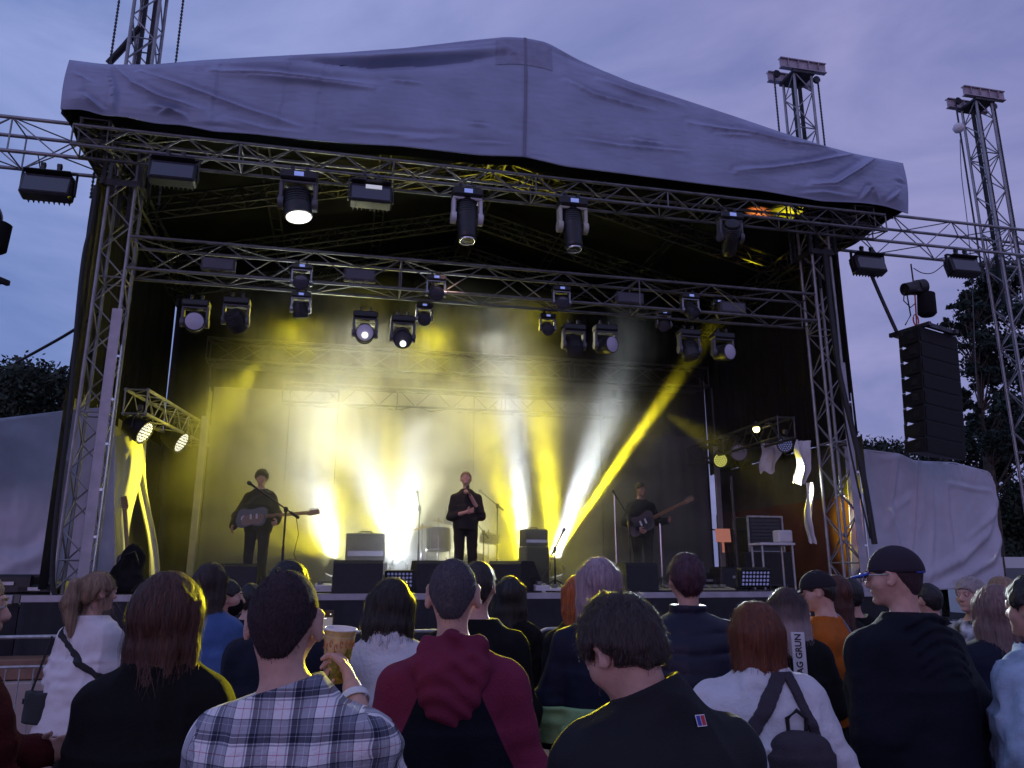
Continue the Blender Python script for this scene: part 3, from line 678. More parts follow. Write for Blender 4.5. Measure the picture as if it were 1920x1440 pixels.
for ch in r0.children:
    if ch.name.startswith('lens'): ch.data.materials.clear(); ch.data.materials.append(M_LITY)

# ------------------------------------------------------------------ line arrays
def line_array(P, label, yaw, n=8, s=1.0):
    root = empty('line_array', P, yaw)
    mb = MB()
    for x in (-.35, .35): mb.box((x*s, .05, -.02), (.06, .80*s, .07), bev=.006)
    mb.box((0, -.25, -.02), (.75*s, .06, .07)); mb.box((0, .35, -.02), (.75*s, .06, .07)); mb.build('fly_frame', M_STEEL, root)
    z, ang, y = -.06, .0, -.22*s
    for k in range(n):
        hF, hR = .268*s, .168*s
        c = empty_c = None
        prof = [(-.0, 0), (-.0, -hF), (.46*s, -hF/2-hR/2), (.46*s, -hF/2+hR/2)]   # (depth, z)
        M = Matrix.Translation((0, y, z)) @ Matrix.Rotation(ang, 4, 'X')
        mb = MB(); w = .50*s
        P8 = [Vector((sx*(w if dd < .2 else w*.80), dd, zz)) for sx in (-1, 1) for dd, zz in prof]
        mb.add([M @ p for p in P8], [(0, 1, 2, 3), (7, 6, 5, 4), (0, 4, 5, 1), (1, 5, 6, 2), (2, 6, 7, 3), (3, 7, 4, 0)])
        for sx in (-1, 1):
            mb.add([M @ (Vector((sx*(w*.94), .16*s, -hF/2)) + Vector((a, b, c_))) for a in (-.012, .012) for b, c_ in ((-.05, -.05), (.05, -.05), (.05, .05), (-.05, .05))],
                   [(0, 1, 2, 3), (7, 6, 5, 4), (0, 4, 5, 1), (1, 5, 6, 2), (2, 6, 7, 3), (3, 7, 4, 0)])
        cab = mb.build('cabinet', mat('array_paint', (.008, .008, .010), .6, noise=.2, nscale=30), root)
        mb = MB(); g_ = [M @ Vector((sx*w*.95, -.012, zz)) for sx, zz in ((-1, -.015), (1, -.015), (1, -hF+.015), (-1, -hF+.015))]; mb.add(g_, [(0, 3, 2, 1)])
        mb.build('grille', mat('speaker_grille', (.006, .006, .008), .85, bump=.5, bscale=200), cab)
        mb = MB(); p0 = M @ Vector((-w*.78, .44*s, -hF/2)); p1 = M @ Vector((w*.78, .44*s, -hF/2))
        for p in (p0, p1): mb.box(p, (.02, .05, .26*s))
        mb.cyl(p0, p1, .012, n=6)
        mb.build('rear_link', M_STEEL, root)
        e_ = M @ Vector((0, 0, -hF-.006)); y, z = e_.y, e_.z; ang += R(.3) if k < 5 else R(1.2)
    return tag(root, label, 'loudspeaker array', 'hanging loudspeaker arrays')
pa = hang(1736, 622, 10.3)
la_ = line_array(pa, 'tall black curved loudspeaker array hanging on the right side of the stage', R(26), n=8, s=.93)
la_.rotation_euler = (0, R(4.0), R(26))
pl_ = hang(-84, 510, 10.3); line_array(pl_, 'black loudspeaker array hanging at the left frame edge', R(-15), n=9)
def hoist(P, Pt, Pb, label):
    root = empty('chain_hoist', P, YAW)
    mb = MB(); mb.lathe([(.04, -.22), (.11, -.20), (.115, -.02), (.10, 0), (.10, .04), (.13, .05), (.13, .20), (.09, .23), (.03, .24)], (0, 0, 0), (.97, 0, .22), n=16); mb.build('motor', M_BLK, root, smooth=40)
    mb = MB(); mb.box((.02, 0, 0), (.16, .20, .20), bev=.02); mb.build('gearbox', M_STEEL, root)
    mb = MB(); mb.lathe([(.10, 0), (.14, -.02), (.15, -.38), (.11, -.42), (.02, -.42)], (.24, .02, -.06), (.08, 0, 1), n=14); mb.build('chain_bag', M_BCLOTH, root, smooth=60)
    inv = Matrix.Rotation(-YAW, 3, 'Z'); a = inv @ (Pt-P); b = inv @ (Pb-P)
    mb = MB(); mb.cyl((0, 0, 0.1), a, .013, n=6); mb.build('chain', M_STEEL, root)
    mb = MB(); mb.cyl((0, 0, -.1), b, .012, n=6); mb.tube([b+Vector((.05*math.cos(q), 0, .12+.10*math.sin(q))) for q in np.linspace(0, 2*math.pi, 12, endpoint=False)], .012, n=6, closed=True)
    mb.build('red_sling', mat('red_sling', (.45, .05, .04), .6), root)
    mb = MB(); pts = [Vector((-.2, 0, -.05)), Vector((-.24, 0, -.25)), Vector((-.12, 0, -.36)), Vector((-.02, 0, -.28))]; mb.tube(pts, .01, n=5)
    mb.tube([Vector((-.16, 0, -.1)), Vector((-.14, 0, -.5)), b+Vector((-.22, 0, .02))], .012, n=5); mb.build('cable', M_ROPE, root)
    return tag(root, label, 'chain hoist', 'chain hoists')
hoist(hang(1714, 540, 10.6), hang(1708, 495, 10.6), hang(1719, 613, 10.6), 'black chain hoist with a chain bag and red sling above the right loudspeaker array')
hoist(hang(-36, 405, 10.6), hang(-36, 330, 10.6), hang(-42, 505, 10.6), 'black chain hoist above the loudspeaker array at the left frame edge')

# ------------------------------------------------------------------ cables, straps, braces
def cable(pts, r, label, cat='cable', m=M_ROPE, name='cable', n=7, group=None):
    P = [Vector(p) for p in pts]
    # catmull resample
    Q = []
    for i in range(len(P)-1):
        p0 = P[max(i-1, 0)]; p1 = P[i]; p2 = P[i+1]; p3 = P[min(i+2, len(P)-1)]
        for t in np.linspace(0, 1, 7, endpoint=False):
            Q.append(.5*((2*p1)+(p2-p0)*t+(2*p0-5*p1+4*p2-p3)*t*t+(3*p1-3*p2+p3-p0)*t**3))
    Q.append(P[-1]); o = P[0]; mb = MB(); mb.tube([q-o for q in Q], r, n=n)
    b = mb.build(name, m, None, smooth=60, loc=o); return tag(b, label, cat, group)
cable([hang(182, 348, 10.3), hang(172, 420, 10.3), hang(158, 480, 10.3), hang(146, 590, 10.3), hang(138, 690, 10.3), hang(128, 790, 10.3), hang(114, 900, 10.3), hang(103, 1000, 10.3), hang(98, 1085, 10.3), hang(104, 1120, 10.3)], .030, 'thick black cable bundle dropping from the canopy corner to the ground left of the stage', group='cable drops')
cable([hang(178, 348, 10.32), hang(166, 425, 10.32), hang(160, 480, 10.32)], .016, 'thin second cable splitting from the black bundle under the canopy corner', group='cable drops')
cable([hang(186, 588, 10.9), hang(120, 630, 11.5), hang(30, 680, 12.5)], .022, 'straight dark guy strap running from the left tower down towards the trees', 'guy strap', name='guy_strap', group='guy straps')
cable([hang(1546, 478, 10.45), hang(1560, 600, 10.3), hang(1574, 700, 10.2), hang(1600, 812, 10.1), hang(1620, 900, 10.0), hang(1640, 1020, 9.9)], .042, 'broad black ratchet strap falling from the right tower in front of the pale screen', 'guy strap', name='guy_strap', group='guy straps')
cable([hang(1551, 478, 10.5), hang(1566, 590, 10.4), hang(1580, 760, 10.3), hang(1604, 890, 10.2), hang(1632, 1010, 10.1)], .014, 'thin cord beside the broad black strap on the right tower', 'guy strap', name='guy_strap', group='guy straps')
cable([hang(1627, 500, 10.6), hang(1655, 565, 10.5), hang(1681, 622, 10.4)], .030, 'straight black brace strap from the right beam to the loudspeaker array', 'strap', name='brace_strap')
cable([hang(262, 52, 10.9), hang(232, 88, 10.95), hang(203, 119, 11.0)], .050, 'thick dark diagonal brace beside the left tower above the canopy', 'brace', name='brace')
cable([hang(1800, 262, 10.6), hang(1803, 330, 10.6), hang(1814, 420, 10.6), hang(1822, 520, 10.6), hang(1830, 700, 10.6), hang(1834, 750, 10.6)], .007, 'thin pale wire hanging beside the freestanding tower', m=M_STEEL, n=5)
mb = MB(); mb.lathe([(.001, -.10), (.07, -.07), (.10, 0), (.07, .07), (.001, .10)], (0, 0, 0), n=16); o = mb.build('siren_ball', M_WHITE, None, smooth=80, loc=hang(1797, 240, 10.55)); tag(o, 'small grey ball fitting on the left side of the freestanding tower', 'fitting')
cable([hang(1713, 503, 10.6), hang(1730, 512, 10.6), hang(1750, 511, 10.6), hang(1772, 494, 10.6)], .008, 'drooping black wire under the right loudspeaker beam')
cable([hang(75, 375-60, 10.7), hang(73, 300, 10.7), hang(70, 285, 10.7)], .008, 'short wire loop inside the left loudspeaker beam')
# ------------------------------------------------------------------ implicit-surface modelling (bodies, cloth, hair)
def axis(lo, hi, h, fine=()):
    """grid line positions from lo to hi with spacing h, finer inside the given (a, b, h2) spans"""
    xs = [lo]; x = lo
    while x < hi:
        st = h
        for a, b, h2 in fine:
            if a-h*.5 < x < b: st = min(st, h2)
        x += st; xs.append(x)
    return np.array(xs, dtype=np.float32)
class Field:
    def __init__(s, lo, hi, h, fine=None):
        f = fine or [(), (), ()]
        s.ax = [axis(lo[i], hi[i], h, f[i]) for i in range(3)]; s.F = np.full([len(a) for a in s.ax], 0.6, dtype=np.float32); s.h = h
    def sub(s, lo, hi):
        sl = []
        for i in range(3):
            a = int(np.searchsorted(s.ax[i], lo[i])); b = int(np.searchsorted(s.ax[i], hi[i])); a = max(0, a-1); b = min(len(s.ax[i]), b+1)
            if b <= a: return None, None
            sl.append(slice(a, b))
        g = np.meshgrid(*[s.ax[i][sl[i]] for i in range(3)], indexing='ij'); return tuple(sl), np.stack(g, -1)
    def _u(s, sl, d, k, mode='add'):
        f = s.F[sl]
        if mode == 'add':
            if k > 0: h = np.maximum(k-np.abs(f-d), 0)/k; s.F[sl] = np.minimum(f, d)-h*h*k*.25
            else: s.F[sl] = np.minimum(f, d)
        else:   # subtract
            d = -d; h = np.maximum(k-np.abs(f-d), 0)/max(k, 1e-6); s.F[sl] = np.maximum(f, d)+h*h*k*.25
    def cap(s, a, b, ra, rb, k=.03, mode='add'):
        a = np.array(a, dtype=np.float32); b = np.array(b, dtype=np.float32); m = max(ra, rb)+.05+k
        sl, P = s.sub(np.minimum(a, b)-m, np.maximum(a, b)+m)
        if sl is None: return
        ba = b-a; t = np.clip(((P-a)@ba)/max(float(ba@ba), 1e-9), 0, 1); q = P-a-t[..., None]*ba
        s._u(sl, np.sqrt((q*q).sum(-1))-(ra+(rb-ra)*t), k, mode)
    def ell(s, c, r, k=.03, M=None, mode='add'):
        c = np.array(c, dtype=np.float32); r = np.array(r, dtype=np.float32); m = float(r.max())+.05+k
        sl, P = s.sub(c-m, c+m)
        if sl is None: return
        q = P-c
        if M is not None: q = q @ np.array(M, dtype=np.float32)      # M columns = axes
        k0 = np.sqrt(((q/r)**2).sum(-1)); k1 = np.sqrt(((q/(r*r))**2).sum(-1)); s._u(sl, k0*(k0-1)/np.maximum(k1, 1e-6), k, mode)
    def ecyl(s, c0, c1, r0, r1, k=.03):
        """upright elliptic cone between heights of c0 (bottom) and c1 (top); r = (rx, ry)"""
        c0 = np.array(c0, dtype=np.float32); c1 = np.array(c1, dtype=np.float32); m = max(r0+r1)+.05+k
        sl, P = s.sub(np.minimum(c0, c1)-[m, m, .04+k], np.maximum(c0, c1)+[m, m, .04+k])
        if sl is None: return
        t = np.clip((P[..., 2]-c0[2])/(c1[2]-c0[2]), 0, 1); cx = c0[0]+(c1[0]-c0[0])*t; cy_ = c0[1]+(c1[1]-c0[1])*t
        rx = r0[0]+(r1[0]-r0[0])*t; ry = r0[1]+(r1[1]-r0[1])*t; d = (np.sqrt(((P[..., 0]-cx)/rx)**2+((P[..., 1]-cy_)/ry)**2)-1)*np.minimum(rx, ry)
        dz = np.maximum(c0[2]-P[..., 2], P[..., 2]-c1[2]); s._u(sl, np.where(dz > 0, np.maximum(d, 0)*.7+dz, np.maximum(d, dz)), k)
    def pts(s): return np.stack(np.meshgrid(*s.ax, indexing='ij'), -1)
    def mesh(s):
        F = s.F; ax = s.ax; neg = F < 0; n = F.shape
        c = np.zeros((n[0]-1, n[1]-1, n[2]-1), dtype=np.int8)
        for i in (0, 1):
            for j in (0, 1):
                for k in (0, 1): c += neg[i:n[0]-1+i, j:n[1]-1+j, k:n[2]-1+k]
        act = (c > 0) & (c < 8); I, J, K = np.nonzero(act); idx = -np.ones(c.shape, dtype=np.int64); idx[I, J, K] = np.arange(len(I))
        acc = np.zeros((len(I), 3)); cnt = np.zeros(len(I)); X = [ax[0].astype(float), ax[1].astype(float), ax[2].astype(float)]
        for axn in range(3):
            for o1 in (0, 1):
                for o2 in (0, 1):
                    o = [0, 0, 0]; oth = [q for q in range(3) if q != axn]; o[oth[0]] = o1; o[oth[1]] = o2; e = list(o); e[axn] = 1
                    a = F[I+o[0], J+o[1], K+o[2]].astype(float); b = F[I+e[0], J+e[1], K+e[2]].astype(float); m = (a < 0) != (b < 0)
                    t = np.where(m, a/np.where(m, a-b, 1), 0); base = (I, J, K)
                    p = np.stack([X[q][base[q]+o[q]] for q in range(3)], -1); p2 = np.stack([X[q][base[q]+e[q]] for q in range(3)], -1)
                    acc += np.where(m[:, None], p+(p2-p)*t[:, None], 0); cnt += m
        V = acc/np.maximum(cnt, 1)[:, None]; faces = []
        for axn in range(3):
            sl0 = [slice(None)]*3; sl1 = [slice(None)]*3; sl0[axn] = slice(0, n[axn]-1); sl1[axn] = slice(1, n[axn]); ch = neg[tuple(sl0)] != neg[tuple(sl1)]
            p, q = [r for r in range(3) if r != axn]; inn = [slice(None)]*3; inn[p] = slice(1, n[p]-1); inn[q] = slice(1, n[q]-1)
            mk = np.zeros_like(ch); mk[tuple(inn)] = ch[tuple(inn)]; E = np.nonzero(mk)
            def cid(dp, dq): L_ = [E[0].copy(), E[1].copy(), E[2].copy()]; L_[p] = L_[p]-dp; L_[q] = L_[q]-dq; return idx[L_[0], L_[1], L_[2]]
            Q = np.stack([cid(1, 1), cid(0, 1), cid(0, 0), cid(1, 0)], -1); fl = neg[tuple(sl0)][E]
            if axn == 1: fl = ~fl
            Q[~fl] = Q[~fl][:, ::-1]; faces.append(Q)
        Fc = np.concatenate(faces); return V, Fc
    def sample(s, P):
        ii = []; ff = []
        for a in range(3):
            x = np.clip(np.searchsorted(s.ax[a], P[:, a])-1, 0, len(s.ax[a])-2); f = np.clip((P[:, a]-s.ax[a][x])/(s.ax[a][x+1]-s.ax[a][x]), 0, 1); ii.append(x); ff.append(f)
        out_ = 0
        for i in (0, 1):
            for j in (0, 1):
                for k in (0, 1): out_ = out_+s.F[ii[0]+i, ii[1]+j, ii[2]+k]*(ff[0] if i else 1-ff[0])*(ff[1] if j else 1-ff[1])*(ff[2] if k else 1-ff[2])
        return out_
    def grad(s, P, e=.006):
        g = np.stack([s.sample(P+np.eye(3)[a]*e)-s.sample(P-np.eye(3)[a]*e) for a in range(3)], -1); return g/(np.linalg.norm(g, axis=1, keepdims=True)+1e-9)
def npmesh(name, V, F, mats, parent=None, mi=None, smooth=True, uv=None, uvl=None):
    me = bpy.data.meshes.new(name); nv, nf = len(V), len(F); k = F.shape[1]
    me.vertices.add(nv); me.vertices.foreach_set('co', V.astype(np.float32).ravel()); me.loops.add(nf*k); me.loops.foreach_set('vertex_index', F.astype(np.int32).ravel())
    me.polygons.add(nf); me.polygons.foreach_set('loop_start', np.arange(0, nf*k, k, dtype=np.int32))
    ms = mats if isinstance(mats, (list, tuple)) else [mats]
    for m in ms: me.materials.append(m)
    if mi is not None: me.polygons.foreach_set('material_index', np.asarray(mi, dtype=np.int32))
    me.polygons.foreach_set('use_smooth', np.full(nf, smooth)); me.update(calc_edges=True); me.validate()
    if uv is not None:
        l = me.uv_layers.new(name='cloth'); l.data.foreach_set('uv', uv[F.ravel()].astype(np.float32).ravel())
    if uvl is not None:
        l = me.uv_layers.new(name='cloth'); l.data.foreach_set('uv', uvl.astype(np.float32).ravel())
    o = bpy.data.objects.new(name, me); col.objects.link(o)
    if parent is not None: o.parent = parent
    return o
def hair_strands(Fd, V, n, steps, step, w, rs, pull=(0, 0, -1), lift=.003, wind=None, keep=None):
    """thin ribbons combed along the hair volume; returns V, F"""
    idx = rs.choice(len(V), n); P = V[idx].copy()
    if keep is not None: P = P[keep(P)]; 
    n = len(P); pull = np.array(pull, float); lines = [P.copy()]; nrm = [Fd.grad(P)]; dirv = np.tile(pull, (n, 1))+.25*rs.normal(size=(n, 3))*np.array([1, 1, .3])
    for k in range(steps):
        g = Fd.grad(P); d = Fd.sample(P); inside = d < .02
        t = dirv-(dirv*g).sum(1, keepdims=True)*g*inside[:, None]; t /= np.linalg.norm(t, axis=1, keepdims=True)+1e-9
        P = P+t*step*(0.7+.6*rs.rand(n, 1)); d = Fd.sample(P); P = P-g*(np.clip(d-lift, -.03, .004)*inside)[:, None]
        if wind is not None: P = P+np.array(wind)*((k+1)/steps)**1.5
        lines.append(P.copy()); nrm.append(g)
    L_ = np.stack(lines, 1); G = np.stack(nrm, 1); T = np.gradient(L_, axis=1); S = np.cross(T, G); S /= np.linalg.norm(S, axis=2, keepdims=True)+1e-9
    K = L_.shape[1]; ww = w*np.linspace(1, .15, K)[None, :, None]*(.5+rs.rand(n, 1, 1)); A_ = L_-S*ww; B_ = L_+S*ww
    VV = np.stack([A_, B_], 2).reshape(-1, 3); base = (np.arange(n)[:, None]*K+np.arange(K-1)[None]).reshape(-1)*2
    return VV, np.stack([base, base+1, base+3, base+2], -1)
def fold(P, seed, sc=(7, 7, 3.2)):
    a = vnoise(P, 1.0*np.array(sc, dtype=np.float32), seed); b = vnoise(P+a[..., None]*.03, 2.3*np.array(sc, dtype=np.float32), seed+1)
    return (1-2*np.abs(a))*.6+(1-2*np.abs(b))*.4*.6
def rotm(pitch=0, yaw=0, roll=0):     # pitch>0 looks down, yaw>0 turns left
    return np.array((Matrix.Rotation(R(yaw), 3, 'Z') @ Matrix.Rotation(R(-pitch), 3, 'X') @ Matrix.Rotation(R(roll), 3, 'Y')))

# ------------------------------------------------------------------ cloth / skin / hair materials
def skin(name, c): return mat('skin_'+name, c, .5, noise=.10, nscale=30, bump=.08, bscale=250)
SK_P = skin('pale', (.56, .32, .25)); SK_T = skin('tan', (.42, .23, .17))
def hairmat(name, c, c2=None, grad=None):
    nm = 'hair_'+name
    if nm in MATS: return MATS[nm]
    m = mat(nm, c, .5 if 'cropped' not in name else .85, noise=.6 if 'cropped' not in name else .28, nscale=1.0, stretch=(110, 110, 6) if 'cropped' not in name else (170, 170, 90), spec=.5 if 'cropped' not in name else .25, color2=c2, bump=.5, bscale=2.2)
    if grad:
        nt = m.node_tree; b = nt.nodes['Principled BSDF']; rp = [n for n in nt.nodes if n.type == 'VALTORGB'][0]
        t = nt.nodes.new('ShaderNodeTexCoord'); s_ = nt.nodes.new('ShaderNodeSeparateXYZ'); nt.links.new(t.outputs['Object'], s_.inputs[0])
        mr = nt.nodes.new('ShaderNodeMapRange'); mr.inputs['From Min'].default_value = grad[0]; mr.inputs['From Max'].default_value = grad[1]; nt.links.new(s_.outputs['Z'], mr.inputs['Value'])
        mx = nt.nodes.new('ShaderNodeMix'); mx.data_type = 'RGBA'; nt.links.new(mr.outputs[0], mx.inputs[0]); mx.inputs[6].default_value = (*grad[2], 1); nt.links.new(rp.outputs[0], mx.inputs[7]); nt.links.new(mx.outputs[2], b.inputs['Base Color'])
    return m
def cloth(name, c, rough=.85, noise=.12, bump=.35, bscale=140, sheen=.0, **k): return mat('cloth_'+name, c, rough, noise=noise, nscale=k.pop('nscale', 5), bump=bump, bscale=bscale, sheen=sheen, spec=.22, **k)
def plaid_mat():
    m = bpy.data.materials.new('plaid_flannel'); m.use_nodes = True; nt = m.node_tree; b = nt.nodes['Principled BSDF']; b.inputs['Roughness'].default_value = .9
    uv = nt.nodes.new('ShaderNodeUVMap'); uv.uv_map = 'cloth'; sp = nt.nodes.new('ShaderNodeSeparateXYZ'); nt.links.new(uv.outputs[0], sp.inputs[0])
    def stripes(sock, per, ph, cols):
        a = nt.nodes.new('ShaderNodeMath'); a.operation = 'MULTIPLY_ADD'; a.inputs[1].default_value = 1/per; a.inputs[2].default_value = ph; nt.links.new(sock, a.inputs[0])
        f = nt.nodes.new('ShaderNodeMath'); f.operation = 'FRACT'; nt.links.new(a.outputs[0], f.inputs[0])
        r = nt.nodes.new('ShaderNodeValToRGB'); r.color_ramp.interpolation = 'CONSTANT'; el = r.color_ramp.elements
        el[0].position = 0; el[0].color = (*cols[0][1], 1); el[1].position = cols[1][0]; el[1].color = (*cols[1][1], 1)
        for p, c in cols[2:]: e = el.new(p); e.color = (*c, 1)
        nt.links.new(f.outputs[0], r.inputs[0]); return r.outputs[0]
    Wt, Nv, Gy, Rd, Lg = (.86, .84, .86), (.035, .04, .09), (.30, .31, .38), (.55, .10, .22), (.62, .62, .68)
    cols = [(0, Wt), (.17, Rd), (.185, Wt), (.36, Gy), (.40, Wt), (.43, Nv), (.56, Lg), (.575, Nv), (.64, Gy), (.80, Lg), (.815, Gy), (.93, Nv), (.955, Wt)]
    A_ = stripes(sp.outputs['X'], .088, .1, cols); B_ = stripes(sp.outputs['Y'], .088, .35, cols)
    mx = nt.nodes.new('ShaderNodeMix'); mx.data_type = 'RGBA'; mx.blend_type = 'MIX'; mx.inputs[0].default_value = .5; nt.links.new(A_, mx.inputs[6]); nt.links.new(B_, mx.inputs[7])
    ml = nt.nodes.new('ShaderNodeMix'); ml.data_type = 'RGBA'; ml.blend_type = 'MULTIPLY'; ml.inputs[0].default_value = 1; nt.links.new(A_, ml.inputs[6]); nt.links.new(B_, ml.inputs[7])
    m2 = nt.nodes.new('ShaderNodeMix'); m2.data_type = 'RGBA'; m2.inputs[0].default_value = .62; nt.links.new(mx.outputs[2], m2.inputs[6]); nt.links.new(ml.outputs[2], m2.inputs[7]); nt.links.new(m2.outputs[2], b.inputs['Base Color'])
    t = nt.nodes.new('ShaderNodeTexCoord'); n2 = nt.nodes.new('ShaderNodeTexNoise'); n2.inputs['Scale'].default_value = 120; nt.links.new(t.outputs['Object'], n2.inputs[0])
    bp = nt.nodes.new('ShaderNodeBump'); bp.inputs['Strength'].default_value = .4; bp.inputs['Distance'].default_value = .01; nt.links.new(n2.outputs['Fac'], bp.inputs['Height']); nt.links.new(bp.outputs[0], b.inputs['Normal'])
    MATS['plaid'] = m; return m

# ------------------------------------------------------------------ people
def A3(*a): return np.array(a, dtype=float)
ARM = {'hang': ((.05, -.03, -.29), (.035, .05, -.53)), 'pocket': ((.10, -.07, -.27), (.03, .08, -.46)), 'fold': ((.06, .02, -.29), (-.12, .22, -.28)),
       'front': ((.04, .03, -.28), (-.06, .25, -.20)), 'phone': ((.02, .10, -.25), (-.13, .30, -.10))}
def person(label, px, py, d, yaw=0, H=None, sw=.20, bw=1.0, female=False, skinm=None, hair='short', hairm=None, hl=.30, top=None, bottom=None, shoe=None,
           arms=('hang', 'hang'), head=(0, 0, 0), lean=0, h=.013, root=None, scale=1.0, stance=.0, name='person', strands=0, windy=None, extras=None, hand='relax', group='audience members', hs=1.0, nf=0.0, hseed=1, finehand=False, finehead=False, at_root=None, hr=1.0, cat='person', step=None, ear=1.0, hx=0.0):
    rs = np.random.RandomState(hseed+int(abs(px))); tgt = ony(px, py, d) if at_root is None else None
    if H is None: H = tgt.z-(.012 if hair != 'bald' else 0)
    s = H/1.76; hipz = .94*s; sz = 1.348*s; sw = sw*.85
    Rl = np.array(Matrix.Rotation(R(-lean), 3, 'X')); hip0 = A3(0, 0, hipz)
    def up(p): return hip0+Rl @ (A3(*p)-hip0)
    nb = up((0, -.012, 1.465*s)); hc = up((0, .012+nf, 0))+0; hc0 = up((0, .012, H-.122*hs)); Rh = rotm(*head)
    nk = up((0, -.005, 1.535*s)); hc = nk+Rh @ (A3(hx, .012+nf, H-.122*hs-1.535*s)); 
    sh = [up((sg*sw, 0, sz)) for sg in (-1, 1)]; el, wr, hd = [], [], []
    for i, sg in enumerate((-1, 1)):
        a = ARM[arms[i]] if isinstance(arms[i], str) else arms[i]; e_ = sh[i]+A3(a[0][0]*sg, a[0][1], a[0][2])*s; w_ = sh[i]+A3(a[1][0]*sg, a[1][1], a[1][2])*s
        el.append(e_); wr.append(w_); hdv = w_-e_; hd.append(hdv/np.linalg.norm(hdv))
    hipj = [A3(sg*.092*bw*s, 0, .90*s) for sg in (-1, 1)]; st = step or (0, 0)
    kn = [A3(sg*(.10+stance)*s, .02+st[i]*.5, .49*s) for i, sg in enumerate((-1, 1))]; an = [A3(sg*(.105+stance*1.6)*s, -.02+st[i], .085*s) for i, sg in enumerate((-1, 1))]
    def torso(F, inf, k=.05, loose=0):
        f = 1.0 if not female else .93
        for sg in (-1, 1): F.cap(up((0, -.006, 1.388*s)), up((sg*(sw-.012), 0, sz-.006)), .064*f+inf, .047*f+inf, k)
        F.ell(up((0, .008, 1.25*s)), (.150*bw*f+inf+loose, .105*bw*f+inf+loose, .19*s), k, Rl)
        F.ell(up((0, -.025, 1.31*s)), (.145*bw*f+inf, .082*bw+inf, .125*s), k, Rl)
        F.ell(up((0, 0, 1.09*s)), ((.138 if not female else .122)*bw+inf+loose, .098*bw+inf+loose, .17*s), k, Rl)
        F.ell(A3(0, -.012, .95*s), ((.158 if not female else .17)*bw+inf, .118*bw+inf, .14*s), k)
        if female:
            for sg in (-1, 1): F.ell(up((sg*.068, .085, 1.25*s)), (.062+inf*.6, .058+inf*.6, .065+inf*.6), .03, Rl)
        for sg in (-1, 1): F.cap(nb+A3(sg*.02, 0, -.005), up((sg*sw*.72, -.006, sz+.014)), .044+inf*.6, .028+inf, .06)
    def arm(F, i, inf, k=.03, to=1.0, inf2=None):
        j = inf if inf2 is None else inf2
        F.cap(sh[i]-A3(0, 0, .005), el[i], .047*bw**.5+inf, .040+(inf+j)/2, k+.01); F.cap(el[i], el[i]+(wr[i]-el[i])*to, .041+(inf+j)/2, .027+j, k)
    def fingers(F, i):
        sg = -1 if i == 0 else 1; D = hd[i]; hx = hand[i] if isinstance(hand, (tuple, list)) else hand
        upv = A3(0, 0, 1) if abs(D[2]) < .8 else A3(0, 1, 0)
        if hx == 'relax': N_ = A3(-sg, 0, 0) if abs(D[0]) < .6 else A3(0, 1, 0)
        elif hx == 'grip': N_ = A3(-1, .05, 0)*(1 if sg > 0 else -1)
        else: N_ = A3(0, 1, 0)
        N_ = N_-D*(N_@D); N_ /= np.linalg.norm(N_); S_ = np.cross(D, N_)*(sg)           # S_: towards thumb side
        if S_[2] < -.1 or (abs(S_[2]) <= .1 and S_[1] < 0): S_ = -S_
        w = wr[i]; c = w+D*.045
        F.ell(c, (.040, .017, .050), .02, np.stack([S_, N_, D], 1))
        for q, (off, ln, cu) in enumerate(((.030, .078, .5), (.010, .086, .6), (-.010, .080, .7), (-.029, .064, .8))):
            p = w+D*.082+S_*off; cc = cu*(2.0 if hx == 'grip' else .8); L1, L2, L3 = ln*.45, ln*.32, ln*.25
            d1 = D*math.cos(cc*.5)+N_*math.sin(cc*.5); d2 = D*math.cos(cc*1.25)+N_*math.sin(cc*1.25); d3 = D*math.cos(cc*1.9)+N_*math.sin(cc*1.9)
            p1 = p+d1*L1; p2 = p1+d2*L2; p3 = p2+d3*L3; F.cap(p, p1, .0095, .0088, .006); F.cap(p1, p2, .0088, .008, .004); F.cap(p2, p3, .008, .0068, .004)
        t0 = w+D*.03+S_*.026; t1 = t0+D*.026+S_*.026+N_*.012; t2 = t1+D*.030+S_*.006+N_*.018; F.cap(t0, t1, .013, .011, .012); F.cap(t1, t2, .011, .009, .004)
    def hp(*p): return hc+Rh @ (A3(*p)*hs)
    def skull(F, inf=0, k=.03):
        F.ell(hp(0, -.016, .022), (.0745*hs+inf, .094*hs+inf, .094*hs+inf), k, Rh); F.ell(hp(0, .026, -.040), (.056*hs+inf, .066*hs+inf, .072*hs+inf), .04, Rh)
    # --- body
    lo = np.min(np.array(wr+el+an+[hc]), 0)-A3(.20, .22, .10); hi = np.max(np.array(wr+el+an+[hc]), 0)+A3(.20, .24, .20); lo = np.minimum(lo, A3(-.34, -.26, -.02)); hi = np.maximum(hi, A3(.34, .28, hc[2]+.16)); lo[2] = -.02
    fine = [[], [], []]
    if finehand:
        for i in ((0, 1) if finehand is True else finehand):
            for a in range(3): c = (wr[i]+hd[i]*.08)[a]; fine[a].append((c-.10, c+.10, .0055))
    if finehead:
        for a in range(3): fine[a].append((hc[a]-.12, hc[a]+.13, .0065))
    F = Field(lo, hi, h, fine)
    torso(F, 0)
    for i in (0, 1): arm(F, i, 0); fingers(F, i)
    for i in (0, 1): F.cap(hipj[i], kn[i], .082*bw*s, .052*s, .05); F.cap(kn[i], an[i], .052*s, .036*s, .03); F.cap(an[i]+A3(0, -.03, -.04), an[i]+A3(0, .15, -.055), .036, .030, .03)
    skull(F); F.cap(up((0, -.016, 1.40*s)), hp(0, -.028, -.055), .053*(.88 if female else 1), .048*(.88 if female else 1), .025)
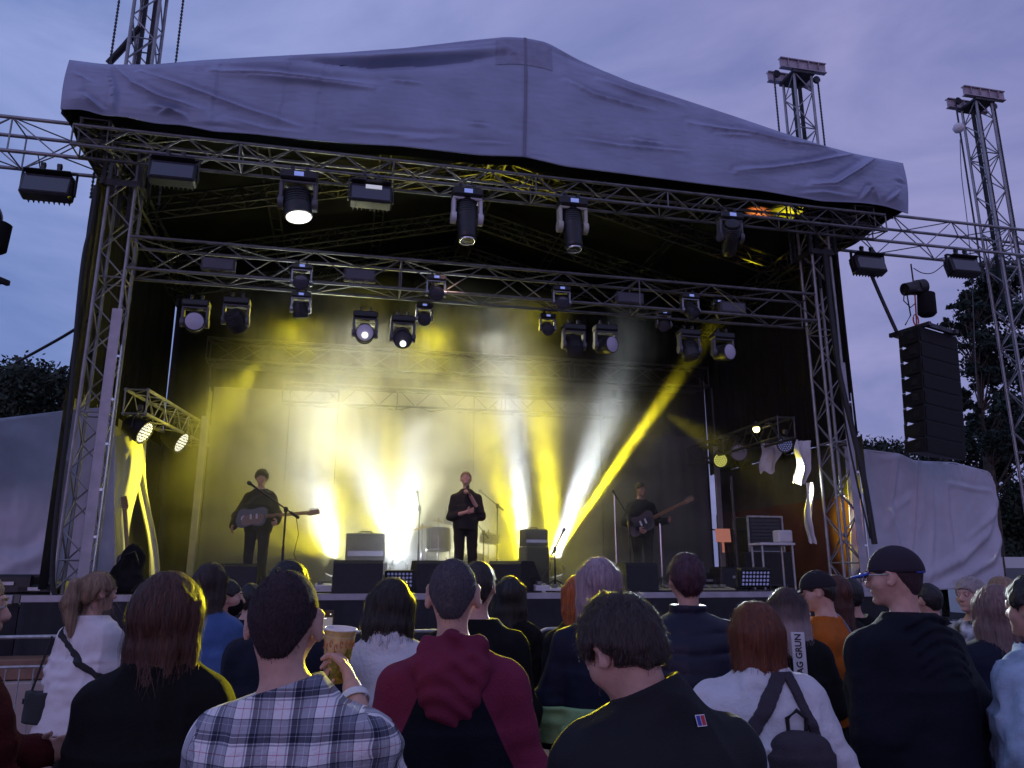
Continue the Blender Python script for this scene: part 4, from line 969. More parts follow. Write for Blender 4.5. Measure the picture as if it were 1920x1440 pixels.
    for sg in (-1, 1):
        F.ell(hp(sg*.046, .048, -.018), (.022*hs, .028*hs, .024*hs), .03, Rh)
        ME = Rh @ np.array(Matrix.Rotation(R(-sg*(26+20*(ear-1))), 3, 'Z') @ Matrix.Rotation(R(8), 3, 'X')); F.ell(hp(sg*(.080+.010*(ear-1)), -.008, -.002), (.0095*hs, .023*hs*ear, .035*hs*ear), .006, ME)
        F.ell(hp(sg*(.088+.010*(ear-1)), .004, .000), (.006*hs, .011*hs, .018*hs), .006, ME, 'sub'); F.ell(hp(sg*.031, .097, .014), (.015*hs, .014*hs, .010*hs), .014, Rh, 'sub')
        F.ell(hp(sg*.031, .083, .013), (.0115*hs, .0115*hs, .0115*hs), .004, Rh)
    F.cap(hp(0, .082, .018), hp(0, .105, -.018), .009*hs, .0125*hs, .014); F.ell(hp(0, .099, -.024), (.017*hs, .011*hs, .009*hs), .010, Rh)
    F.cap(hp(-.034, .080, .034), hp(.034, .080, .034), .011*hs, .011*hs, .018); F.ell(hp(0, .092, -.047), (.021*hs, .008*hs, .0055*hs), .006, Rh); F.ell(hp(0, .090, -.057), (.018*hs, .008*hs, .006*hs), .006, Rh); F.ell(hp(0, .080, -.086), (.022*hs, .018*hs, .016*hs), .02, Rh)
    V, Q = F.mesh(); sm = skinm or SK_P
    # root placement
    if at_root is None:
        c, sn = math.cos(R(yaw)), math.sin(R(yaw)); rx = tgt.x-(hc[0]*c-hc[1]*sn); ry = d-(hc[0]*sn+hc[1]*c); loc = (rx, ry, 0)
    else: loc = at_root
    rt = empty(name, loc, R(yaw)); tag(rt, label, cat, group)
    npmesh('body', V, Q, sm, rt)
    info = dict(root=rt, hc=hc, Rh=Rh, hp=hp, sh=sh, el=el, wr=wr, hd=hd, up=up, s=s, H=H, nb=nb, sw=sw, hipz=hipz)
    if finehead:
        for sg in (-1, 1):
            mb = MB(); mb.lathe([(.001, -.011), (.008, -.008), (.0112, 0), (.008, .008), (.001, .0112)], hp(sg*.031, .0845, .013), Rh @ A3(0, 1, 0), n=12); ey = mb.build('eye', mat('eyeball', (.6, .58, .56), .2), rt, smooth=80)
            mb = MB(); mb.lathe([(.0055, 0), (.001, .001)], hp(sg*.031, .0962, .013), Rh @ A3(0, 1, 0), n=10); mb.build('iris', mat('iris', (.05, .035, .02), .2), ey)
            mb = MB(); mb.tube([hp(sg*.016, .094, .032), hp(sg*.030, .095, .037), hp(sg*.045, .084, .033)], .0035, n=5); mb.build('eyebrow', hairm or hairmat('brown', (.06, .035, .02)), rt, smooth=60)
    # --- trousers
    bm_ = bottom or cloth('black_denim', (.012, .012, .015))
    G = Field((-.36, min(an[0][1], an[1][1])-.16, .02), (.36, max(an[0][1], an[1][1], 0)+.20, 1.14*s), max(h, .014)); 
    G.ell(A3(0, -.012, .95*s), ((.158 if not female else .168)*bw+.010, .118*bw+.010, .14*s), .05); G.ell(A3(0, 0, 1.03*s), (.14*bw+.008, .10*bw+.008, .10*s), .04)
    for i in (0, 1): G.cap(hipj[i], kn[i], .084*bw*s+.012, .055*s+.014, .04); G.cap(kn[i], an[i]+A3(0, 0, .0), .055*s+.014, .048*s+.012, .03)
    Pp = G.pts(); G.F += .008*fold(Pp, 31+hseed, (6, 6, 9)); G.F = np.maximum(G.F, Pp[..., 2]-1.07*s); V, Q = G.mesh(); npmesh('trousers', V, Q, bm_, rt)
    sm_ = shoe or mat('shoe_leather', (.03, .03, .035), .5)
    for i in (0, 1):
        G = Field(an[i]+A3(-.08, -.11, -.085*s-.005), an[i]+A3(.08, .24, .04), .011); G.cap(an[i]+A3(0, -.03, -.035), an[i]+A3(0, .15, -.055), .044, .036, .02); G.cap(an[i], an[i]+A3(0, 0, -.03), .048, .045, .02)
        G.F = np.maximum(G.F, .008-G.pts()[..., 2]); V, Q = G.mesh(); npmesh('shoe', V, Q, sm_, rt)
    # --- top
    t = dict(mat=cloth('black_jersey', (.012, .012, .014)), inf=.016, loose=.01, hem=.86, fold=.009, kind='', sleeve=.97, collar=None, mi=None, mats=None, uv=False, name='jacket', flare=.0, belly=0, armfold=.010)
    t.update(top or {}); inf = t['inf']; hz = t['hem']*s
    lo2 = np.minimum(np.min(np.array(wr+el+sh), 0)-.15, A3(-.36, -.30, hz-.04)); hi2 = np.maximum(np.max(np.array(wr+el+sh), 0)+.15, A3(.36, .30, 1.62*s+.02)); lo2[2] = min(hz-.05, lo2[2]) if t['sleeve'] else hz-.05
    nf_ = up((0, -.02, 1.463*s)); hf = .0062 if d < 3 or at_root is not None else .008; G = Field(lo2, hi2, h*.92, [[(nf_[0]-.13, nf_[0]+.13, hf)], [(nf_[1]-.13, nf_[1]+.11, hf)], [(nf_[2]-.05, nf_[2]+.09, hf)]] if t['collar'] or t['kind'] else None); torso(G, inf, .06, t['loose']); b2 = bw*(1.0 if not female else .97)
    G.ecyl(A3(0, -.012, hz), up((0, 0, 1.22*s)), (.165*b2+inf+t['flare'], .125*b2+inf+t['flare']), (.155*b2+inf+t['loose'], .108*b2+inf+t['loose']), .06)
    if t['kind'] in ('hood', 'hoodie'):
        G.ell(up((0, -.100, 1.385*s)), (.120, .062, .080), .02, Rl); G.ell(up((0, -.135, 1.325*s)), (.090, .040, .070), .02, Rl)
        for sg in (-1, 1): G.cap(up((sg*.088, -.055, 1.440*s)), up((sg*.075, .065, 1.41*s)), .036, .028, .03)
        G.cap(up((-.075, -.085, 1.460*s)), up((.075, -.085, 1.460*s)), .030, .030, .025)
    if t['collar']:
        ct, ch_, cr = t['collar'] if isinstance(t['collar'], tuple) else (t['collar'], .055, .070)
        n1 = up((0, -.020, 1.430*s)); n2 = n1+(hp(0, -.02, -.06)-n1)/np.linalg.norm(hp(0, -.02, -.06)-n1)*(ch_+.03); G.cap(n1, n2, cr+.016, cr+.010, .02)
    Pp = G.pts(); fo = fold(Pp, 3+hseed); Af = 0
    near_arm = np.minimum(*[np.linalg.norm(Pp-(el[i].astype(np.float32)), axis=-1) for i in (0, 1)]) if t['sleeve'] else None
    if t['sleeve']:
        for i in (0, 1):
            if t['sleeve'] is True or t['sleeve'] > .3: arm(G, i, inf+.004, .035, t['sleeve'], inf+.006)
            else: G.cap(sh[i]-A3(0, 0, .01), sh[i]+(el[i]-sh[i])*t['sleeve']*2.4, .052+inf, .05+inf, .04)
        w_ = np.exp(-(near_arm/.16)**2); G.F -= (t['armfold']*w_*vnoise(Pp, np.array([9, 9, 26], dtype=np.float32), 5+hseed)).astype(np.float32)
    G.F -= (t['fold']*1.7*fo+.35*t['fold']*vnoise(Pp, np.array([16, 16, 30], dtype=np.float32), 8+hseed)).astype(np.float32)
    if t['kind'] == 'puffer': G.F -= (.015*(np.abs(np.sin((Pp[..., 2]+.012*vnoise(Pp, 5, 9))*math.pi/.088))**.6)-.008).astype(np.float32)
    if t['kind'] in ('hood', 'hoodie'): G.F -= (.007*np.sin((Pp[..., 2]+(Pp[..., 0]**2)*2.6)*150)*np.exp(-((Pp[..., 1]+.14)/.07)**2)*(Pp[..., 2] > 1.26*s)*(np.abs(Pp[..., 0]) < .15)).astype(np.float32)
    # neck opening, hem
    nkp = up((0, -.02, 1.463*s)); axn = hp(0, -.028, -.055)-nkp; axn /= np.linalg.norm(axn); rel = Pp-nkp.astype(np.float32); al = rel@axn.astype(np.float32); rr_ = np.linalg.norm(rel-al[..., None]*axn.astype(np.float32), axis=-1)
    if t['collar']:
        G.F = np.maximum(G.F, -np.maximum(rr_-(cr-.010), -(al+.02))); G.F = np.maximum(G.F, np.minimum(al-ch_-.35*(Pp[..., 1]-nkp[1])*(-1)*0-.0, 9))
    elif t['kind'] in ('hood', 'hoodie'): G.F = np.maximum(G.F, -np.maximum(rr_-.062, -(al+.03))); G.F = np.maximum(G.F, al-.035)
    else: G.F = np.maximum(G.F, al+.35*np.maximum(rel[..., 1]-.02, 0)*1.0-(.004 if not female else -.008)-np.clip((rr_-.085)*3, 0, .5))
    G.F = np.maximum(G.F, hz-Pp[..., 2]+.01*np.sin(Pp[..., 0]*14+hseed))*1.0
    if not t['sleeve'] or t['sleeve'] > 0: pass
    V, Q = G.mesh(); mi = None
    if t['mi'] is not None: mi = t['mi'](V[Q].mean(1), info)
    uv = None
    if t['uv']:
        uv = np.zeros((len(V), 2)); uv[:, 0] = np.arctan2(V[:, 0], -(V[:, 1]-.06))*.20; uv[:, 1] = V[:, 2]
        uv[:, 0] = np.where(np.abs(V[:, 0]) < .18, V[:, 0], np.sign(V[:, 0])*(.18+np.abs(np.abs(V[:, 0])-.18)+np.abs(V[:, 1]+.08)*.6))
        uv0 = uv.copy(); amk = None; uvA = None
        for i in (0, 1):
            sg = -1 if i == 0 else 1
            best = np.full(len(V), 9.); tt = np.zeros(len(V)); ang = np.zeros(len(V)); acc0 = 0
            for a, b in ((sh[i], el[i]), (el[i], wr[i])):
                dd = b-a; Ln = np.linalg.norm(dd); dd = dd/Ln; q = V-a; al_ = np.clip(q@dd, 0, Ln); pr = q-al_[:, None]*dd; ds = np.linalg.norm(pr, axis=1)
                x_ = np.cross(dd, A3(0, 1, .01)); x_ /= np.linalg.norm(x_); y_ = np.cross(dd, x_); m = ds < best; best = np.where(m, ds, best); tt = np.where(m, acc0+al_, tt); ang = np.where(m, np.arctan2(q@y_, q@x_)*.065, ang); acc0 += Ln
            am_ = (best < .085) & (sg*V[:, 0] > sw-.035 if True else True); am_ |= (best < .085) & (V[:, 1] > .16); am_ &= (sg*V[:, 0] > -.05); uvA = uv0.copy() if i == 0 else uvA; uvA[am_, 0] = ang[am_]; uvA[am_, 1] = -tt[am_]+sh[i][2]; amk = am_ if i == 0 else (amk | am_)
    if uv is not None:
        fa = amk[Q].sum(1) >= 3; uv = np.where(fa[:, None, None], uvA[Q], uv0[Q])
    tm = t['mats'] or t['mat']; ob = npmesh(t['name'], V, Q, tm, rt, mi=mi, uvl=uv); info['top'] = ob
    if t.get('mask'):
        at_ = ob.data.attributes.new('mask', 'FLOAT', 'POINT'); at_.data.foreach_set('value', t['mask'](V, info).astype(np.float32))
    info['G'] = G; info['Pp'] = Pp
    # --- hair
    hm_ = hairm or hairmat('brown', (.06, .035, .02)); info['hm'] = hm_
    if hair != 'bald':
        L_ = hl if hair in ('long', 'pony') else .16; fh = .0065 if finehead or d < 3 else .0085
        lo3 = hc+A3(-.20, -.24, -.16-(L_ if hair in ('long', 'pony') else 0)); hi3 = hc+A3(.20, .20, .18)
        if windy: hi3 = hi3+np.abs(np.array(windy))*8; lo3 = lo3-np.abs(np.array(windy))*8
        G = Field(lo3, hi3, fh); Pp = G.pts(); q = (Pp-hc.astype(np.float32))@(Rh.astype(np.float32))/hs      # head space
        x, y, z = q[..., 0], q[..., 1], q[..., 2]; th = {'buzz': .004, 'short': .013, 'mop': .026, 'bob': .018, 'long': .016, 'pony': .009}[hair]*hr
        G.ell(hp(0, -.016, .022), (.0745*hs+th, .094*hs+th, .094*hs+th*1.1), .02, Rh)
        if hair in ('buzz', 'short', 'mop', 'pony'): G.ell(hp(0, -.048, -.035), (.046*hs+th*.5, .040*hs+th*.6, .050*hs), .03, Rh)
        ang = np.arctan2(x, -y+1e-5)
        if hair in ('buzz', 'short', 'mop', 'pony'):
            cut = -(z-.78*y+({'buzz': .024, 'mop': .035}.get(hair, .016))+.010*vnoise(q, np.float32(40), 7))/1.27
            G.F = np.maximum(G.F, np.where((z < .0), np.abs(x)-(.072+.62*z+(.02 if hair == 'mop' else th*.8)), -1)).astype(np.float32)
            front = np.maximum(np.maximum(y-.045, -(y-.02)), z-.055+(.02 if hair == 'mop' else 0)); G.F = np.maximum(G.F, cut.astype(np.float32))
            earcut = np.sqrt((y+.004)**2+(z+.008)**2)-.034; 
            if hair != 'mop': G.F = np.maximum(G.F, np.where(np.abs(x) > .055, -earcut, -1).astype(np.float32))
        if hair == 'bob':
            G.ecyl(hc+Rh @ A3(0, -.018, -.115)*hs, hc+Rh @ A3(0, -.012, .03)*hs, (.098*hs, .100*hs), (.092*hs, .108*hs), .03)
            face = np.maximum(np.abs(x)-.060, np.maximum(-(y-.035), z-.060)); G.F = np.maximum(G.F, -face); G.F = np.maximum(G.F, (-(z+.125+.010*np.cos(ang*2)-.02*y*5*0)+.006*vnoise(q, np.float32(60), 3)).astype(np.float32)); G.F = np.maximum(G.F, (y-.075).astype(np.float32))
        if hair == 'long':
            hw = hc.copy(); wv = np.array(windy) if windy else A3(0, 0, 0)
            for sx in np.linspace(-1, 1, 9):
                a = hp(sx*.068, -.045+.035*abs(sx), .03); p1 = hp(sx*.082, -.075+.055*abs(sx)**2, -.09); b_ = A3(hc[0]+sx*(.080+.03*rs.rand())*hs+wv[0]*3, min(p1[1], up((0, -.06, 1.4*s))[1])-.055+.055*abs(sx)+wv[1]*3, hc[2]-.12-L_*(.72+.28*math.cos(sx*1.2))*(.9+.1*rs.rand()))
                G.cap(a, p1, .040, .030, .03); G.cap(p1, b_, .030, .017, .018)
            face = np.maximum(np.abs(x)-.062, np.maximum(-(y-.030), z-.060)); G.F = np.maximum(G.F, -face)
        if hair == 'pony':
            a = hp(0, -.100, .055); b_ = hp(.0, -.150, .035); c_ = hp(0, -.158, -.07); e_ = A3(hc[0], (hc+Rh @ A3(0, -.13, 0))[1], hc[2]-L_); G.cap(a, b_, .022, .030, .015); G.cap(b_, c_, .032, .042, .02); G.cap(c_, e_, .042, .014, .02)
        kf = 26 if hair in ('long', 'pony', 'bob') else 34
        if hair in ('buzz',): n_ = .0012*vnoise(q, np.float32(120), 5)
        elif hair in ('short', 'mop'): n_ = (.004*hr if hair == 'short' else .009)*vnoise(np.stack([x*55+12*z, y*45, z*28], -1), np.float32(1), 5)+.0025*vnoise(q, np.float32(130), 6)
        else:
            a_ = np.stack([x*kf*2.6, y*kf*2.6, z*4], -1); n_ = .0055*vnoise(a_, np.float32(1), 5)+.003*vnoise(a_*2.7, np.float32(1), 6)
        G.F -= n_.astype(np.float32); V, Q = G.mesh()
        if strands:
            kw = dict(steps=12, step=.012, w=.0011, rs=rs)
            if hair in ('short', 'buzz', 'mop'):
                kw.update(steps=4, step=.0055 if hair == 'short' else (.003 if hair == 'buzz' else .011), w=.0008, lift=.004 if hair == 'short' else (.0015 if hair == 'buzz' else .008))
            elif hair == 'bob': kw.update(steps=9, step=.011)
            else: kw.update(steps=16, step=.010+L_*.020, lift=.004, wind=windy)
            n0 = len(V); V2, Q2 = hair_strands(G, V, strands, **kw); kw.update(lift=kw.get('lift', .003)+.009, w=.0006); V3, Q3 = hair_strands(G, V, strands//7, **kw); Q2 = np.concatenate([Q2, Q3+len(V2)]); V2 = np.concatenate([V2, V3]); Q2 = Q2+n0; V = np.concatenate([V, V2]); Q = np.concatenate([Q, Q2])
        npmesh('hair', V, Q, hm_, rt)
    if extras: extras(info)
    return info
def shell_strap(info, n, c, w, m, name='strap', thick=.010, zr=None, yr=None, xr=None, parent=None, gap=-.004, h=.0065):
    """flat strap wrapped over the garment, inside the slab |n.p - c| < w"""
    g = info['G']; lo = [float(a[0]) for a in g.ax]; hi = [float(a[-1]) for a in g.ax]
    for r_, a in ((xr, 0), (yr, 1), (zr, 2)):
        if r_: lo[a] = max(lo[a], r_[0]-.02); hi[a] = min(hi[a], r_[1]+.02)
    G = Field(lo, hi, h); P = G.pts(); n = np.array(n, float); n /= np.linalg.norm(n); sl = np.abs(P@n.astype(np.float32)-c)-w
    F = np.full(sl.shape, .5, dtype=np.float32); mk = sl < .03; F[mk] = g.sample(P[mk])
    F = np.maximum(np.maximum(F-thick, -(F-gap)), sl)
    for r_, a in ((xr, 0), (yr, 1), (zr, 2)):
        if r_: F = np.maximum(F, np.maximum(r_[0]-P[..., a], P[..., a]-r_[1]))
    G.F = F.astype(np.float32); V, Q = G.mesh()
    return npmesh(name, V, Q, m, parent or info['root']) if len(Q) else None
def blob(name, prims, lo, hi, h, m, parent, noise=0, nsc=9, cut=None):
    G = Field(lo, hi, h)
    for p in prims:
        if p[0] == 'cap': G.cap(*p[1:])
        elif p[0] == 'ell': G.ell(*p[1:])
        elif p[0] == 'ecyl': G.ecyl(*p[1:])
    P = G.pts()
    if noise: G.F -= (noise*fold(P, 77, (nsc, nsc, nsc))).astype(np.float32)
    if cut: G.F = np.maximum(G.F, cut(P)).astype(np.float32)
    V, Q = G.mesh(); return npmesh(name, V, Q, m, parent)
def cap_hat(info, m, brim_m, backward=False, strap=None, hs=1.0, open_back=False):
    hp, Rh = info['hp'], info['Rh']; hc = info['hc']
    G = Field(hc+A3(-.15, -.16, -.06), hc+A3(.15, .24, .17), .0065); G.ell(hp(0, -.014, .020), (.090, .112, .110), .01, Rh); P = G.pts(); q = (P-hc)@Rh
    G.F = np.maximum(G.F, -(q[..., 2]-.022-.12*q[..., 1])).astype(np.float32); G.F = np.maximum(G.F, -(G.F+.006)*0-1)
    G.F -= (.0012*np.abs(np.sin(np.arctan2(q[..., 0], q[..., 1])*3))**.3).astype(np.float32)
    V, Q = G.mesh(); c = npmesh('cap', V, Q, m, info['root'])
    G = Field(hc+A3(-.20, -.24, -.10), hc+A3(.20, .27, .12), .006); sgn = -1 if backward else 1
    P = G.pts(); q = (P-hc)@Rh; yy = q[..., 1]*sgn; zt = .030+.10*sgn*0-.9*q[..., 0]**2*2.0-(yy-.09)*.18; r_ = np.sqrt((q[..., 0]/.082)**2+((yy-.085)/.085)**2)-1
    G.F = np.maximum(np.maximum(r_*.08, np.abs(q[..., 2]-zt)-.0045), -(yy-.075)).astype(np.float32); V, Q = G.mesh(); npmesh('brim', V, Q, brim_m, c)
    if strap:
        mb = MB(); mb.tube([hp(.080*math.sin(a), -.012-.104*math.cos(a), .012) for a in np.linspace(-.6, .6, 12)], .007, n=6); mb.build('rear_strap', strap, c, smooth=60)
    return c
def glasses(info, m=None):
    hp = info['hp']; mb = MB(); M_ = info['Rh']
    for sg in (-1, 1):
        mb.tube([hp(sg*.032+.024*math.cos(a), .112, .012+.018*math.sin(a)) for a in np.linspace(0, 6.28, 16, endpoint=False)], .0022, n=5, closed=True); mb.tube([hp(sg*.056, .110, .018), hp(sg*.082, .06, .016), hp(sg*.086, -.01, .012)], .0022, n=5)
    mb.tube([hp(-.010, .113, .014), hp(0, .116, .016), hp(.010, .113, .014)], .002, n=5); mb.build('glasses', m or M_CHROME, info['root'], smooth=60)
# ------------------------------------------------------------------ gear on the stage
def onstage(px, v, z=DZ):
    u, _ = onv(px, 1085, v); return W(u, v, z)
M_GR = mat('grille_cloth', (.028, .028, .03), .85, bump=.5, bscale=160)
def wedge(P, label, yaw, w=.62, h=.40, d=.48):
    root = empty('monitor_speaker', P, yaw)
    prof = [(-d/2, 0), (d/2, 0), (d/2, h*.35), (d*.12, h), (-d/2+.04, h), (-d/2, h*.9)]      # audience side is upright back (-y)
    mb = MB(); M = Matrix.Rotation(math.pi/2, 4, 'Z'); mb.prism(prof, w, M); mb.build('cabinet', M_WEDGE, root)
    a = Vector((0, d/2, h*.35)); b = Vector((0, d*.12, h)); nn = Vector((0, (b-a).z, -(b-a).y)).normalized()
    mb = MB(); mb.add([a+nn*.006+Vector((sx*w*.46, 0, 0))+(b-a)*t for sx, t in ((-1, .05), (1, .05), (1, .95), (-1, .95))], [(0, 1, 2, 3)]); mb.build('grille', M_GR, root)
    mb = MB()
    for sx in (-1, 1): mb.box((sx*(w/2+.004), 0, h*.45), (.012, .14, .05), bev=.004)
    mb.build('handle', M_STEEL, root)
    mb = MB()
    for sx in (-1, 1):
        for yy in (-d/2+.03, d/2-.03): mb.box((sx*(w/2-.02), yy, .018), (.05, .05, .03))
    mb.build('foot', M_ROPE, root)
    return tag(root, label, 'stage monitor', 'floor monitors along the stage edge')
wedge(onstage(670, 10.75), 'black floor monitor in front of the white-lit amplifier', YAW, .64, .42)
wedge(onstage(814, 10.75), 'black floor monitor directly left of the hooded man\'s head', YAW+.15, .60, .42)
wedge(onstage(966, 10.9), 'black slant-sided floor monitor in front of the bass amplifier', YAW-.75, .52, .42, .6)
wedge(onstage(1190, 10.8), 'dark floor monitor in front of the bass player', YAW+.1, .50, .40)
wedge(onstage(452, 11.3), 'grey-looking floor monitor in front of the guitarist', YAW-.1, .50, .38)
flood(onstage(752, 10.8), 'floor flood lamp with a grid of bluish diodes between two monitors', .88, dots=True, stand=True, tilt=.10)
flood(onstage(1412, 10.8), 'floor flood lamp with a bluish diode grid at the right end of the stage', 1.0, dots=True, stand=True, tilt=.25)

def box_amp(P, label, yaw, w, h, d, head=None, m=None):
    root = empty('amplifier', P, yaw); m = m or mat('amp_vinyl', (.06, .06, .065), .6, noise=.2, nscale=30)
    mb = MB(); mb.box((0, 0, h/2), (w, d, h), bev=.02); mb.build('cabinet', m, root)
    mb = MB(); mb.box((0, -d/2-.004, h/2), (w*.9, .012, h*.88), bev=.004); mb.build('grille', M_GR if m.name == 'amp_vinyl' else mat('pale_grille', (.28, .28, .28), .9, bump=.4, bscale=150), root)
    if head:
        hw, hh = head; mb = MB(); mb.box((0, 0, h+hh/2+.005), (hw, d*.8, hh), bev=.015); mb.build('amp_head', m, root)
        mb = MB(); mb.tube([(-hw*.18, 0, h+hh), (-hw*.14, 0, h+hh+.035), (hw*.14, 0, h+hh+.035), (hw*.18, 0, h+hh)], .012, n=6); mb.build('handle', M_STEEL, root)
        mb = MB(); mb.box((0, -d*.4-.006, h+hh*.3), (hw*.9, .01, hh*.18)); mb.build('control_strip', M_CHROME, root)
    return tag(root, label, 'amplifier', 'amplifiers on stage')
M_AMPL = mat('haze_paled_vinyl', (.30, .30, .31), .6, noise=.1, nscale=20)  # vinyl paled for the lit haze in front of the amplifier
box_amp(onstage(682, 13.75), 'wide pale amplifier stack in the white glow left of the drums', YAW, .76, .44, .40, (.66, .48), M_AMPL)
box_amp(onstage(1001, 13.0), 'tall narrow dark bass amplifier right of the drums', YAW+.1, .42, .70, .40, (.42, .28))
# drums
def drum(P, label, r, h, axis, m, name='drum', legs=0):
    root = empty(name, P, YAW)
    ax = Vector(axis).normalized()
    c = Vector((0, 0, 0))
    mb = MB(); mb.lathe([(r, -h/2), (r, h/2)], c, ax, n=28); mb.build('shell', m, root, smooth=40)
    for q in (1, -1): mb = MB(); mb.lathe([(r*.97, q*(h/2+.004)), (.001, q*(h/2+.006))], c, ax, n=28, caps=False); mb.build('drumhead', mat('drum_skin', (.7, .7, .68), .5), root)
    mb = MB(); M = rot_to(ax)
    for hz in (-h/2, h/2): mb.tube([c+ax*hz+M @ Vector((r*1.03*math.cos(a), r*1.03*math.sin(a), 0)) for a in np.linspace(0, 2*math.pi, 28, endpoint=False)], .010, n=6, closed=True)
    for k in range(8):
        a = 2*math.pi*k/8; p = c+M @ Vector((r*1.04*math.cos(a), r*1.04*math.sin(a), 0)); mb.cyl(p-ax*h/2, p+ax*h/2, .005, n=5)
    mb.build('hoop', M_CHROME, root, smooth=60)
    if legs:
        for k in range(3):
            mb = MB(); a = 2*math.pi*k/3+.4; p = Vector((r*1.05*math.cos(a), r*1.05*math.sin(a), 0)); mb.cyl(p+Vector((0, 0, .05)), p*1.15+Vector((0, 0, -legs)), .008, n=6); mb.build('leg', M_CHROME, root)
    return tag(root, label, 'drum', 'drum kit pieces')
M_SHELL = mat('grey_shell', (.16, .16, .18), .3, coat=.5)
M_SHW = mat('white_shell', (.6, .6, .58), .3, coat=.5)
DV = 13.5
def at(px, py, v): return hang(px, py, v)
drum(at(822, 1012, DV-.2), 'grey floor tom left of the singer', .20, .36, (0, .1, 1), M_SHELL, legs=.42)
bd = onstage(888, DV+.3, DZ+.30); drum(bd, 'large bass drum behind the singer', .28, .42, (-.15, 1, 0), M_SHW, 'bass_drum')
drum(at(850, 968, DV+.1), 'small tom mounted over the bass drum, yellow in the light', .15, .22, (.1, -.4, 1), M_SHW)
drum(at(918, 1010, DV), 'snare drum right of the singer', .17, .15, (.05, -.15, 1), M_SHW)
drum(onstage(928, DV+.2, DZ+.24), 'white floor tom right of the singer', .21, .36, (.3, -.6, .7), M_SHW)
def cym(P, label, h, tilt=(.1, -.15, 1), r=.21, boom=None):
    root = empty('cymbal_stand', P, YAW)
    mb = MB(); mb.cyl((0, 0, .22), (0, 0, h), .010, n=8); mb.cyl((0, 0, .2), (0, 0, h*.6), .014, n=8)
    for k in range(3):
        a = 2*math.pi*k/3+.5; mb.cyl((0, 0, .36), (.30*math.cos(a), .30*math.sin(a), .01), .009, n=6); mb.cyl((0, 0, .12), (.16*math.cos(a), .16*math.sin(a), .16), .006, n=6)
    mb.build('stand', M_CHROME, root, smooth=50)
    mb = MB(); mb.lathe([(r, 0), (r*.9, .006), (r*.3, .016), (r*.2, .03), (.001, .038)], (0, 0, h), tilt, n=30, caps=False); mb.lathe([(r, -.002), (r*.3, .012), (.001, .03)], (0, 0, h), tilt, n=30, caps=False); mb.build('cymbal', M_BRASS, root, smooth=60)
    mb = MB(); mb.cyl((0, 0, h), (0, 0, h+.07), .012, n=8); mb.build('wing_nut', M_STEEL, root)
    return tag(root, label, 'cymbal', 'cymbals on stands')
cym(onstage(789, DV-.3), 'cymbal tilted down, left of the grey tom', 1.00, (-.25, -.1, 1), .18)
cym(onstage(820, DV+.1), 'cymbal above the grey tom, nearest the singer', 1.13, (.25, -.1, 1), .18)
cym(onstage(915, DV), 'low small cymbal pair right of the singer', .93, (.05, 0, 1), .14)
def micstand(P, label, yaw, h, bl, bt, mic=True, cable_=False, r=1.0, group='microphone stands'):
    """boom points along +x local for bl metres forward, bt radians up"""
    root = empty('microphone_stand', P, yaw)
    mb = MB(); mb.cyl((0, 0, .05), (0, 0, h), .012*r, n=8); mb.cyl((0, 0, .05), (0, 0, h*.55), .016*r, n=8)
    for k in range(3):
        a = 2*math.pi*k/3+.9; mb.cyl((0, 0, .16), (.32*math.cos(a), .32*math.sin(a), .012), .010*r, n=6)
    mb.lathe([(.02, 0), (.03, .02), (.03, .06), (.02, .08)], (0, 0, h-.05), n=10); mb.build('tripod', M_BLK, root, smooth=50)
    d = Vector((math.cos(bt), 0, math.sin(bt))); a = Vector((0, 0, h))-d*(bl*.35); b = Vector((0, 0, h))+d*bl
    mb = MB(); mb.cyl(a, b, .009*r, n=8); mb.cyl(a-d*.05, a+d*.1, .018*r, n=8); mb.build('boom', M_BLK, root, smooth=50)
    if mic:
        mb = MB(); mb.lathe([(.012, 0), (.017, .12), (.026, .13), (.030, .155), (.022, .18), (.001, .19)], b-d*.02, d, n=12); mb.build('microphone', M_STEEL, root, smooth=50)
    if cable_:
        mb = MB(); mb.tube([a, a+Vector((-.05, .02, -.25)), Vector((-.15, .03, h*.45)), Vector((-.32, .06, h*.15)), Vector((-.42, .05, .02))], .005, n=5); mb.build('cable', M_ROPE, root, smooth=60)
    return tag(root, label, 'microphone stand', group)
micstand(onstage(527, 11.45), 'boom microphone stand slanting down from the guitarist\'s mouth', YAW+math.pi, 1.14, .50, R(34), cable_=True, r=1.15)
micstand(onstage(783, DV-.1), 'tall thin microphone stand beside the left cymbal', YAW+2.6, 1.35, .15, R(80), mic=True)
micstand(onstage(932, DV-.1), 'boom microphone stand over the right side of the drums', YAW+math.pi, 1.42, .26, R(38))
micstand(onstage(906, DV-.2), 'short boom microphone stand close beside the singer', YAW+math.pi, .95, .25, R(50))
micstand(onstage(1041, 11.6), 'short microphone stand in front of the bright floor lamp', YAW+.5, .62, .22, R(55), cable_=True)
micstand(onstage(1183, 12.4), 'boom microphone stand in front of the bass player', YAW+math.pi, 1.18, .36, R(58))
# white vertical tube lamp on the right of the bass player and one left
for (px, v, z0, z1, lb) in ((1242, 12.6, DZ+.05, DZ+1.15, 'slim pale metal stand catching white light, right of the bass player'), (1157, 12.9, DZ+.02, DZ+1.6, 'slim grey metal stand catching yellow light, left of the bass player')):
    r0 = empty('light_stand', onstage(px, v), YAW); mb = MB(); mb.cyl((0, 0, 0), (0, 0, z1-DZ), .020, n=10); mb.build('pole', M_CHROME, r0, smooth=50)
    mb = MB()
    for k in range(3): a = 2.1*k; mb.cyl((0, 0, .2), (.25*math.cos(a), .25*math.sin(a), .01), .012, n=6)
    mb.build('tripod', M_STEEL, r0); tag(r0, lb, 'stand', 'slim stands beside the bass player')
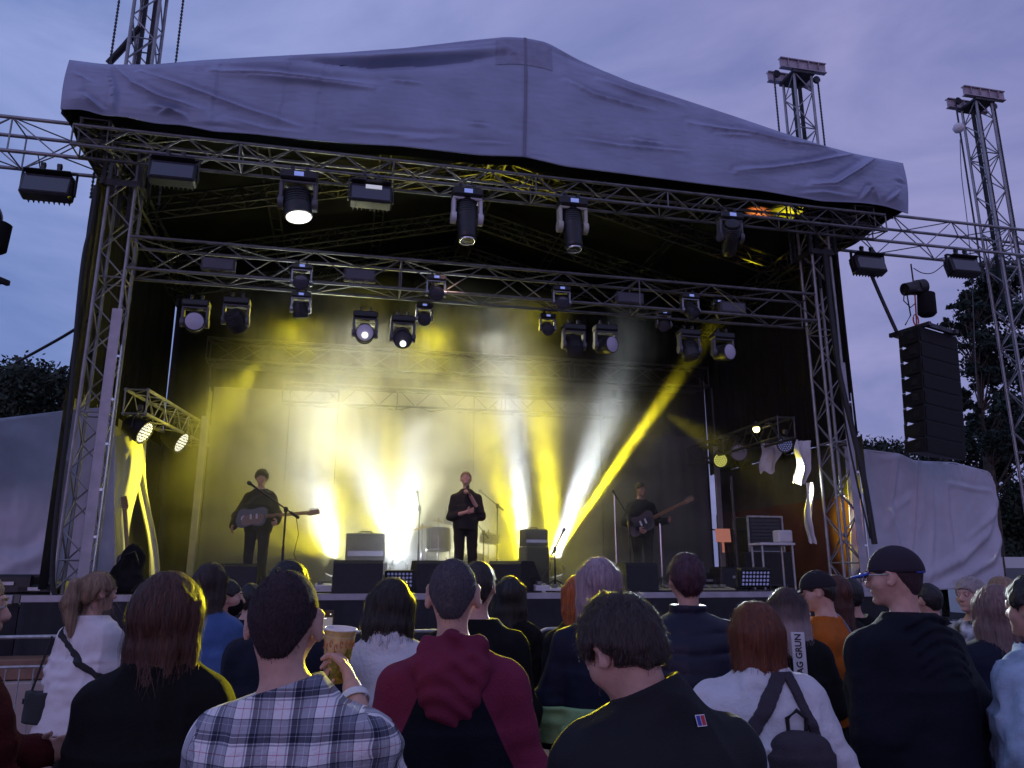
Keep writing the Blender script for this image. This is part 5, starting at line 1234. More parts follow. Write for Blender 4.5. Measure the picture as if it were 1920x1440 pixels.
# floor moving lamps (the beams' sources)
def floor_lamp(P, label, d, s=.85, lit=True):
    r0 = moving_head(P, label, d=(-d[0]*0+d[0], -d[1], -d[2]), s=s, lens='lit' if lit else 'dark', wide=True, name='floor_lamp', up=True, group='floor lamps behind the band', disp=False)
    return r0
# clutter at the front edge: pedals, blocks, set lists
for k, (px, w_, h_, lb, m) in enumerate(((1040, .42, .05, 'pale pedal board by the floor lamp', M_WHITE), (1014, .20, .09, 'small pale effects box beside the slant-sided monitor', M_WHITE), (1240, .55, .04, 'yellow-lit pedal board in front of the bass player', mat('pedal_board', (.4, .38, .2), .6)),
        (1335, .62, .04, 'long flat pedal board right of the capped man in the puffer jacket', mat('pedal_board2', (.35, .33, .2), .6)), (607, .22, .10, 'angled pale effects unit left of the black monitor', M_WHITE))):
    r0 = empty('pedal_board', onstage(px, 10.75 if px != 607 else 11.2), YAW); mb = MB(); mb.box((0, 0, h_/2+.01), (w_, .22, h_), Matrix.Rotation(.12, 3, 'X'), bev=.008); mb.build('board', m, r0)
    mb = MB()
    for j in range(max(1, int(w_/.13))): mb.box((-w_/2+.07+j*.13, 0, h_+.035), (.075, .12, .04), bev=.006)
    mb.build('pedal', mat('pedal_paint', (.25, .25, .22), .3, .5), r0)
    mb = MB(); mb.tube([(w_/2-.02, 0, .04), (w_/2+.1, .03, .06), (w_/2+.18, -.02, .015), (w_/2+.34, .04, .012)], .008, n=5); mb.build('lead', M_ROPE, r0, smooth=60)
    tag(r0, lb, 'pedal board', 'effects on the stage floor')
# right wing equipment
rk = empty('equipment_rack', onstage(1428, 12.6, DZ+.62), YAW); mb = MB(); mb.box((0, 0, .30), (.66, .5, .60), bev=.01); mb.build('case', M_BLK, rk)
mb = MB()
for x in (-.33, .33):
    for y in (-.25, .25): mb.box((x, y, .3), (.03, .03, .62))
for z in (0, .6):
    for y in (-.25, .25): mb.box((0, y, z), (.68, .03, .03))
mb.build('edge_trim', M_GALV, rk)
mb = MB()
for k in range(9): mb.box((0, -.255, .05+k*.06), (.56, .012, .046), bev=.003)
mb.build('unit', mat('rack_unit', (.05, .055, .07), .4), rk)
tag(rk, 'black equipment rack standing on a case in the right wing', 'equipment rack')
cs_ = empty('flight_case', onstage(1428, 12.6, DZ), YAW); mb = MB(); mb.box((0, 0, .33), (.9, .6, .56), bev=.01); mb.build('body', M_BLK, cs_)
mb = MB()
for x in (-.45, .45):
    for y in (-.3, .3): mb.box((x, y, .33), (.03, .03, .57))
for z in (.06, .6):
    for y in (-.3, .3): mb.box((0, y, z), (.93, .02, .03))
    for x in (-.45, .45): mb.box((x, 0, z), (.02, .6, .03))
mb.build('edge_trim', M_STEEL, cs_)
mb = MB()
for x in (-.38, .38):
    for y in (-.22, .22): mb.lathe([(.05, -.015), (.05, .015)], (x, y, .05), (1, 0, 0), n=12)
mb.build('caster', M_ROPE, cs_); tag(cs_, 'black flight case on casters under the equipment rack', 'flight case', 'flight cases')
for (px, v, w_, h_, lb) in ((1370, 11.9, .55, .36, 'low black flight case at the foot of the right backdrop pole'), (1318, 12.2, .45, .26, 'small black case near the right backdrop pole'), (28, 11.0, .55, .24, 'black case on the left side platform'), (78, 11.0, .42, .12, 'flat black bag on the left side platform')):
    r0 = empty('flight_case', onstage(px, v), YAW); mb = MB(); mb.box((0, 0, h_/2), (w_, .4, h_), bev=.03); mb.build('body', M_BLK, r0)
    mb = MB(); mb.box((0, -.205, h_*.55), (.14, .02, .04)); mb.build('latch', M_GALV, r0); tag(r0, lb, 'flight case', 'flight cases')
tb = empty('keyboard_table', onstage(1452, 11.7), YAW); mb = MB(); mb.box((0, 0, .72), (.62, .4, .04), bev=.005); mb.build('table_top', M_WHITE, tb)
for x in (-.27, .27):
    for y in (-.16, .16): mb = MB(); mb.cyl((x, y, 0), (x, y, .70), .018, n=8); mb.build('leg', M_GALV, tb)
pass; tag(tb, 'small white-topped equipment table lit brightly in the right wing', 'table')
o = MB(); o.box((0, 0, .10), (.26, .2, .20), bev=.02); o.box((0, -.105, .1), (.2, .01, .14)); o = o.build('mixer_box', M_WHITE, None, loc=onstage(1474, 11.65, DZ+.745), rot=(0, 0, YAW)); tag(o, 'white box standing on the bright equipment table', 'box')
o = MB(); o.box((0, 0, .15), (.26, .02, .22), Matrix.Rotation(-.1, 3, 'X')); o.box((0, .02, .02), (.03, .03, .30)); o = o.build('salmon_sheet', mat('glowing_salmon_paper', (.75, .28, .16), .7, emit=(.75, .28, .16), estr=.25), None, loc=onstage(1361, 12.0, DZ+.72), rot=(0, 0, YAW)); tag(o, 'salmon-lit sheet fixed to a bar in the right wing', 'sheet')  # paper given a glow of its own to look lit
sb = empty('speaker_stand', onstage(1384, 12.3), YAW); mb = MB(); mb.cyl((0, 0, 0), (0, 0, 1.9), .03, n=8); mb.cyl((0, 0, .3), (-.3, 0, 1.0), .012, n=6); mb.build('pole', M_STEEL, sb)
mb = MB(); mb.cyl((-.45, 0, .98), (.2, 0, .98), .014, n=6); mb.build('cross_bar', M_STEEL, sb); tag(sb, 'dark stand with a cross bar holding the salmon sheet', 'stand')
# yellow & white lit cloths at the right tower
def rag(P, w_, h_, m, label, seed, tilt=0.0, amp=.05, yaw=YAW, taper=.5, name='hanging_cloth'):
    x = np.linspace(-.5, .5, 26)[None]; t = np.linspace(0, 1, 36)[:, None]
    wd = w_*(taper+(1-taper)*t); X = x*wd+tilt*(1-t)+.03*np.sin(t*7+seed); Zz = -h_*(1-t)+.03*np.sin(x*9+seed)*(1-t); q = np.stack([x*4+0*t, t*3+0*x, 0*x*t+seed], -1)
    Y = amp*np.sin(x*8+seed+t*3)+amp*vnoise(q, 1.3, seed)
    o = gridmesh(name, np.stack([X, Y, Zz], -1), m); o.location = P; o.rotation_euler = (0, 0, yaw); return tag(o, label, 'cloth', 'cloths hanging in the wings')
M_CLW = mat('white_cloth', (.72, .72, .72), .8)
rag(at(1448, 832, 12.3), .42, .52, M_CLW, 'square cloth lit bright yellow hanging beside a round lamp in the right wing', 3, -.14, .02, taper=.75)
rag(at(1506, 826, 11.2), .30, .72, M_CLW, 'crumpled white sheet glowing beside the right tower', 5, -.10, .07, taper=.55)
rag(at(1518, 905, 11.15), .16, .95, M_CLW, 'twisted yellow-lit cloth hanging beside the right tower', 8, -.10, .06, taper=.8)
# left wing: gathered curtains
rag(at(240, 818, 11.9), .46, 1.85, M_CLW, 'gathered curtain lit yellow behind the left tower', 21, .05, .05, taper=.55)
rag(at(262, 832, 12.4), .12, 2.0, M_CLW, 'pale curtain edge sweeping down from the left wing truss', 25, .42, .03, taper=1.4)
rag(at(203, 835, 12.0), .22, .55, M_CLW, 'white-lit cloth seen through the left tower', 28, .0, .05, taper=.8)
# guitar resting + black bag left wing
def guitar(root, m, scale=1.0, pg=None):
    """body at origin in local xz plane facing -y, neck along +x"""
    pts = []
    for i in range(48):
        a = 2*math.pi*i/48; r = .165+.035*math.cos(2*a)-.022*math.cos(4*a+.5)
        pts.append((r*1.22*math.cos(a)*scale-.02, r*.98*math.sin(a)*scale+.015*math.cos(a)))
    mb = MB(); mb.prism(pts, .045*scale); b = mb.build('guitar_body', m, root, smooth=30)
    mb = MB(); mb.prism([(x*.72+.01, z*.55-.035) for x, z in pts[::2]], .004, Matrix.Translation((0, -.026*scale, 0))); mb.build('pickguard', pg or mat('pickguard', (.25, .16, .12), .3), b)
    mb = MB()
    for x in (-.03, .055): mb.box((x*scale, -.030*scale, .01), (.028*scale, .012, .075*scale), bev=.003)
    mb.build('pickup', M_WHITE, b)
    mb = MB(); mb.box((.48*scale, -.012, 0), (.62*scale, .024, .050*scale), bev=.006); mb.build('neck', mat('maple', (.30, .17, .08), .4), root)
    mb = MB(); mb.prism([(.78*scale, -.03), (.82*scale, -.045), (.96*scale, -.03), (.95*scale, .04), (.78*scale, .03)], .018); mb.build('headstock', mat('maple', (.3, .17, .08), .4), root)
    mb = MB()
    for k in range(6): mb.cyl(((.82+.022*k)*scale, 0, .036), ((.82+.022*k)*scale, 0, .062), .006, n=6)
    for k in range(6): mb.cyl((-.08*scale, -.034, -.016+.0064*k), (.80*scale, -.028, -.012+.005*k), .0008, n=3)
    mb.build('strings', M_CHROME, root)
gst = empty('resting_guitar', onstage(240, 11.1, DZ+.30), YAW); guitar(gst, mat('dark_guitar', (.02, .02, .02), .2, coat=.8), 1.0); gst.rotation_euler = (0, math.radians(-100), YAW)
tag(gst, 'dark electric guitar standing upright in the left wing', 'guitar')
bgr = empty('gig_bag', onstage(240, 10.95), YAW)
blob('bag_body', [('ell', A3(0, 0, .22), (.20, .13, .22), .03), ('ell', A3(.04, 0, .46), (.13, .11, .16), .06), ('cap', A3(-.16, .0, .12), A3(.20, -.02, .10), .11, .09, .05)], A3(-.4, -.3, -.02), A3(.4, .3, .75), .018, M_BCLOTH, bgr, .03, 7)
mb = MB(); mb.tube([(-.08, -.14, .30), (-.02, -.19, .48), (.08, -.15, .52), (.14, -.12, .36)], .012, n=6); mb.build('strap', M_ROPE, bgr, smooth=60)
tag(bgr, 'slumped black gig bag at the foot of the resting guitar', 'bag')

rs_c = random.Random(5)
for k, (a_, b_) in enumerate(((560, 760), (700, 900), (860, 1080), (1020, 1260), (1180, 1400), (430, 600))):
    pts = []
    for t in np.linspace(0, 1, 9):
        p = onstage(a_+(b_-a_)*t, 10.45+.25*rs_c.random()+.1*math.sin(t*9+k), DZ+.012); pts.append(p)
    cable(pts, .009, ('thin black cable lying along the stage edge, {}').format(('left of centre', 'before the pale amplifier', 'below the singer', 'right of the singer', 'at the right end', 'near the guitarist')[k]), name='floor_cable', group='cables on the stage edge')
# ------------------------------------------------------------------ the audience and the band
HB = hairmat('dark_brown', (.022, .014, .012)); HBK = hairmat('black', (.012, .010, .012)); HBL = hairmat('blonde', (.40, .27, .17), (.20, .12, .08)); HGY = hairmat('grey_blonde', (.42, .36, .34), (.25, .20, .2))
HRD = hairmat('copper', (.20, .055, .02), (.10, .025, .012)); HAU = hairmat('auburn', (.075, .022, .014)); HCR = hairmat('cropped_grey', (.10, .085, .10)); HCB = hairmat('cropped_brown', (.045, .028, .032)); HLL = hairmat('pale_lilac_blonde', (.50, .38, .42), (.26, .18, .22))
C_BLK = cloth('black_wool', (.006, .006, .007), .9); C_NAVY = cloth('navy', (.011, .013, .030), .75, noise=.1); C_WHT = cloth('white_twill', (.70, .66, .68), .7, noise=.05)
C_WHJ = cloth('white_fleece', (.66, .64, .68), .9, noise=.06, bump=.5, bscale=60); C_MAR = cloth('maroon_jersey', (.17, .022, .055), .9); C_DNV = cloth('dark_navy_jersey', (.014, .015, .028), .92)
C_DEN = cloth('pale_denim', (.30, .40, .52), .85, noise=.35, nscale=9); C_CHR = cloth('charcoal_softshell', (.013, .013, .016), .7, noise=.08, bump=.3, bscale=220); C_ORG = cloth('orange_knit', (.42, .11, .015), .9, noise=.1)
C_PUF = cloth('navy_puffer', (.016, .017, .036), .42, noise=.1, bump=.15); C_BLU = cloth('blue_denim', (.06, .12, .30), .85, noise=.2); C_GRN = cloth('pale_green', (.30, .50, .22), .8, noise=.1); C_DRD = cloth('dark_red_knit', (.07, .010, .010), .95, bump=.6, bscale=90)
M_STRAP = mat('black_webbing', (.012, .012, .014), .7, bump=.4, bscale=200); M_BAG = mat('purple_black_canvas', (.035, .026, .038), .75, noise=.15, bump=.4, bscale=160)

# 1 plaid shirt man with the cup
def ex_plaid(I):
    wr, hd, rt = I['wr'][1], I['hd'][1], I['root']
    mb = MB(); x = np.cross(hd, A3(0, 0, 1)); x /= np.linalg.norm(x); y = np.cross(hd, x)
    P = []; c0 = wr-hd*.035
    ring = [c0+(x*math.cos(a)*.037+y*math.sin(a)*.031) for a in np.linspace(0, 2*math.pi, 26, endpoint=False)]; vs = []
    for p in ring: 
        n_ = (p-c0)/np.linalg.norm(p-c0); vs += [p-hd*.011, p+hd*.011, p+n_*.003+hd*.011, p+n_*.003-hd*.011]
    fs = [(i*4+k, i*4+(k+1) % 4, ((i+1) % 26)*4+(k+1) % 4, ((i+1) % 26)*4+k) for i in range(26) for k in range(4)]; mb.add(vs, fs); mb.build('wristband', M_WHITE, rt)
    hp = I['up']
I1 = person('man in a navy and white plaid shirt holding up a beer cup', 541, 1058, 1.93, yaw=2, hx=-.034, hs=1.03, sw=.195, bw=.98, hair='buzz', hairm=HCB, hr=1.0, ear=1.12, skinm=SK_P,
    top=dict(mat=plaid_mat(), inf=.020, loose=.030, hem=.80, fold=.014, collar=(1, .030, .068), uv=True, name='shirt', armfold=.026, sleeve=.52), arms=('front', ((.06, .10, -.17), (-.090, .39, .075))), head=(4, 0, 1), h=.0105, finehand=(1,), finehead=True, hand=('relax', 'grip'), strands=2500, hseed=4, extras=ex_plaid, bottom=cloth('blue_jeans', (.03, .045, .09)))
# beer cup in his hand
wv = I1['root'].matrix_basis @ Vector(I1['wr'][1]+I1['hd'][1]*.095)
cupm = mat('cup_plastic', (.60, .42, .24), .2, noise=.35, nscale=12, color2=(.34, .24, .03), spec=.6); cw = mat('cup_white', (.80, .78, .80), .4)
cu_ = empty('beer_cup', wv+Vector((-.035, .030, -.050)), R(10), rot=(R(4), R(5), 0)); r0, r1, hh = .033, .047, .150
mb = MB(); mb.lathe([(r0*.9, 0), (r0, .003), (r1, hh)], n=36, caps=False); mb.lathe([(r0*.9, .002), (.001, .002)], n=36, caps=False); mb.build('cup_wall', cupm, cu_, smooth=50)
mb = MB(); mb.tube([(r1*math.cos(a), r1*math.sin(a), hh) for a in np.linspace(0, 2*math.pi, 36, endpoint=False)], .0028, n=6, closed=True); mb.lathe([(r1-.001, hh), (r1*.96, hh-.02)], n=36, caps=False); mb.build('rim', cw, cu_, smooth=60)
mb = MB(); mb.lathe([(r1*.965, hh-.018), (r1*.5, hh-.016), (.001, hh-.015)], n=36, caps=False); mb.build('foam', cw, cu_, smooth=60)
inkm = mat('cup_ink', (.45, .12, .03), .5); rs = random.Random(3); mb = MB()
for k in range(9):          # little printed sprigs and numerals round the upper wall
    a = -2.6+k*.35; z = .100+.018*rs.random(); rr = r0+(r1-r0)*z/hh+.0012; pts = [(rr*math.cos(a+.10*math.cos(q)*rs.uniform(.6, 1)), rr*math.sin(a+.10*math.cos(q)), z+.010*math.sin(q*rs.uniform(.9, 1.1))) for q in np.linspace(0, 5.5, 12)]; mb.tube(pts, .0011, n=4)
mb.build('print', inkm, cu_); mb = MB()
for k in range(26):
    a = -1.9+rs.random()*1.9; z = .015+.085*rs.random(); rr = r0+(r1-r0)*z/hh+.001; u_ = Vector((-math.sin(a), math.cos(a), 0)); c = Vector((rr*math.cos(a), rr*math.sin(a), z)); s_ = .004+.005*rs.random(); mb.add([c+u_*s_*math.cos(q)+Vector((0, 0, s_*1.2*math.sin(q))) for q in np.linspace(0, 6.28, 7, endpoint=False)], [tuple(range(7))])
mb.build('leaf_print', mat('cup_leaf_ink', (.16, .16, .01), .5), cu_)
tag(cu_, 'printed plastic beer cup with a white rim held up by the plaid shirt man', 'beer cup')

# 2 hooded sweatshirt man
def raglan_mat():
    m = mat('raglan_jersey', (.014, .015, .028), .92, bump=.35, bscale=140, spec=.22); nt = m.node_tree; b = nt.nodes['Principled BSDF']; at_ = nt.nodes.new('ShaderNodeAttribute'); at_.attribute_name = 'mask'
    g = nt.nodes.new('ShaderNodeMath'); g.operation = 'GREATER_THAN'; g.inputs[1].default_value = 0; nt.links.new(at_.outputs['Fac'], g.inputs[0])
    mx = nt.nodes.new('ShaderNodeMix'); mx.data_type = 'RGBA'; nt.links.new(g.outputs[0], mx.inputs[0]); mx.inputs[6].default_value = (.006, .007, .015, 1); mx.inputs[7].default_value = (.17, .022, .058, 1); nt.links.new(mx.outputs[2], b.inputs['Base Color']); return m
def raglan(V, I): return np.abs(V[:, 0])-(.055+(1.43*I['s']-V[:, 2])*.46)
def ex_hood(I):
    up, s = I['up'], I['s']; G = Field(up((-.20, -.26, 1.20*s)), up((.20, .12, 1.56*s)), .0065)
    G.ell(up((0, -.095, 1.405*s)), (.128, .066, .075), .02); G.ell(up((0, -.120, 1.335*s)), (.098, .046, .075), .04); G.ell(up((0, -.125, 1.275*s)), (.045, .030, .06), .05)
    for sg in (-1, 1):
        G.cap(up((sg*.078, -.065, 1.475*s)), up((sg*.085, .045, 1.430*s)), .036, .026, .02); G.cap(up((0, -.090, 1.490*s)), up((sg*.078, -.060, 1.475*s)), .032, .034, .02)
    P = G.pts(); x, y, z = P[..., 0], P[..., 1], P[..., 2]; zz = z-1.44*s+x*x*4.2+.018*vnoise(P, np.float32(9), 5)
    G.F -= (.0050*np.sin(zz*95+x*14+2*np.sin(x*22))*np.exp(-((x)/.13)**2)+.006*vnoise(P, np.array([14, 14, 34], dtype=np.float32), 6)).astype(np.float32)
    nk = up((0, -.02, 1.463*s)); rr = np.hypot(x-nk[0], y-nk[1]); G.F = np.maximum(G.F, -(rr-.060)).astype(np.float32); V, Q = G.mesh(); npmesh('hood', V, Q, C_MAR, I['top'])
person('man in a maroon hooded sweatshirt with a navy back, cropped hair and large ears', 851, 1040, 2.68, yaw=-1, hx=-.008, sw=.208, bw=1.04, hair='buzz', hairm=HCR, hr=1.2, top=dict(mat=raglan_mat(), mask=raglan, inf=.018, loose=.02, hem=.86, fold=.007, name='sweatshirt', armfold=.016),
    head=(3, 0, 0), h=.0105, finehead=True, strands=4000, hseed=6, ear=1.22, arms=(((.075, -.01, -.29), (.03, .12, -.50)), ((.075, -.01, -.29), (.03, .12, -.50))), extras=ex_hood)
# 3 long brown haired woman in black coat
person('woman with long auburn hair and a black coat, yellow light edging her hair', 322, 1080, 2.62, yaw=8, sw=.19, female=True, hair='long', hairm=hairmat('long_auburn', (.10, .035, .022), (.045, .016, .012)), hl=.26, hr=2.0, top=dict(mat=C_BLK, inf=.03, loose=.03, hem=.55, fold=.010, flare=.03, name='coat', collar=(1, .03, .075)), head=(6, -6, 0), h=.012, strands=2600, hseed=8, arms=('front', 'front'))
# 4 dark softshell man with bent head in front
def ex_label(I):
    up = I['up']; s = I['s']; rt = I['root']; c = np.array([.062, -.098, 1.497*s]); hs_ = None
    P = Field.sample; G = I['G']; c = A3(.060, -.30, 1.452*s)
    # slide the patch onto the collar surface
    for k in range(400):
        if G.sample(c[None])[0] < .0015: break
        c[1] += .001
    n_ = G.grad(c[None], .01)[0]; x = np.cross(A3(0, 0, 1), n_); x /= np.linalg.norm(x); y = np.cross(n_, x)
    def quad(mb, x0, x1, y0, y1, o): mb.add([c+x*a+y*b+n_*o for a, b in ((x0, y0), (x1, y0), (x1, y1), (x0, y1))], [(0, 1, 2, 3)])
    mb = MB(); quad(mb, -.0135, .0135, -.0125, .0125, .002); p = mb.build('label_patch', mat('label_white', (.75, .75, .8), .6), rt)
    mb = MB(); quad(mb, -.0115, -.001, -.0105, .0105, .0028); mb.build('blue_half', mat('label_blue', (.03, .05, .35), .6), p); mb = MB(); quad(mb, .001, .0115, -.0105, .0105, .0028); mb.build('red_half', mat('label_red', (.5, .03, .05), .6), p)
I4 = person('man in a charcoal softshell jacket with tousled dark hair, head bent down over something', 1163, 1128, 1.98, yaw=14, H=1.65, hx=-.03, sw=.215, bw=1.06, hair='short', hairm=hairmat('tousled', (.030, .018, .018), (.055, .035, .03)), hr=1.7, top=dict(mat=C_CHR, inf=.026, loose=.03, hem=.78, fold=.007, collar=(1, .060, .076), name='softshell_jacket', armfold=.014),
    head=(34, 22, -4), nf=.015, lean=3, h=.0105, finehead=True, strands=5200, hseed=9, arms=('phone', 'phone'), extras=ex_label)
# 5 copper bob woman with backpack
def ex_pack(I):
    s = I['s']; rt = I['root']; y0 = -.20
    bp = blob('backpack', [('ecyl', A3(.06, y0, .98*s), A3(.05, y0+.01, 1.20*s), (.125, .075), (.115, .065), .03), ('ell', A3(.05, y0+.01, 1.23*s), (.105, .06, .055), .04), ('ell', A3(.07, y0-.055, 1.04*s), (.10, .045, .085), .02)], A3(-.18, -.38, .85*s), A3(.28, -.04, 1.38*s), .009, M_BAG, rt, .006, 12)
    shell_strap(I, (.95, 0, .30), .95*.10+.30*1.36*s, .022, M_BAG, 'shoulder_strap', .012, zr=(1.14*s, 1.5*s), xr=(.02, .2)); shell_strap(I, (-.80, 0, .60), .80*.06+.60*1.36*s, .024, M_BAG, 'shoulder_strap', .012, zr=(1.14*s, 1.5*s), xr=(-.25, .12)) 
    mb = MB(); mb.tube([A3(.02, y0+.03, 1.24*s), A3(.015, y0+.02, 1.335*s), A3(.05, y0+.015, 1.365*s), A3(.085, y0+.02, 1.335*s), A3(.085, y0+.03, 1.27*s)], .008, n=7); mb.build('carry_loop', M_STRAP, rt, smooth=60)
    mb = MB(); mb.box((.10, y0-.103, 1.015*s), (.042, .004, .016), Matrix.Rotation(R(-12), 3, 'Y'), bev=.003); mb.build('tag', mat('blue_tag', (.03, .08, .12), .5), bp)
    mb = MB(); mb.tube([A3(-.03+.02*k, y0-.098+.012*abs(k-5)*.35, 1.105*s) for k in range(0, 11)], .003, n=5); mb.build('zip', M_STRAP, bp)
person('woman with a copper-red bob in a white fleece jacket wearing a dark backpack', 1411, 1128, 3.10, yaw=6, sw=.195, female=True, bw=1.05, hair='bob', hairm=HRD, hr=1.1, hs=1.0, top=dict(mat=C_WHJ, inf=.030, loose=.035, hem=.70, fold=.017, collar=(1, .045, .070), name='fleece_jacket', armfold=.018), head=(2, 4, 0), h=.011, strands=2200, hseed=12, arms=('front', 'pocket'), extras=ex_pack)
# 6 tall man in cap
def ex_cap(I): cap_hat(I, cloth('dark_plum_cap', (.030, .022, .034), .8), mat('blue_brim', (.02, .06, .38), .6), strap=mat('blue_strap', (.03, .05, .30), .6)); glasses(I, mat('shiny_frame', (.7, .6, .5), .15, 1.0))
person('tall man in glasses, a blue-brimmed dark cap and a dark navy coat', 1668, 1019, 3.35, yaw=28, sw=.265, bw=1.28, hair='buzz', hairm=HCB, top=dict(mat=cloth('ink_navy_coat', (.005, .006, .014), .85), inf=.030, loose=.035, hem=.55, kind='hood', fold=.008, flare=.04, name='hooded_coat'), head=(6, 22, 0), h=.0125, finehead=True, hseed=14, arms=('hang', 'pocket'), extras=ex_cap, hs=1.04)
# 7 puffer jacket man
person('man in a quilted navy puffer jacket with burgundy-dark hair rimmed by light', 1283, 1036, 3.95, yaw=-4, sw=.24, bw=1.18, hair='short', hairm=hairmat('burgundy', (.055, .016, .028)), hr=1.3, top=dict(mat=C_PUF, inf=.030, loose=.03, hem=.80, kind='puffer', fold=.004, collar=(1, .060, .074), name='puffer_jacket'), head=(0, 8, 0), h=.012, strands=1800, hseed=15, arms=('front', 'front'))
# 8 lilac blonde woman with green jacket at the waist
def ex_green(I):
    s = I['s']; shell_strap(I, (0, 0, 1), .99*s, .085*s, C_GRN, 'tied_jacket', .035, gap=.004)
    blob('tied_sleeve', [('cap', A3(-.15, -.12, .96*s), A3(-.19, -.14, .66*s), .05, .032, .03), ('cap', A3(-.05, -.17, .93*s), A3(.02, -.16, .52*s), .07, .045, .04), ('cap', A3(.08, -.15, .93*s), A3(.10, -.12, .50*s), .06, .04, .04)], A3(-.32, -.30, .40*s), A3(.26, .05, 1.08*s), .010, C_GRN, I['root'], .010, 8)
person('woman with pale lilac-blonde hair and a light green jacket tied at her waist', 1121, 1044, 4.0, yaw=-6, sw=.20, female=True, hair='long', hairm=HLL, hl=.24, hr=1.1, top=dict(mat=C_NAVY, inf=.018, loose=.02, hem=.86, fold=.008, name='sweater', armfold=.016), head=(0, 4, 0), h=.0115, strands=2200, hseed=17, arms=(((.10, -.02, -.27), (.06, .05, -.52)), 'front'), extras=ex_green)
# 9 white quilted jacket brunette, head down
person('woman with yellow-rimmed dark hair over a white quilted jacket, head bowed', 733, 1084, 3.75, yaw=4, sw=.19, female=True, hair='long', hairm=HB, hl=.17, hr=1.5, top=dict(mat=C_WHJ, inf=.034, loose=.04, hem=.66, fold=.012, collar=(1, .055, .074), name='quilted_jacket', armfold=.018), head=(18, 8, 6), h=.012, strands=2200, hseed=18, arms=('front', 'front'))
# 10 blonde ponytail woman in pale blazer
def ex_bag(I):
    s = I['s']; shell_strap(I, (.62, 0, .78), 1.035*s, .016, M_STRAP, 'bag_strap', .010, zr=(.98*s, 1.6))
    b = blob('crossbody_bag', [('ecyl', A3(-.13, -.19, .86*s), A3(-.13, -.18, 1.04*s), (.115, .045), (.12, .05), .03)], A3(-.32, -.32, .76*s), A3(.08, -.06, 1.12*s), .009, M_STRAP, I['root'], .003, 10)
    mb = MB(); mb.cyl(A3(-.235, -.17, 1.03*s), A3(-.215, -.10, 1.36*s), .008, n=6); mb.box((-.19, -.243, .99*s), (.012, .004, .03)); mb.build('bag_fitting', M_STRAP, b)
person('blonde woman with a ponytail in a long pale blazer with a black crossbody bag', 190, 1069, 5.0, yaw=-26, sw=.18, female=True, bw=.98, hair='pony', hairm=HBL, hl=.30, hr=1.2, top=dict(mat=C_WHT, inf=.026, loose=.03, hem=.80, fold=.018, flare=.06, collar=(1, .025, .070), name='blazer', armfold=.020), head=(6, -14, 0), h=.0115, strands=2200, finehead=True, hseed=20, arms=('hang', 'front'), extras=ex_bag)
# 11 black jacket man between hoodie man and the slant monitor
person('dark-haired man in a black jacket, mostly hidden behind the maroon hooded man\'s ear', 897, 1050, 3.9, yaw=-8, sw=.205, bw=1.05, hair='short', hairm=HB, top=dict(mat=C_BLK, inf=.028, loose=.03, hem=.74, collar=(1, .03, .072), name='jacket'), h=.013, strands=800, hseed=22)
person('slim girl with long black hair in black, standing at the barrier', 955, 1079, 5.3, yaw=0, sw=.175, female=True, hair='long', hairm=HBK, hl=.26, top=dict(mat=C_BLK, inf=.018, loose=.015, hem=.84, name='top'), h=.014, strands=700, hseed=23, arms=('hang', 'front'))
person('person with copper curly hair half hidden beside the lilac-blonde woman', 1082, 1077, 5.0, yaw=20, sw=.18, female=True, hair='long', hairm=hairmat('orange_curl', (.35, .08, .01)), hl=.16, top=dict(mat=C_BLK, inf=.02, name='jacket'), h=.015, strands=500, hseed=24)
# 12-16 left cluster behind the plaid man
person('woman with long brown hair in a blue denim jacket, just behind the yellow-rimmed hair', 400, 1054, 5.0, yaw=-12, sw=.185, female=True, hair='long', hairm=hairmat('brown_long', (.035, .020, .018)), hl=.14, top=dict(mat=C_BLU, inf=.024, loose=.02, hem=.84, name='denim_jacket'), h=.0135, strands=1200, hseed=26, arms=('front', 'front'))
def ex_mask(I):
    hp = I['hp']; G = Field(I['hc']+A3(-.11, -.06, -.15), I['hc']+A3(.11, .15, .05), .007); G.ell(hp(0, .035, -.045), (.064, .074, .070), .01, I['Rh']); P = G.pts(); q = (P-I['hc'])@I['Rh']; G.F = np.maximum(G.F, np.maximum(q[..., 2]+.004, -(q[..., 1]-.01))).astype(np.float32); V, Q = G.mesh(); npmesh('face_mask', V, Q, C_BLK, I['root'])
person('person in a black face mask turned to the side, dark hooded top', 430, 1084, 5.4, yaw=-75, sw=.18, hair='short', hairm=HBK, top=dict(mat=cloth('dark_green', (.012, .02, .015)), inf=.025, kind='hood', name='hooded_top'), h=.014, finehead=True, hseed=27, extras=ex_mask)
def ex_phone(I):
    c = I['wr'][1]+I['hd'][1]*.10; rt = None
    w = I['root'].matrix_basis @ Vector(c); p = empty('phone', w+Vector((0, .012, .045)), R(3), rot=(R(-8), 0, R(3)))
    mb = MB(); mb.box((0, 0, 0), (.078, .009, .158), bev=.006); mb.build('phone_body', M_BLK, p); mb = MB(); mb.box((0, -.0052, 0), (.070, .001, .146)); mb.build('screen', mat('phone_screen', (.03, .03, .04), .15, emit=(.30, .28, .33), estr=.55), p)
    mb = MB(); mb.box((0, -.0062, .058), (.070, .001, .030)); mb.build('dark_toolbar', mat('phone_dark', (.01, .01, .012), .3), p)
    mb = MB()
    for x in (-.02, .024): mb.box((x, -.0070, .058), (.005, .0008, .006))
    mb.box((-.012, -.0070, .038), (.036, .0008, .004)); mb.build('icons', mat('phone_icon', (.8, .8, .8), .4, emit=(1, 1, 1), estr=1.0), p)
    tag(p, 'dark phone held up beside the plaid shirt man\'s head', 'phone')
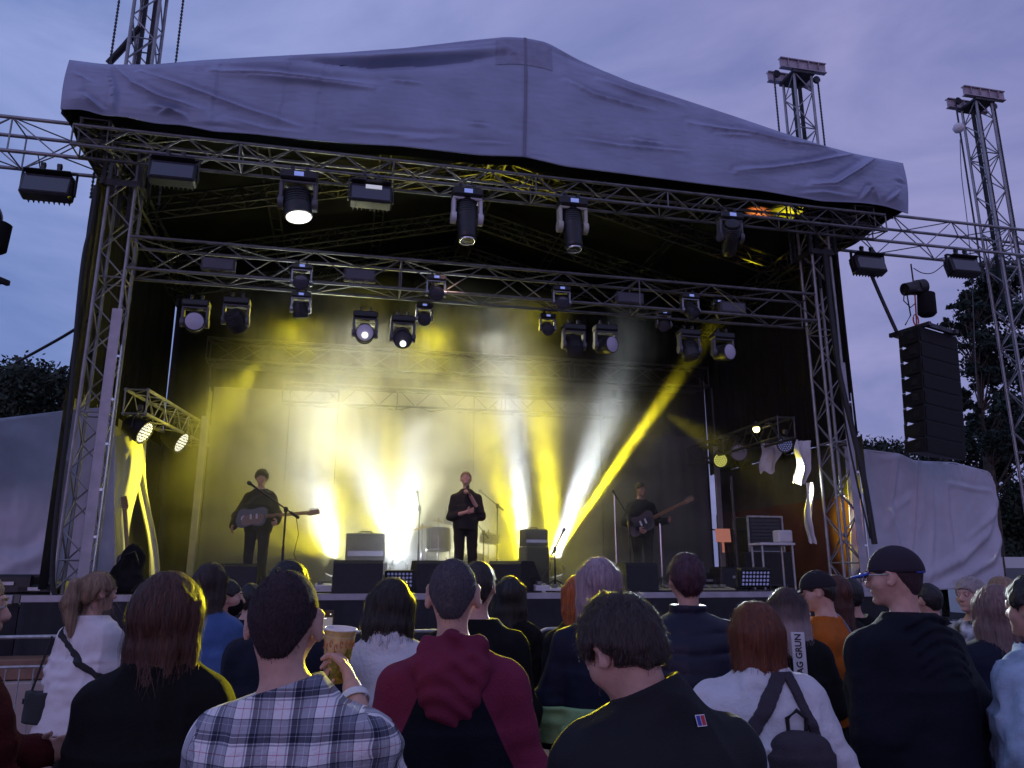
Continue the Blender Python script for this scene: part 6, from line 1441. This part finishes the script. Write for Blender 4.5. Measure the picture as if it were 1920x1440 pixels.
person('dark-haired man hidden behind the plaid shirt man, holding up a phone', 546, 1048, 3.5, yaw=-4, sw=.21, bw=1.05, hair='short', hairm=HBK, top=dict(mat=C_DNV, inf=.028, loose=.03, hem=.78, collar=(1, .03, .072), name='jacket'), h=.0125, strands=900, hseed=28, arms=('front', ((.02, .10, -.20), (-.10, .34, .00))), hand=('relax', 'grip'), finehand=(1,), extras=ex_phone)
# left edge woman
person('person in a dark red knitted sweater at the left frame edge, face in profile', -44, 1058, 2.5, yaw=-62, sw=.19, female=True, bw=1.1, hair='short', hairm=HBL, top=dict(mat=C_DRD, inf=.028, loose=.03, hem=.80, name='sweater', fold=.012), h=.012, finehead=True, hseed=30, arms=('front', 'fold'), head=(4, 0, 0))
# right side group
def ex_strip(I):
    s = I['s']; cv = bpy.data.curves.new('lettering', 'FONT'); cv.body = 'BAG GRUN'; cv.size = .046; cv.align_x = 'CENTER'; cv.align_y = 'CENTER'; cv.extrude = .0008; cv.offset = .0012; to = bpy.data.objects.new('tmp', cv); col.objects.link(to)
    bpy.context.view_layer.update(); dg = bpy.context.evaluated_depsgraph_get(); me = bpy.data.meshes.new_from_object(to.evaluated_get(dg)); bpy.data.objects.remove(to)
    c = A3(.03, -.165, 1.315*s); rot = (math.pi/2, -math.pi/2, 0)
    mb = MB(); mb.box(c, (.070, .006, .36), bev=.002); st_ = mb.build('fabric_strip', mat('white_strip', (.66, .66, .72), .7), I['root'])
    me.materials.clear(); me.materials.append(mat('strip_ink', (.02, .02, .03), .7)); o = bpy.data.objects.new('lettering', me); col.objects.link(o); o.parent = st_; o.location = c+A3(0, -.0042, .055); o.rotation_euler = rot
person('woman with brown-to-blonde hair and a white lettered strip down her black back', 1472, 1101, 4.6, yaw=-14, sw=.18, female=True, hair='long', hairm=hairmat('ombre', (.055, .028, .028), grad=(1.38, 1.52, (.42, .33, .33))), hl=.10, hr=1.1, top=dict(mat=C_BLK, inf=.022, loose=.02, hem=.80, name='top'), h=.012, strands=1800, hseed=32, arms=('hang', 'fold'), extras=ex_strip)
def ex_or(I):
    cap_hat(I, cloth('black_cap', (.018, .015, .02), .8), cloth('black_cap', (.018, .015, .02), .8)); s = I['s']; shell_strap(I, (1, 0, .0), .115, .024, mat('grey_webbing', (.22, .24, .34), .7), 'pack_strap', .012, zr=(1.22*s, 1.6)); shell_strap(I, (1, 0, .0), .150, .012, M_STRAP, 'pack_strap', .012, zr=(1.22*s, 1.6))
    blob('backpack', [('ecyl', A3(0, -.23, 1.0*s), A3(0, -.21, 1.36*s), (.14, .09), (.13, .08), .03)], A3(-.22, -.42, .9*s), A3(.22, -.08, 1.48*s), .012, C_BLK, I['root'], .005, 9)
person('young man in profile in a black cap and orange sweatshirt', 1528, 1067, 5.0, yaw=62, sw=.20, hair='short', hairm=HB, top=dict(mat=C_ORG, inf=.020, loose=.02, hem=.84, name='sweatshirt', fold=.010), head=(14, 8, 0), h=.0115, finehead=True, hseed=34, arms=('front', 'front'), extras=ex_or)
c2 = empty('drink_cup', ony(1506, 1150, 4.9), 0); mb = MB(); mb.lathe([(.030, -.13), (.042, 0)], n=20); mb.build('cup_wall', cupm, c2, smooth=50); mb = MB(); mb.lathe([(.043, -.006), (.043, .003), (.035, .002), (.001, .001)], n=20); mb.build('rim', cw, c2, smooth=50); tag(c2, 'small cup with a white rim between the lettered top and the orange sweatshirt', 'beer cup')
person('long-haired brown-haired person behind the young man in the black cap', 1562, 1077, 5.6, yaw=30, sw=.19, female=True, hair='long', hairm=HAU, hl=.20, top=dict(mat=C_BLK, inf=.02, name='jacket'), h=.014, strands=700, hseed=35)
person('dark-haired person in a black jacket near the right tower foot', 1592, 1082, 5.9, yaw=-10, sw=.20, hair='short', hairm=HBK, top=dict(mat=C_BLK, inf=.025, name='jacket'), h=.015, hseed=36)
C_COW = mat('black_white_pattern', (.012, .012, .012), .8, noise=.1, nscale=14, color2=(.75, .75, .8))
person('grey-haired woman in a black and white patterned top facing sideways', 1815, 1082, 5.6, yaw=115, sw=.19, female=True, hair='short', hairm=HGY, hr=1.6, top=dict(mat=C_COW, inf=.02, name='top'), h=.0135, finehead=True, strands=900, hseed=37)
person('woman with long dark-blonde hair in a navy jacket, striding beside the patterned top', 1860, 1096, 4.2, yaw=-20, sw=.185, female=True, hair='long', hairm=hairmat('dark_blonde', (.30, .19, .17), (.15, .09, .09)), hl=.27, hr=1.2, top=dict(mat=C_NAVY, inf=.026, loose=.02, hem=.74, name='jacket'), h=.0125, strands=2000, hseed=38, arms=('hang', 'hang'), step=(.24, -.22), bottom=C_BLK)
person('fair-haired person with wind-blown hair at the right frame edge, behind the dark head', 1873, 1080, 5.4, yaw=10, sw=.18, female=True, hair='long', hairm=HBL, hl=.20, windy=(.012, 0, .002), top=dict(mat=C_NAVY, inf=.022, name='jacket'), h=.014, strands=900, hseed=39)
person('person with black hair in a washed pale denim jacket at the right frame edge', 1930, 1080, 3.2, yaw=30, sw=.20, bw=1.05, female=True, hair='short', hairm=HBK, hr=2.0, top=dict(mat=C_DEN, inf=.032, loose=.04, hem=.74, fold=.020, name='denim_jacket', armfold=.02), h=.012, strands=900, hseed=40, arms=('pocket', 'pocket'))
person('shadowy person in black standing between the tall capped man and the pale screen', 1735, 1092, 6.2, yaw=20, sw=.20, hair='short', hairm=HBK, top=dict(mat=C_BLK, inf=.025, name='jacket'), h=.016, hseed=41)
person('short dark-haired person low behind the blonde ponytail, left of the stage', 472, 1092, 6.3, yaw=10, sw=.19, hair='short', hairm=HBK, top=dict(mat=C_DNV, inf=.025, name='jacket'), h=.016, hseed=42)

# ------------------------------------------------------------------ the band (faces towards the audience)
def band_root(px, v): p = onstage(px, v); return (p.x, p.y, DZ)
BY = 180+12.4
def ex_singer(I):
    w = I['wr'][0]+I['hd'][0]*.09; c = Vector(w)+Vector((0.0, .02, .03)); d_ = Vector(I['hp'](0, .11, -.05))-c; d_.normalize()
    rt = I['root']; p = empty('microphone', rt.matrix_basis @ (c-d_*.03), 0); p.rotation_euler = (Matrix.Rotation(rt.rotation_euler.z, 3, 'Z') @ rot_to(d_)).to_euler()
    mb = MB(); mb.lathe([(.010, -.10), (.013, .04), (.015, .06)], n=12); mb.build('handle', M_BLK, p, smooth=50); mb = MB(); mb.lathe([(.015, .06), (.025, .07), (.026, .10), (.015, .125), (.001, .13)], n=14); mb.build('grille', M_STEEL, p, smooth=60); tag(p, 'black microphone in the singer\'s hand', 'microphone')
HSG = hairmat('sandy', (.22, .12, .06))
# NOTE for left/right: index 0 is the figure's own left-hand side of the local frame (-x)
person('singer in a dark short-sleeved shirt and trousers holding a microphone to the mouth', 0, 0, 9, yaw=BY, H=1.79, at_root=band_root(872, 11.75), sw=.205, hair='short', hairm=HSG, hr=.9, skinm=SK_P, top=dict(mat=cloth('dark_shirt', (.030, .027, .028), .8), inf=.014, loose=.012, hem=.88, sleeve=.40, name='shirt', collar=(1, .02, .068), fold=.006), bottom=cloth('dark_trousers', (.022, .018, .018), .8),
    head=(-14, -14, 4), h=.0115, finehead=True, finehand=True, arms=(((.055, .04, -.27), (-.13, .17, .015)), ((.06, .02, -.28), (-.15, .20, -.22))), hand=('grip', 'relax'), hseed=50, group='band members', extras=ex_singer, strands=900)
def ex_guitarist(I):
    wl = (I['wr'][0]); p = I['root']; g = empty('electric_guitar', p.matrix_basis @ Vector((.03, .20, I['s']*1.045)), 0); M = Matrix.Rotation(p.rotation_euler.z+math.pi, 3, 'Z') @ Matrix.Rotation(R(-5), 3, 'Y'); g.rotation_euler = M.to_euler()
    guitar(g, mat('blue_black_guitar', (.03, .05, .08), .3, coat=.6), 1.02); mb = MB(); mb.lathe([(.045, 0), (.001, .002)], (-.13, -.026, -.01), (0, -1, 0), n=20); mb.build('sticker', mat('white_sticker', (.7, .7, .85), .4), g); tag(g, 'dark blue electric guitar with a round white sticker, played by the guitarist', 'guitar')
    shell_strap(I, (.55, 0, .84), 1.12*I['s'], .025, M_STRAP, 'guitar_strap', .010)
GBR = band_root(476, 12.4)
person('guitarist with a mop of dark hair in dark clothes playing a dark blue guitar', 0, 0, 9, yaw=BY-8, H=1.80, at_root=GBR, sw=.20, hair='mop', hairm=HB, skinm=SK_P, top=dict(mat=cloth('olive_black', (.022, .022, .016), .85), inf=.022, loose=.02, hem=.84, name='shirt'), bottom=cloth('dark_jeans', (.018, .018, .02)),
    head=(4, 8, 0), h=.012, finehead=True, finehand=True, arms=(((.11, .02, -.27), (.15, .24, -.36)), ((.14, .00, -.26), (.14, .20, -.43))), hand=('grip', 'relax'), hseed=52, group='band members', extras=ex_guitarist, strands=900)
def ex_bass(I):
    p = I['root']; g = empty('bass_guitar', p.matrix_basis @ Vector((.10, .20, I['s']*1.06)), 0); g.rotation_euler = (Matrix.Rotation(p.rotation_euler.z+math.pi, 3, 'Z') @ Matrix.Rotation(R(-24), 3, 'Y')).to_euler()
    guitar(g, mat('brown_bass', (.05, .02, .015), .3, coat=.5), 1.18, mat('dark_guard', (.02, .02, .02), .3)); tag(g, 'brown bass guitar with a long raised neck, played by the bass player', 'bass guitar')
person('bass player in dark clothes and sunglasses on the dim right side of the stage', 0, 0, 9, yaw=BY+6, H=1.80, at_root=band_root(1207, 12.7), sw=.215, bw=1.08, hair='short', hairm=HBK, skinm=SK_T, top=dict(mat=cloth('blue_black', (.016, .018, .028), .85), inf=.022, loose=.02, hem=.84, name='shirt'), bottom=cloth('dark_jeans', (.018, .018, .02)),
    head=(6, 6, 0), h=.012, finehead=True, finehand=True, arms=(((.12, .02, -.25), (.17, .26, -.24)), ((.12, .0, -.26), (.0, .20, -.38))), hand=('grip', 'relax'), hseed=54, group='band members', extras=lambda I: (ex_bass(I), glasses(I, M_BLK)))
# stagehand in the right wing
0 and person('stagehand', 0, 0, 9, yaw=150, H=1.76, at_root=band_root(1494, 12.2), sw=.20, hair='short', hairm=HBK, top=dict(mat=C_BLK, inf=.022, name='jacket'), h=.014, hseed=56, group=None, arms=('front', 'front'))
# ------------------------------------------------------------------ trees, van
M_LEAF = mat('dark_foliage', (.022, .035, .020), .8, noise=.6, nscale=6)
M_LEAF2 = mat('pine_foliage', (.018, .036, .026), .8, noise=.6, nscale=6)
M_BARK = mat('bark', (.06, .045, .035), .9, noise=.4)
def leaf_cloud(blobs, n, size, seed):
    rs = np.random.RandomState(seed); B_ = np.array([b[:5] for b in blobs]); wts = B_[:, 3]*B_[:, 4]; pick = B_[rs.choice(len(B_), n, p=wts/wts.sum())]
    d = rs.normal(size=(n, 3)); d /= np.linalg.norm(d, axis=1, keepdims=True); q = rs.rand(n, 1)**.5*(1+.2*rs.normal(size=(n, 1)))
    c = pick[:, :3]+d*np.stack([pick[:, 3], pick[:, 3], pick[:, 4]], 1)*q
    a = rs.normal(size=(n, 3)); a /= np.linalg.norm(a, axis=1, keepdims=True); b = np.cross(a, rs.normal(size=(n, 3))); b /= np.linalg.norm(b, axis=1, keepdims=True); s = size*(.5+rs.rand(n, 1))
    V = np.stack([c+a*s, c+b*s*.55, c-a*s, c-b*s*.55], 1).reshape(-1, 3); F = np.arange(4*n).reshape(n, 4); return V.tolist(), F.tolist()
def tree(P, label, H, blobs, n, size, seed, lean=0, m=None, rt=.2, group='trees around the field', cat='tree', limbs=True):
    root = empty('tree', P); rs = random.Random(seed)
    mb = MB(); tp = [Vector((lean*t*t+.08*math.sin(t*6+seed), .05*math.sin(t*5), H*t)) for t in np.linspace(0, .93, 9)]
    mb.tube(tp, [rt*(1-.85*t) for t in np.linspace(0, 1, 9)], n=8)
    if limbs:
        for bl in blobs:
            zz = max(.3, bl[2]-abs(bl[0])*.5-.3); t = min(.9, zz/H); p = tp[min(8, int(t/.93*8))]
            e_ = Vector(bl[:3]); mid = (p+e_)/2+Vector((0, 0, -.15)); mb.tube([p, mid, e_], [rt*.35*(1-t*.6), rt*.22*(1-t*.6), .015], n=5)
    mb.build('trunk', M_BARK, root, smooth=60)
    V, F = leaf_cloud(blobs, n, size, seed); c = MB(); c.v = V; c.f = F; c.m = [0]*len(F); c.build('crown', m or M_LEAF, root)
    return tag(root, label, cat, group)
def groundpt(px, d): p = ony(px, 1077, d); p.z = 0; return p
# left tree line
specs = [(-95, 680, 34, 260), (-30, 672, 33, 230), (28, 678, 31, 200), (72, 694, 30, 170), (112, 705, 33, 170), (150, 700, 31, 150), (185, 712, 35, 150), (225, 735, 36, 160)]
for i, (px, py, d, n_) in enumerate(specs):
    top = ony(px, py, d); H = top.z; rs = random.Random(i+50); bl = []
    for k in range(13):
        a = rs.random()*6.28; rr = rs.random()**.5*2.3; zz = H*(.30+.62*rs.random()); bl.append((rr*math.cos(a)*(1.25-zz/H), rr*math.sin(a), zz, .75+.6*rs.random(), .6+.4*rs.random()))
    bl.append((0, 0, H-.7, .8, .7)); 
    tree(groundpt(px, d), ['{} tree from the edge in the dark line beyond the left screen'.format(w) for w in ('outermost', 'next to outermost', 'third', 'fourth', 'fifth', 'sixth', 'seventh', 'eighth')][i], H, bl, 11000, .11, i+1)
# right: pine and smaller trees
def pine(px, ptop, d, seed, label, pts, n, sz=.13):
    root_p = groundpt(px, d); H = ony(px, ptop, d).z; bl = []
    for (x, y, r) in pts:
        q = ony(x, y, d); bl.append((q.x-root_p.x, (random.Random(x).random()-.5)*1.6, q.z, r*.86, r*.40)); bl.append((q.x-root_p.x-r*.5, (random.Random(y).random()-.5), q.z+r*.25, r*.35, r*.22))
    tree(root_p, label, H, bl, n, sz, seed, m=M_LEAF2, rt=.16)
pine(1885, 505, 24, 91, 'tall pine with layered dark branches behind the freestanding tower',
     [(1845, 530, .55), (1835, 550, .5), (1860, 560, .9), (1812, 572, .45), (1840, 590, .6), (1800, 600, .35), (1822, 612, .5), (1850, 622, .7), (1795, 598, .3), (1880, 540, 1.0), (1900, 600, 1.2), (1815, 640, .32), (1842, 655, .7), (1865, 670, .8), (1835, 690, .35), (1858, 710, .55),
      (1880, 690, .9), (1900, 720, .9), (1838, 700, .3), (1870, 745, .5), (1910, 530, 1.2), (1905, 660, 1.1), (1880, 500, .8), (1920, 800, 1.2)], 17000, .075)
pine(1885, 745, 22, 92, 'lower dark pine half hidden at the foot of the freestanding tower',
     [(1872, 760, .45), (1845, 775, .3), (1850, 800, .5), (1880, 800, .7), (1842, 825, .45), (1870, 840, .7), (1905, 830, .8), (1900, 780, .6)], 8000, .07)
pine(1803, 720, 26, 93, 'thin wispy young tree just right of the loudspeaker array', [(1808, 735, .25), (1800, 760, .35), (1806, 790, .35), (1796, 800, .4), (1810, 770, .25), (1800, 740, .22), (1812, 745, .15)], 1500, .10)
for i, (px, py, d, lb) in enumerate(((1600, 812, 33, 'low dark tree beyond the pale screen nearest the right tower'), (1640, 822, 33, 'low dark tree beyond the pale screen, second from the right tower'), (1668, 808, 35, 'small pointed dark tree left of the loudspeaker array'), (1715, 822, 34, 'low dark tree behind the loudspeaker array'),
        (1768, 812, 33, 'low dark tree right behind the loudspeaker array'), (1815, 806, 31, 'broad dark tree between the loudspeaker array and the freestanding tower'), (1860, 800, 30, 'broad dark tree behind the end of the pale screen'), (1912, 812, 30, 'broad dark tree above the white van'), (1965, 790, 30, 'broad dark tree at the right frame edge'))):
    H = ony(px, py, d).z; rs = random.Random(i+90); bl = []
    for k in range(12):
        a = rs.random()*6.28; rr = rs.random()**.5*1.5; zz = H*(.12+.78*rs.random()); bl.append((rr*math.cos(a), rr*math.sin(a), zz, .65+.4*rs.random(), .55+.3*rs.random()))
    tree(groundpt(px, d), lb, H, bl, 9000, .095, i+140)
# closing masses of wood behind
for nm, x0, x1, d, zt, lb in (('woods', -900, 330, 40, 5.6, 'dark mass of woodland far left beyond the field'), ('woods', 1500, 2500, 42, 5.3, 'dark mass of woodland far right beyond the field')):
    A_ = groundpt(x0, d); B_ = groundpt(x1, d); rs = random.Random(int(d)); bl = []
    for k in range(90):
        t = k/89; bl.append((A_.x+(B_.x-A_.x)*t, rs.random()*3, zt*(.18+.5*rs.random()), 1.4+rs.random(), 1.2+.6*rs.random()))
    V, F = leaf_cloud(bl, 40000, .20, int(d)); c = MB(); c.v = V; c.f = F; c.m = [0]*len(F); o = c.build(nm, M_LEAF, None, loc=(0, A_.y, 0)); tag(o, lb, 'woods', kind='stuff')
# white van
vp = ony(1955, 1040, 23.0); vp.z = 0
vn = empty('van', vp, R(4)); M_VAN = mat('white_van_paint', (.62, .63, .65), .3, coat=.4)
pr = [(-2.4, .35), (2.3, .35), (2.45, .6), (2.4, 1.05), (1.75, 1.25), (1.25, 2.0), (1.0, 2.15), (-2.3, 2.15), (-2.42, 2.0), (-2.45, .6)]
mb = MB(); mb.prism(pr, 1.85); mb.build('body', M_VAN, vn)
mb = MB(); mb.prism([(-2.2, 1.25), (-1.0, 1.25), (-1.0, 1.85), (-2.15, 1.85)], 1.87); mb.prism([(-.8, 1.25), (.3, 1.25), (.3, 1.85), (-.8, 1.85)], 1.87); mb.prism([(.45, 1.25), (1.6, 1.25), (1.15, 1.85), (.45, 1.85)], 1.87); mb.build('window', M_LENSD, vn)
mb = MB(); mb.box((0, -.94, .95), (4.4, .03, .05)); mb.box((-2.46, 0, .5), (.08, 1.8, .2)); mb.build('trim', M_BLK, vn)
for x in (-1.55, 1.55):
    for y in (-.85, .85):
        mb = MB(); mb.lathe([(.20, -.11), (.33, -.10), (.34, 0), (.33, .10), (.20, .11)], (x, y, .34), (0, 1, 0), n=20); w_ = mb.build('wheel', M_ROPE, vn, smooth=40)
        mb = MB(); mb.lathe([(.20, -.12), (.08, -.09), (.001, -.09)], (x, y, .34), (0, 1 if y > 0 else -1, 0), n=16); mb.lathe([(.20, .10), (.08, .12), (.001, .12)], (x, y, .34), (0, 1 if y < 0 else 1, 0), n=16); mb.build('rim', M_GALV, w_)
mb = MB(); mb.box((-2.44, -.8, 1.0), (.05, .14, .35), bev=.01); mb.build('tail_light', mat('red_lens', (.3, .01, .01), .2), vn)
tag(vn, 'white van parked beside the end of the pale screen', 'van')

# ------------------------------------------------------------------ crowd barriers
def barrier(P, label, yaw=YAW, Lb=2.2):
    root = empty('crowd_barrier', P, yaw); H = 1.08; r = .019
    mb = MB(); c = .12
    pts = [(-Lb/2, 0, .14), (-Lb/2, 0, H-c)] + [(-Lb/2+c-c*math.cos(a), 0, H-c+c*math.sin(a)) for a in np.linspace(.3, 1.57, 5)] + [(Lb/2-c+c*math.sin(a), 0, H-c+c*math.cos(a)) for a in np.linspace(0, 1.3, 5)] + [(Lb/2, 0, H-c), (Lb/2, 0, .14)]
    mb.tube(pts, r, n=8); mb.build('frame', M_GALV, root, smooth=60)
    mb = MB(); mb.cyl((-Lb/2, 0, .16), (Lb/2, 0, .16), r*.9, n=8); mb.cyl((-Lb/2, 0, .80), (Lb/2, 0, .80), r*.8, n=8); mb.build('rail', M_GALV, root, smooth=60)
    mb = MB()
    for k in range(1, 18): mb.cyl((-Lb/2+Lb*k/18, 0, .16), (-Lb/2+Lb*k/18, 0, .80), .007, n=6)
    mb.build('bars', M_GALV, root)
    for x in (-Lb/2+.35, Lb/2-.35):
        mb = MB(); mb.box((x, 0, .012), (.07, .62, .02)); mb.cyl((x, 0, .01), (x, 0, .16), .015, n=6); mb.build('foot', M_GALV, root)
    mb = MB(); mb.tube([(Lb/2, 0, .72), (Lb/2+.06, 0, .74), (Lb/2+.06, 0, .66)], .009, n=6); mb.tube([(Lb/2, 0, .42), (Lb/2+.06, 0, .44), (Lb/2+.06, 0, .36)], .009, n=6); mb.build('hook', M_GALV, root, smooth=60)
    return tag(root, label, 'crowd barrier', 'steel crowd barriers before the stage')
bu0, _ = onv(1004, 1175, 8.8)
for k, lb in zip(range(-4, 3), ('furthest left', 'second from the left end', 'left of the blonde in the pale blazer\'s feet', 'behind the plaid shirt man', 'ending beside the hooded man\'s right shoulder', 'starting right of the hooded man\'s shoulder', 'furthest right')):
    barrier(W(bu0+.03+1.1+2.27*k, 8.8, 0), 'steel crowd barrier '+lb, YAW + (.03 if k % 2 else -.02))
# ------------------------------------------------------------------ smoke and stage lamps
hz = MB(); u0, u1, v0, v1, z0, z1 = -3.3, 7.9, 11.3, 15.08, DZ+.02, 6.35
cu, cv, cz = (u0+u1)/2, (v0+v1)/2, (z0+z1)/2; du, dv, dz = (u1-u0), (v1-v0), (z1-z0)
hz.box((0, 0, 0), (du, dv, dz)); hm = bpy.data.materials.new('stage_smoke'); hm.use_nodes = True
nt = hm.node_tree; nt.nodes.remove(nt.nodes['Principled BSDF']); pv = nt.nodes.new('ShaderNodeVolumePrincipled')
nt.links.new(pv.outputs[0], nt.nodes['Material Output'].inputs['Volume']); pv.inputs['Color'].default_value = (1, 1, 1, 1); pv.inputs['Anisotropy'].default_value = 0.4
tc = nt.nodes.new('ShaderNodeTexCoord'); mp = nt.nodes.new('ShaderNodeMapping'); mp.inputs['Scale'].default_value = (.8, .8, .95); nt.links.new(tc.outputs['Object'], mp.inputs[0])
nz = nt.nodes.new('ShaderNodeTexNoise'); nz.inputs['Scale'].default_value = 1.0; nz.inputs['Detail'].default_value = 3; nz.inputs['Distortion'].default_value = .6; nt.links.new(mp.outputs[0], nz.inputs[0])
rp = nt.nodes.new('ShaderNodeMapRange'); rp.inputs['From Min'].default_value = .40; rp.inputs['From Max'].default_value = .62; rp.inputs['To Min'].default_value = .12; rp.inputs['To Max'].default_value = 1.9; nt.links.new(nz.outputs['Fac'], rp.inputs['Value'])
sx = nt.nodes.new('ShaderNodeSeparateXYZ'); nt.links.new(tc.outputs['Object'], sx.inputs[0])
def mrange(sock, a, b, c, d, smooth=True):
    n = nt.nodes.new('ShaderNodeMapRange'); n.inputs['From Min'].default_value = a; n.inputs['From Max'].default_value = b; n.inputs['To Min'].default_value = c; n.inputs['To Max'].default_value = d
    if smooth: n.interpolation_type = 'SMOOTHSTEP'
    nt.links.new(sock, n.inputs['Value']); return n.outputs[0]
def mul(a, b):
    n = nt.nodes.new('ShaderNodeMath'); n.operation = 'MULTIPLY'; nt.links.new(a, n.inputs[0])
    if isinstance(b, (int, float)): n.inputs[1].default_value = b
    else: nt.links.new(b, n.inputs[1])
    return n.outputs[0]
f = mul(mrange(sx.outputs['Z'], -dz/2+1.9, -dz/2+4.3, 1, .14), mrange(sx.outputs['Y'], -dv/2, -dv/2+1.5, 0, 1))
f = mul(f, mrange(sx.outputs['X'], -du/2+.3, -du/2+2.2, .04, 1)); f = mul(f, mrange(sx.outputs['X'], du/2-3.6, du/2-1.2, 1, .12))
nt.links.new(mul(mul(rp.outputs[0], f), HAZE), pv.inputs['Density']) if False else nt.links.new(mul(mul(rp.outputs[0], f), .52), pv.inputs['Density'])
ho = hz.build('stage_smoke', hm, None, loc=W(cu, cv, cz), rot=(0, 0, YAW)); tag(ho, 'drifting smoke over the stage lit yellow and white', 'smoke', kind='stuff')
YEL = (1.0, .86, .02); WHT = (.86, .95, 1.0); ORG = (1.0, .25, .05)
def spot(src, tgt, power, color, ang, blend=.35, rad=.03, name='stage_spot'):
    l = bpy.data.lights.new(name, 'SPOT'); l.energy = power; l.color = color; l.spot_size = R(ang); l.spot_blend = blend; l.shadow_soft_size = rad
    o = bpy.data.objects.new(name, l); col.objects.link(o); o.location = src; o.rotation_euler = (Vector(tgt)-Vector(src)).to_track_quat('-Z', 'Y').to_euler(); return o

def beam(src, tgt, power, color, spread, size=.22, name='stage_beam'):
    """a near-parallel beam: small disk lamp with a narrow spread"""
    l = bpy.data.lights.new(name, 'AREA'); l.shape = 'DISK'; l.size = size; l.energy = power; l.color = color; l.spread = R(spread)
    o = bpy.data.objects.new(name, l); col.objects.link(o); o.location = src; o.rotation_euler = (Vector(tgt)-Vector(src)).to_track_quat('-Z', 'Y').to_euler(); return o
A = onstage(1041, 14.2, DZ+.58); B = onstage(745, 14.2, DZ+.58); C3 = onstage(625, 14.3, DZ+.58); D4 = onstage(985, 14.4, DZ+.58)
floor_lamp(onstage(1041, 14.2), 'glowing floor lamp right of the bass amplifier throwing the tall beams', (.3, 0, -1))
floor_lamp(onstage(745, 14.2), 'glowing floor lamp in the white burst left of the drums', (-.2, 0, -1))
floor_lamp(onstage(625, 14.3), 'floor lamp left of the pale amplifier', (-.4, 0, -1))
floor_lamp(onstage(985, 14.4), 'floor lamp hidden behind the bass amplifier', (0, 0, -1))
K = 1.0
beam(A, at(1275, 700, 13.0), 70, YEL, 5, .10)
beam(A, at(1165, 700, 12.6), 60, WHT, 16)
beam(A, at(1012, 740, 13.2), 70, YEL, 20)
beam(D4, at(958, 760, 13.2), 46, WHT, 18)
beam(D4, at(905, 800, 13.4), 50, YEL, 26)
beam(B, at(722, 700, 12.8), 33.1, YEL, 20)
beam(B, at(800, 720, 12.4), 31.7, WHT, 22)
beam(B, at(872, 740, 12.6), 24.5, (1, .97, .6), 26)
beam(B, at(625, 740, 12.2), 38.9, WHT, 30)
beam(B, at(560, 830, 12.8), 24.5, YEL, 34)
beam(C3, at(545, 690, 12.2), 36.0, WHT, 34)
beam(C3, at(470, 800, 12.8), 21.6, (1, .97, .6), 40)
beam(C3, at(430, 930, 13.2), 28.8, YEL, 60)
beam(C3, at(640, 740, 12.8), 24.5, YEL, 30)
beam(W(2.4, 14.6, DZ+.5), at(790, 680, 12.4), 38, (1, .97, .6), 80, 1.0)  # this and the next: wide soft disks added to brighten the smoke
beam(W(0.2, 14.6, DZ+.5), at(620, 680, 12.4), 38, (1, .95, .4), 80, 1.0)
for k, (u_, c_) in enumerate(((-1.0, YEL), (.3, (1, .98, .8)), (1.6, YEL), (2.8, (1, .98, .8)))):      # fill spots added near the rear truss to brighten the smoke
    spot(W(u_, 14.75, 6.62), W(u_+.1, 12.9, 2.6), 300, c_, 105, 1.0, .25)
spot(B, at(745, 980, 9.0), 90, WHT, 140, .9)
spot(D4, at(950, 900, 12.0), 200, YEL, 110, .9)
beam(at(1236, 606, 12.2), at(1340, 490, 12.2), 16, ORG, 8, .06)
# lamps aimed at the audience: rims on hair and shoulders
spot(onstage(1041, 11.25, DZ+1.5), W(.02, 2.0, 1.55), 6500, YEL, 13, .5, .05)
spot(onstage(1300, 11.25, DZ+1.6), W(1.9, 2.6, 1.65), 2600, WHT, 24, .5, .05)
# yellow / white hitting the two wings
spot(W(-1.2, 11.2, DZ+3.3), at(250, 960, 12.6), 1100, YEL, 44, 1.0)
spot(onstage(1230, 11.2, DZ+2.9), at(1475, 900, 11.4), 1500, YEL, 24, 1.0)
spot(onstage(1250, 11.2, DZ+2.9), at(1505, 900, 11.2), 1600, WHT, 14, .4)
# light going up into the rig
spot(B+Vector((0, 0, .1)), at(760, 560, 10.8), 260, WHT, 60, .7)
spot(A+Vector((0, 0, .1)), at(1290, 600, 10.7), 650, YEL, 26, .6)
# soft front key on the singer
spot(W(1.2, 9.9, 6.9), at(875, 960, 11.7), 260, (1, .62, .5), 20, .6, .1)
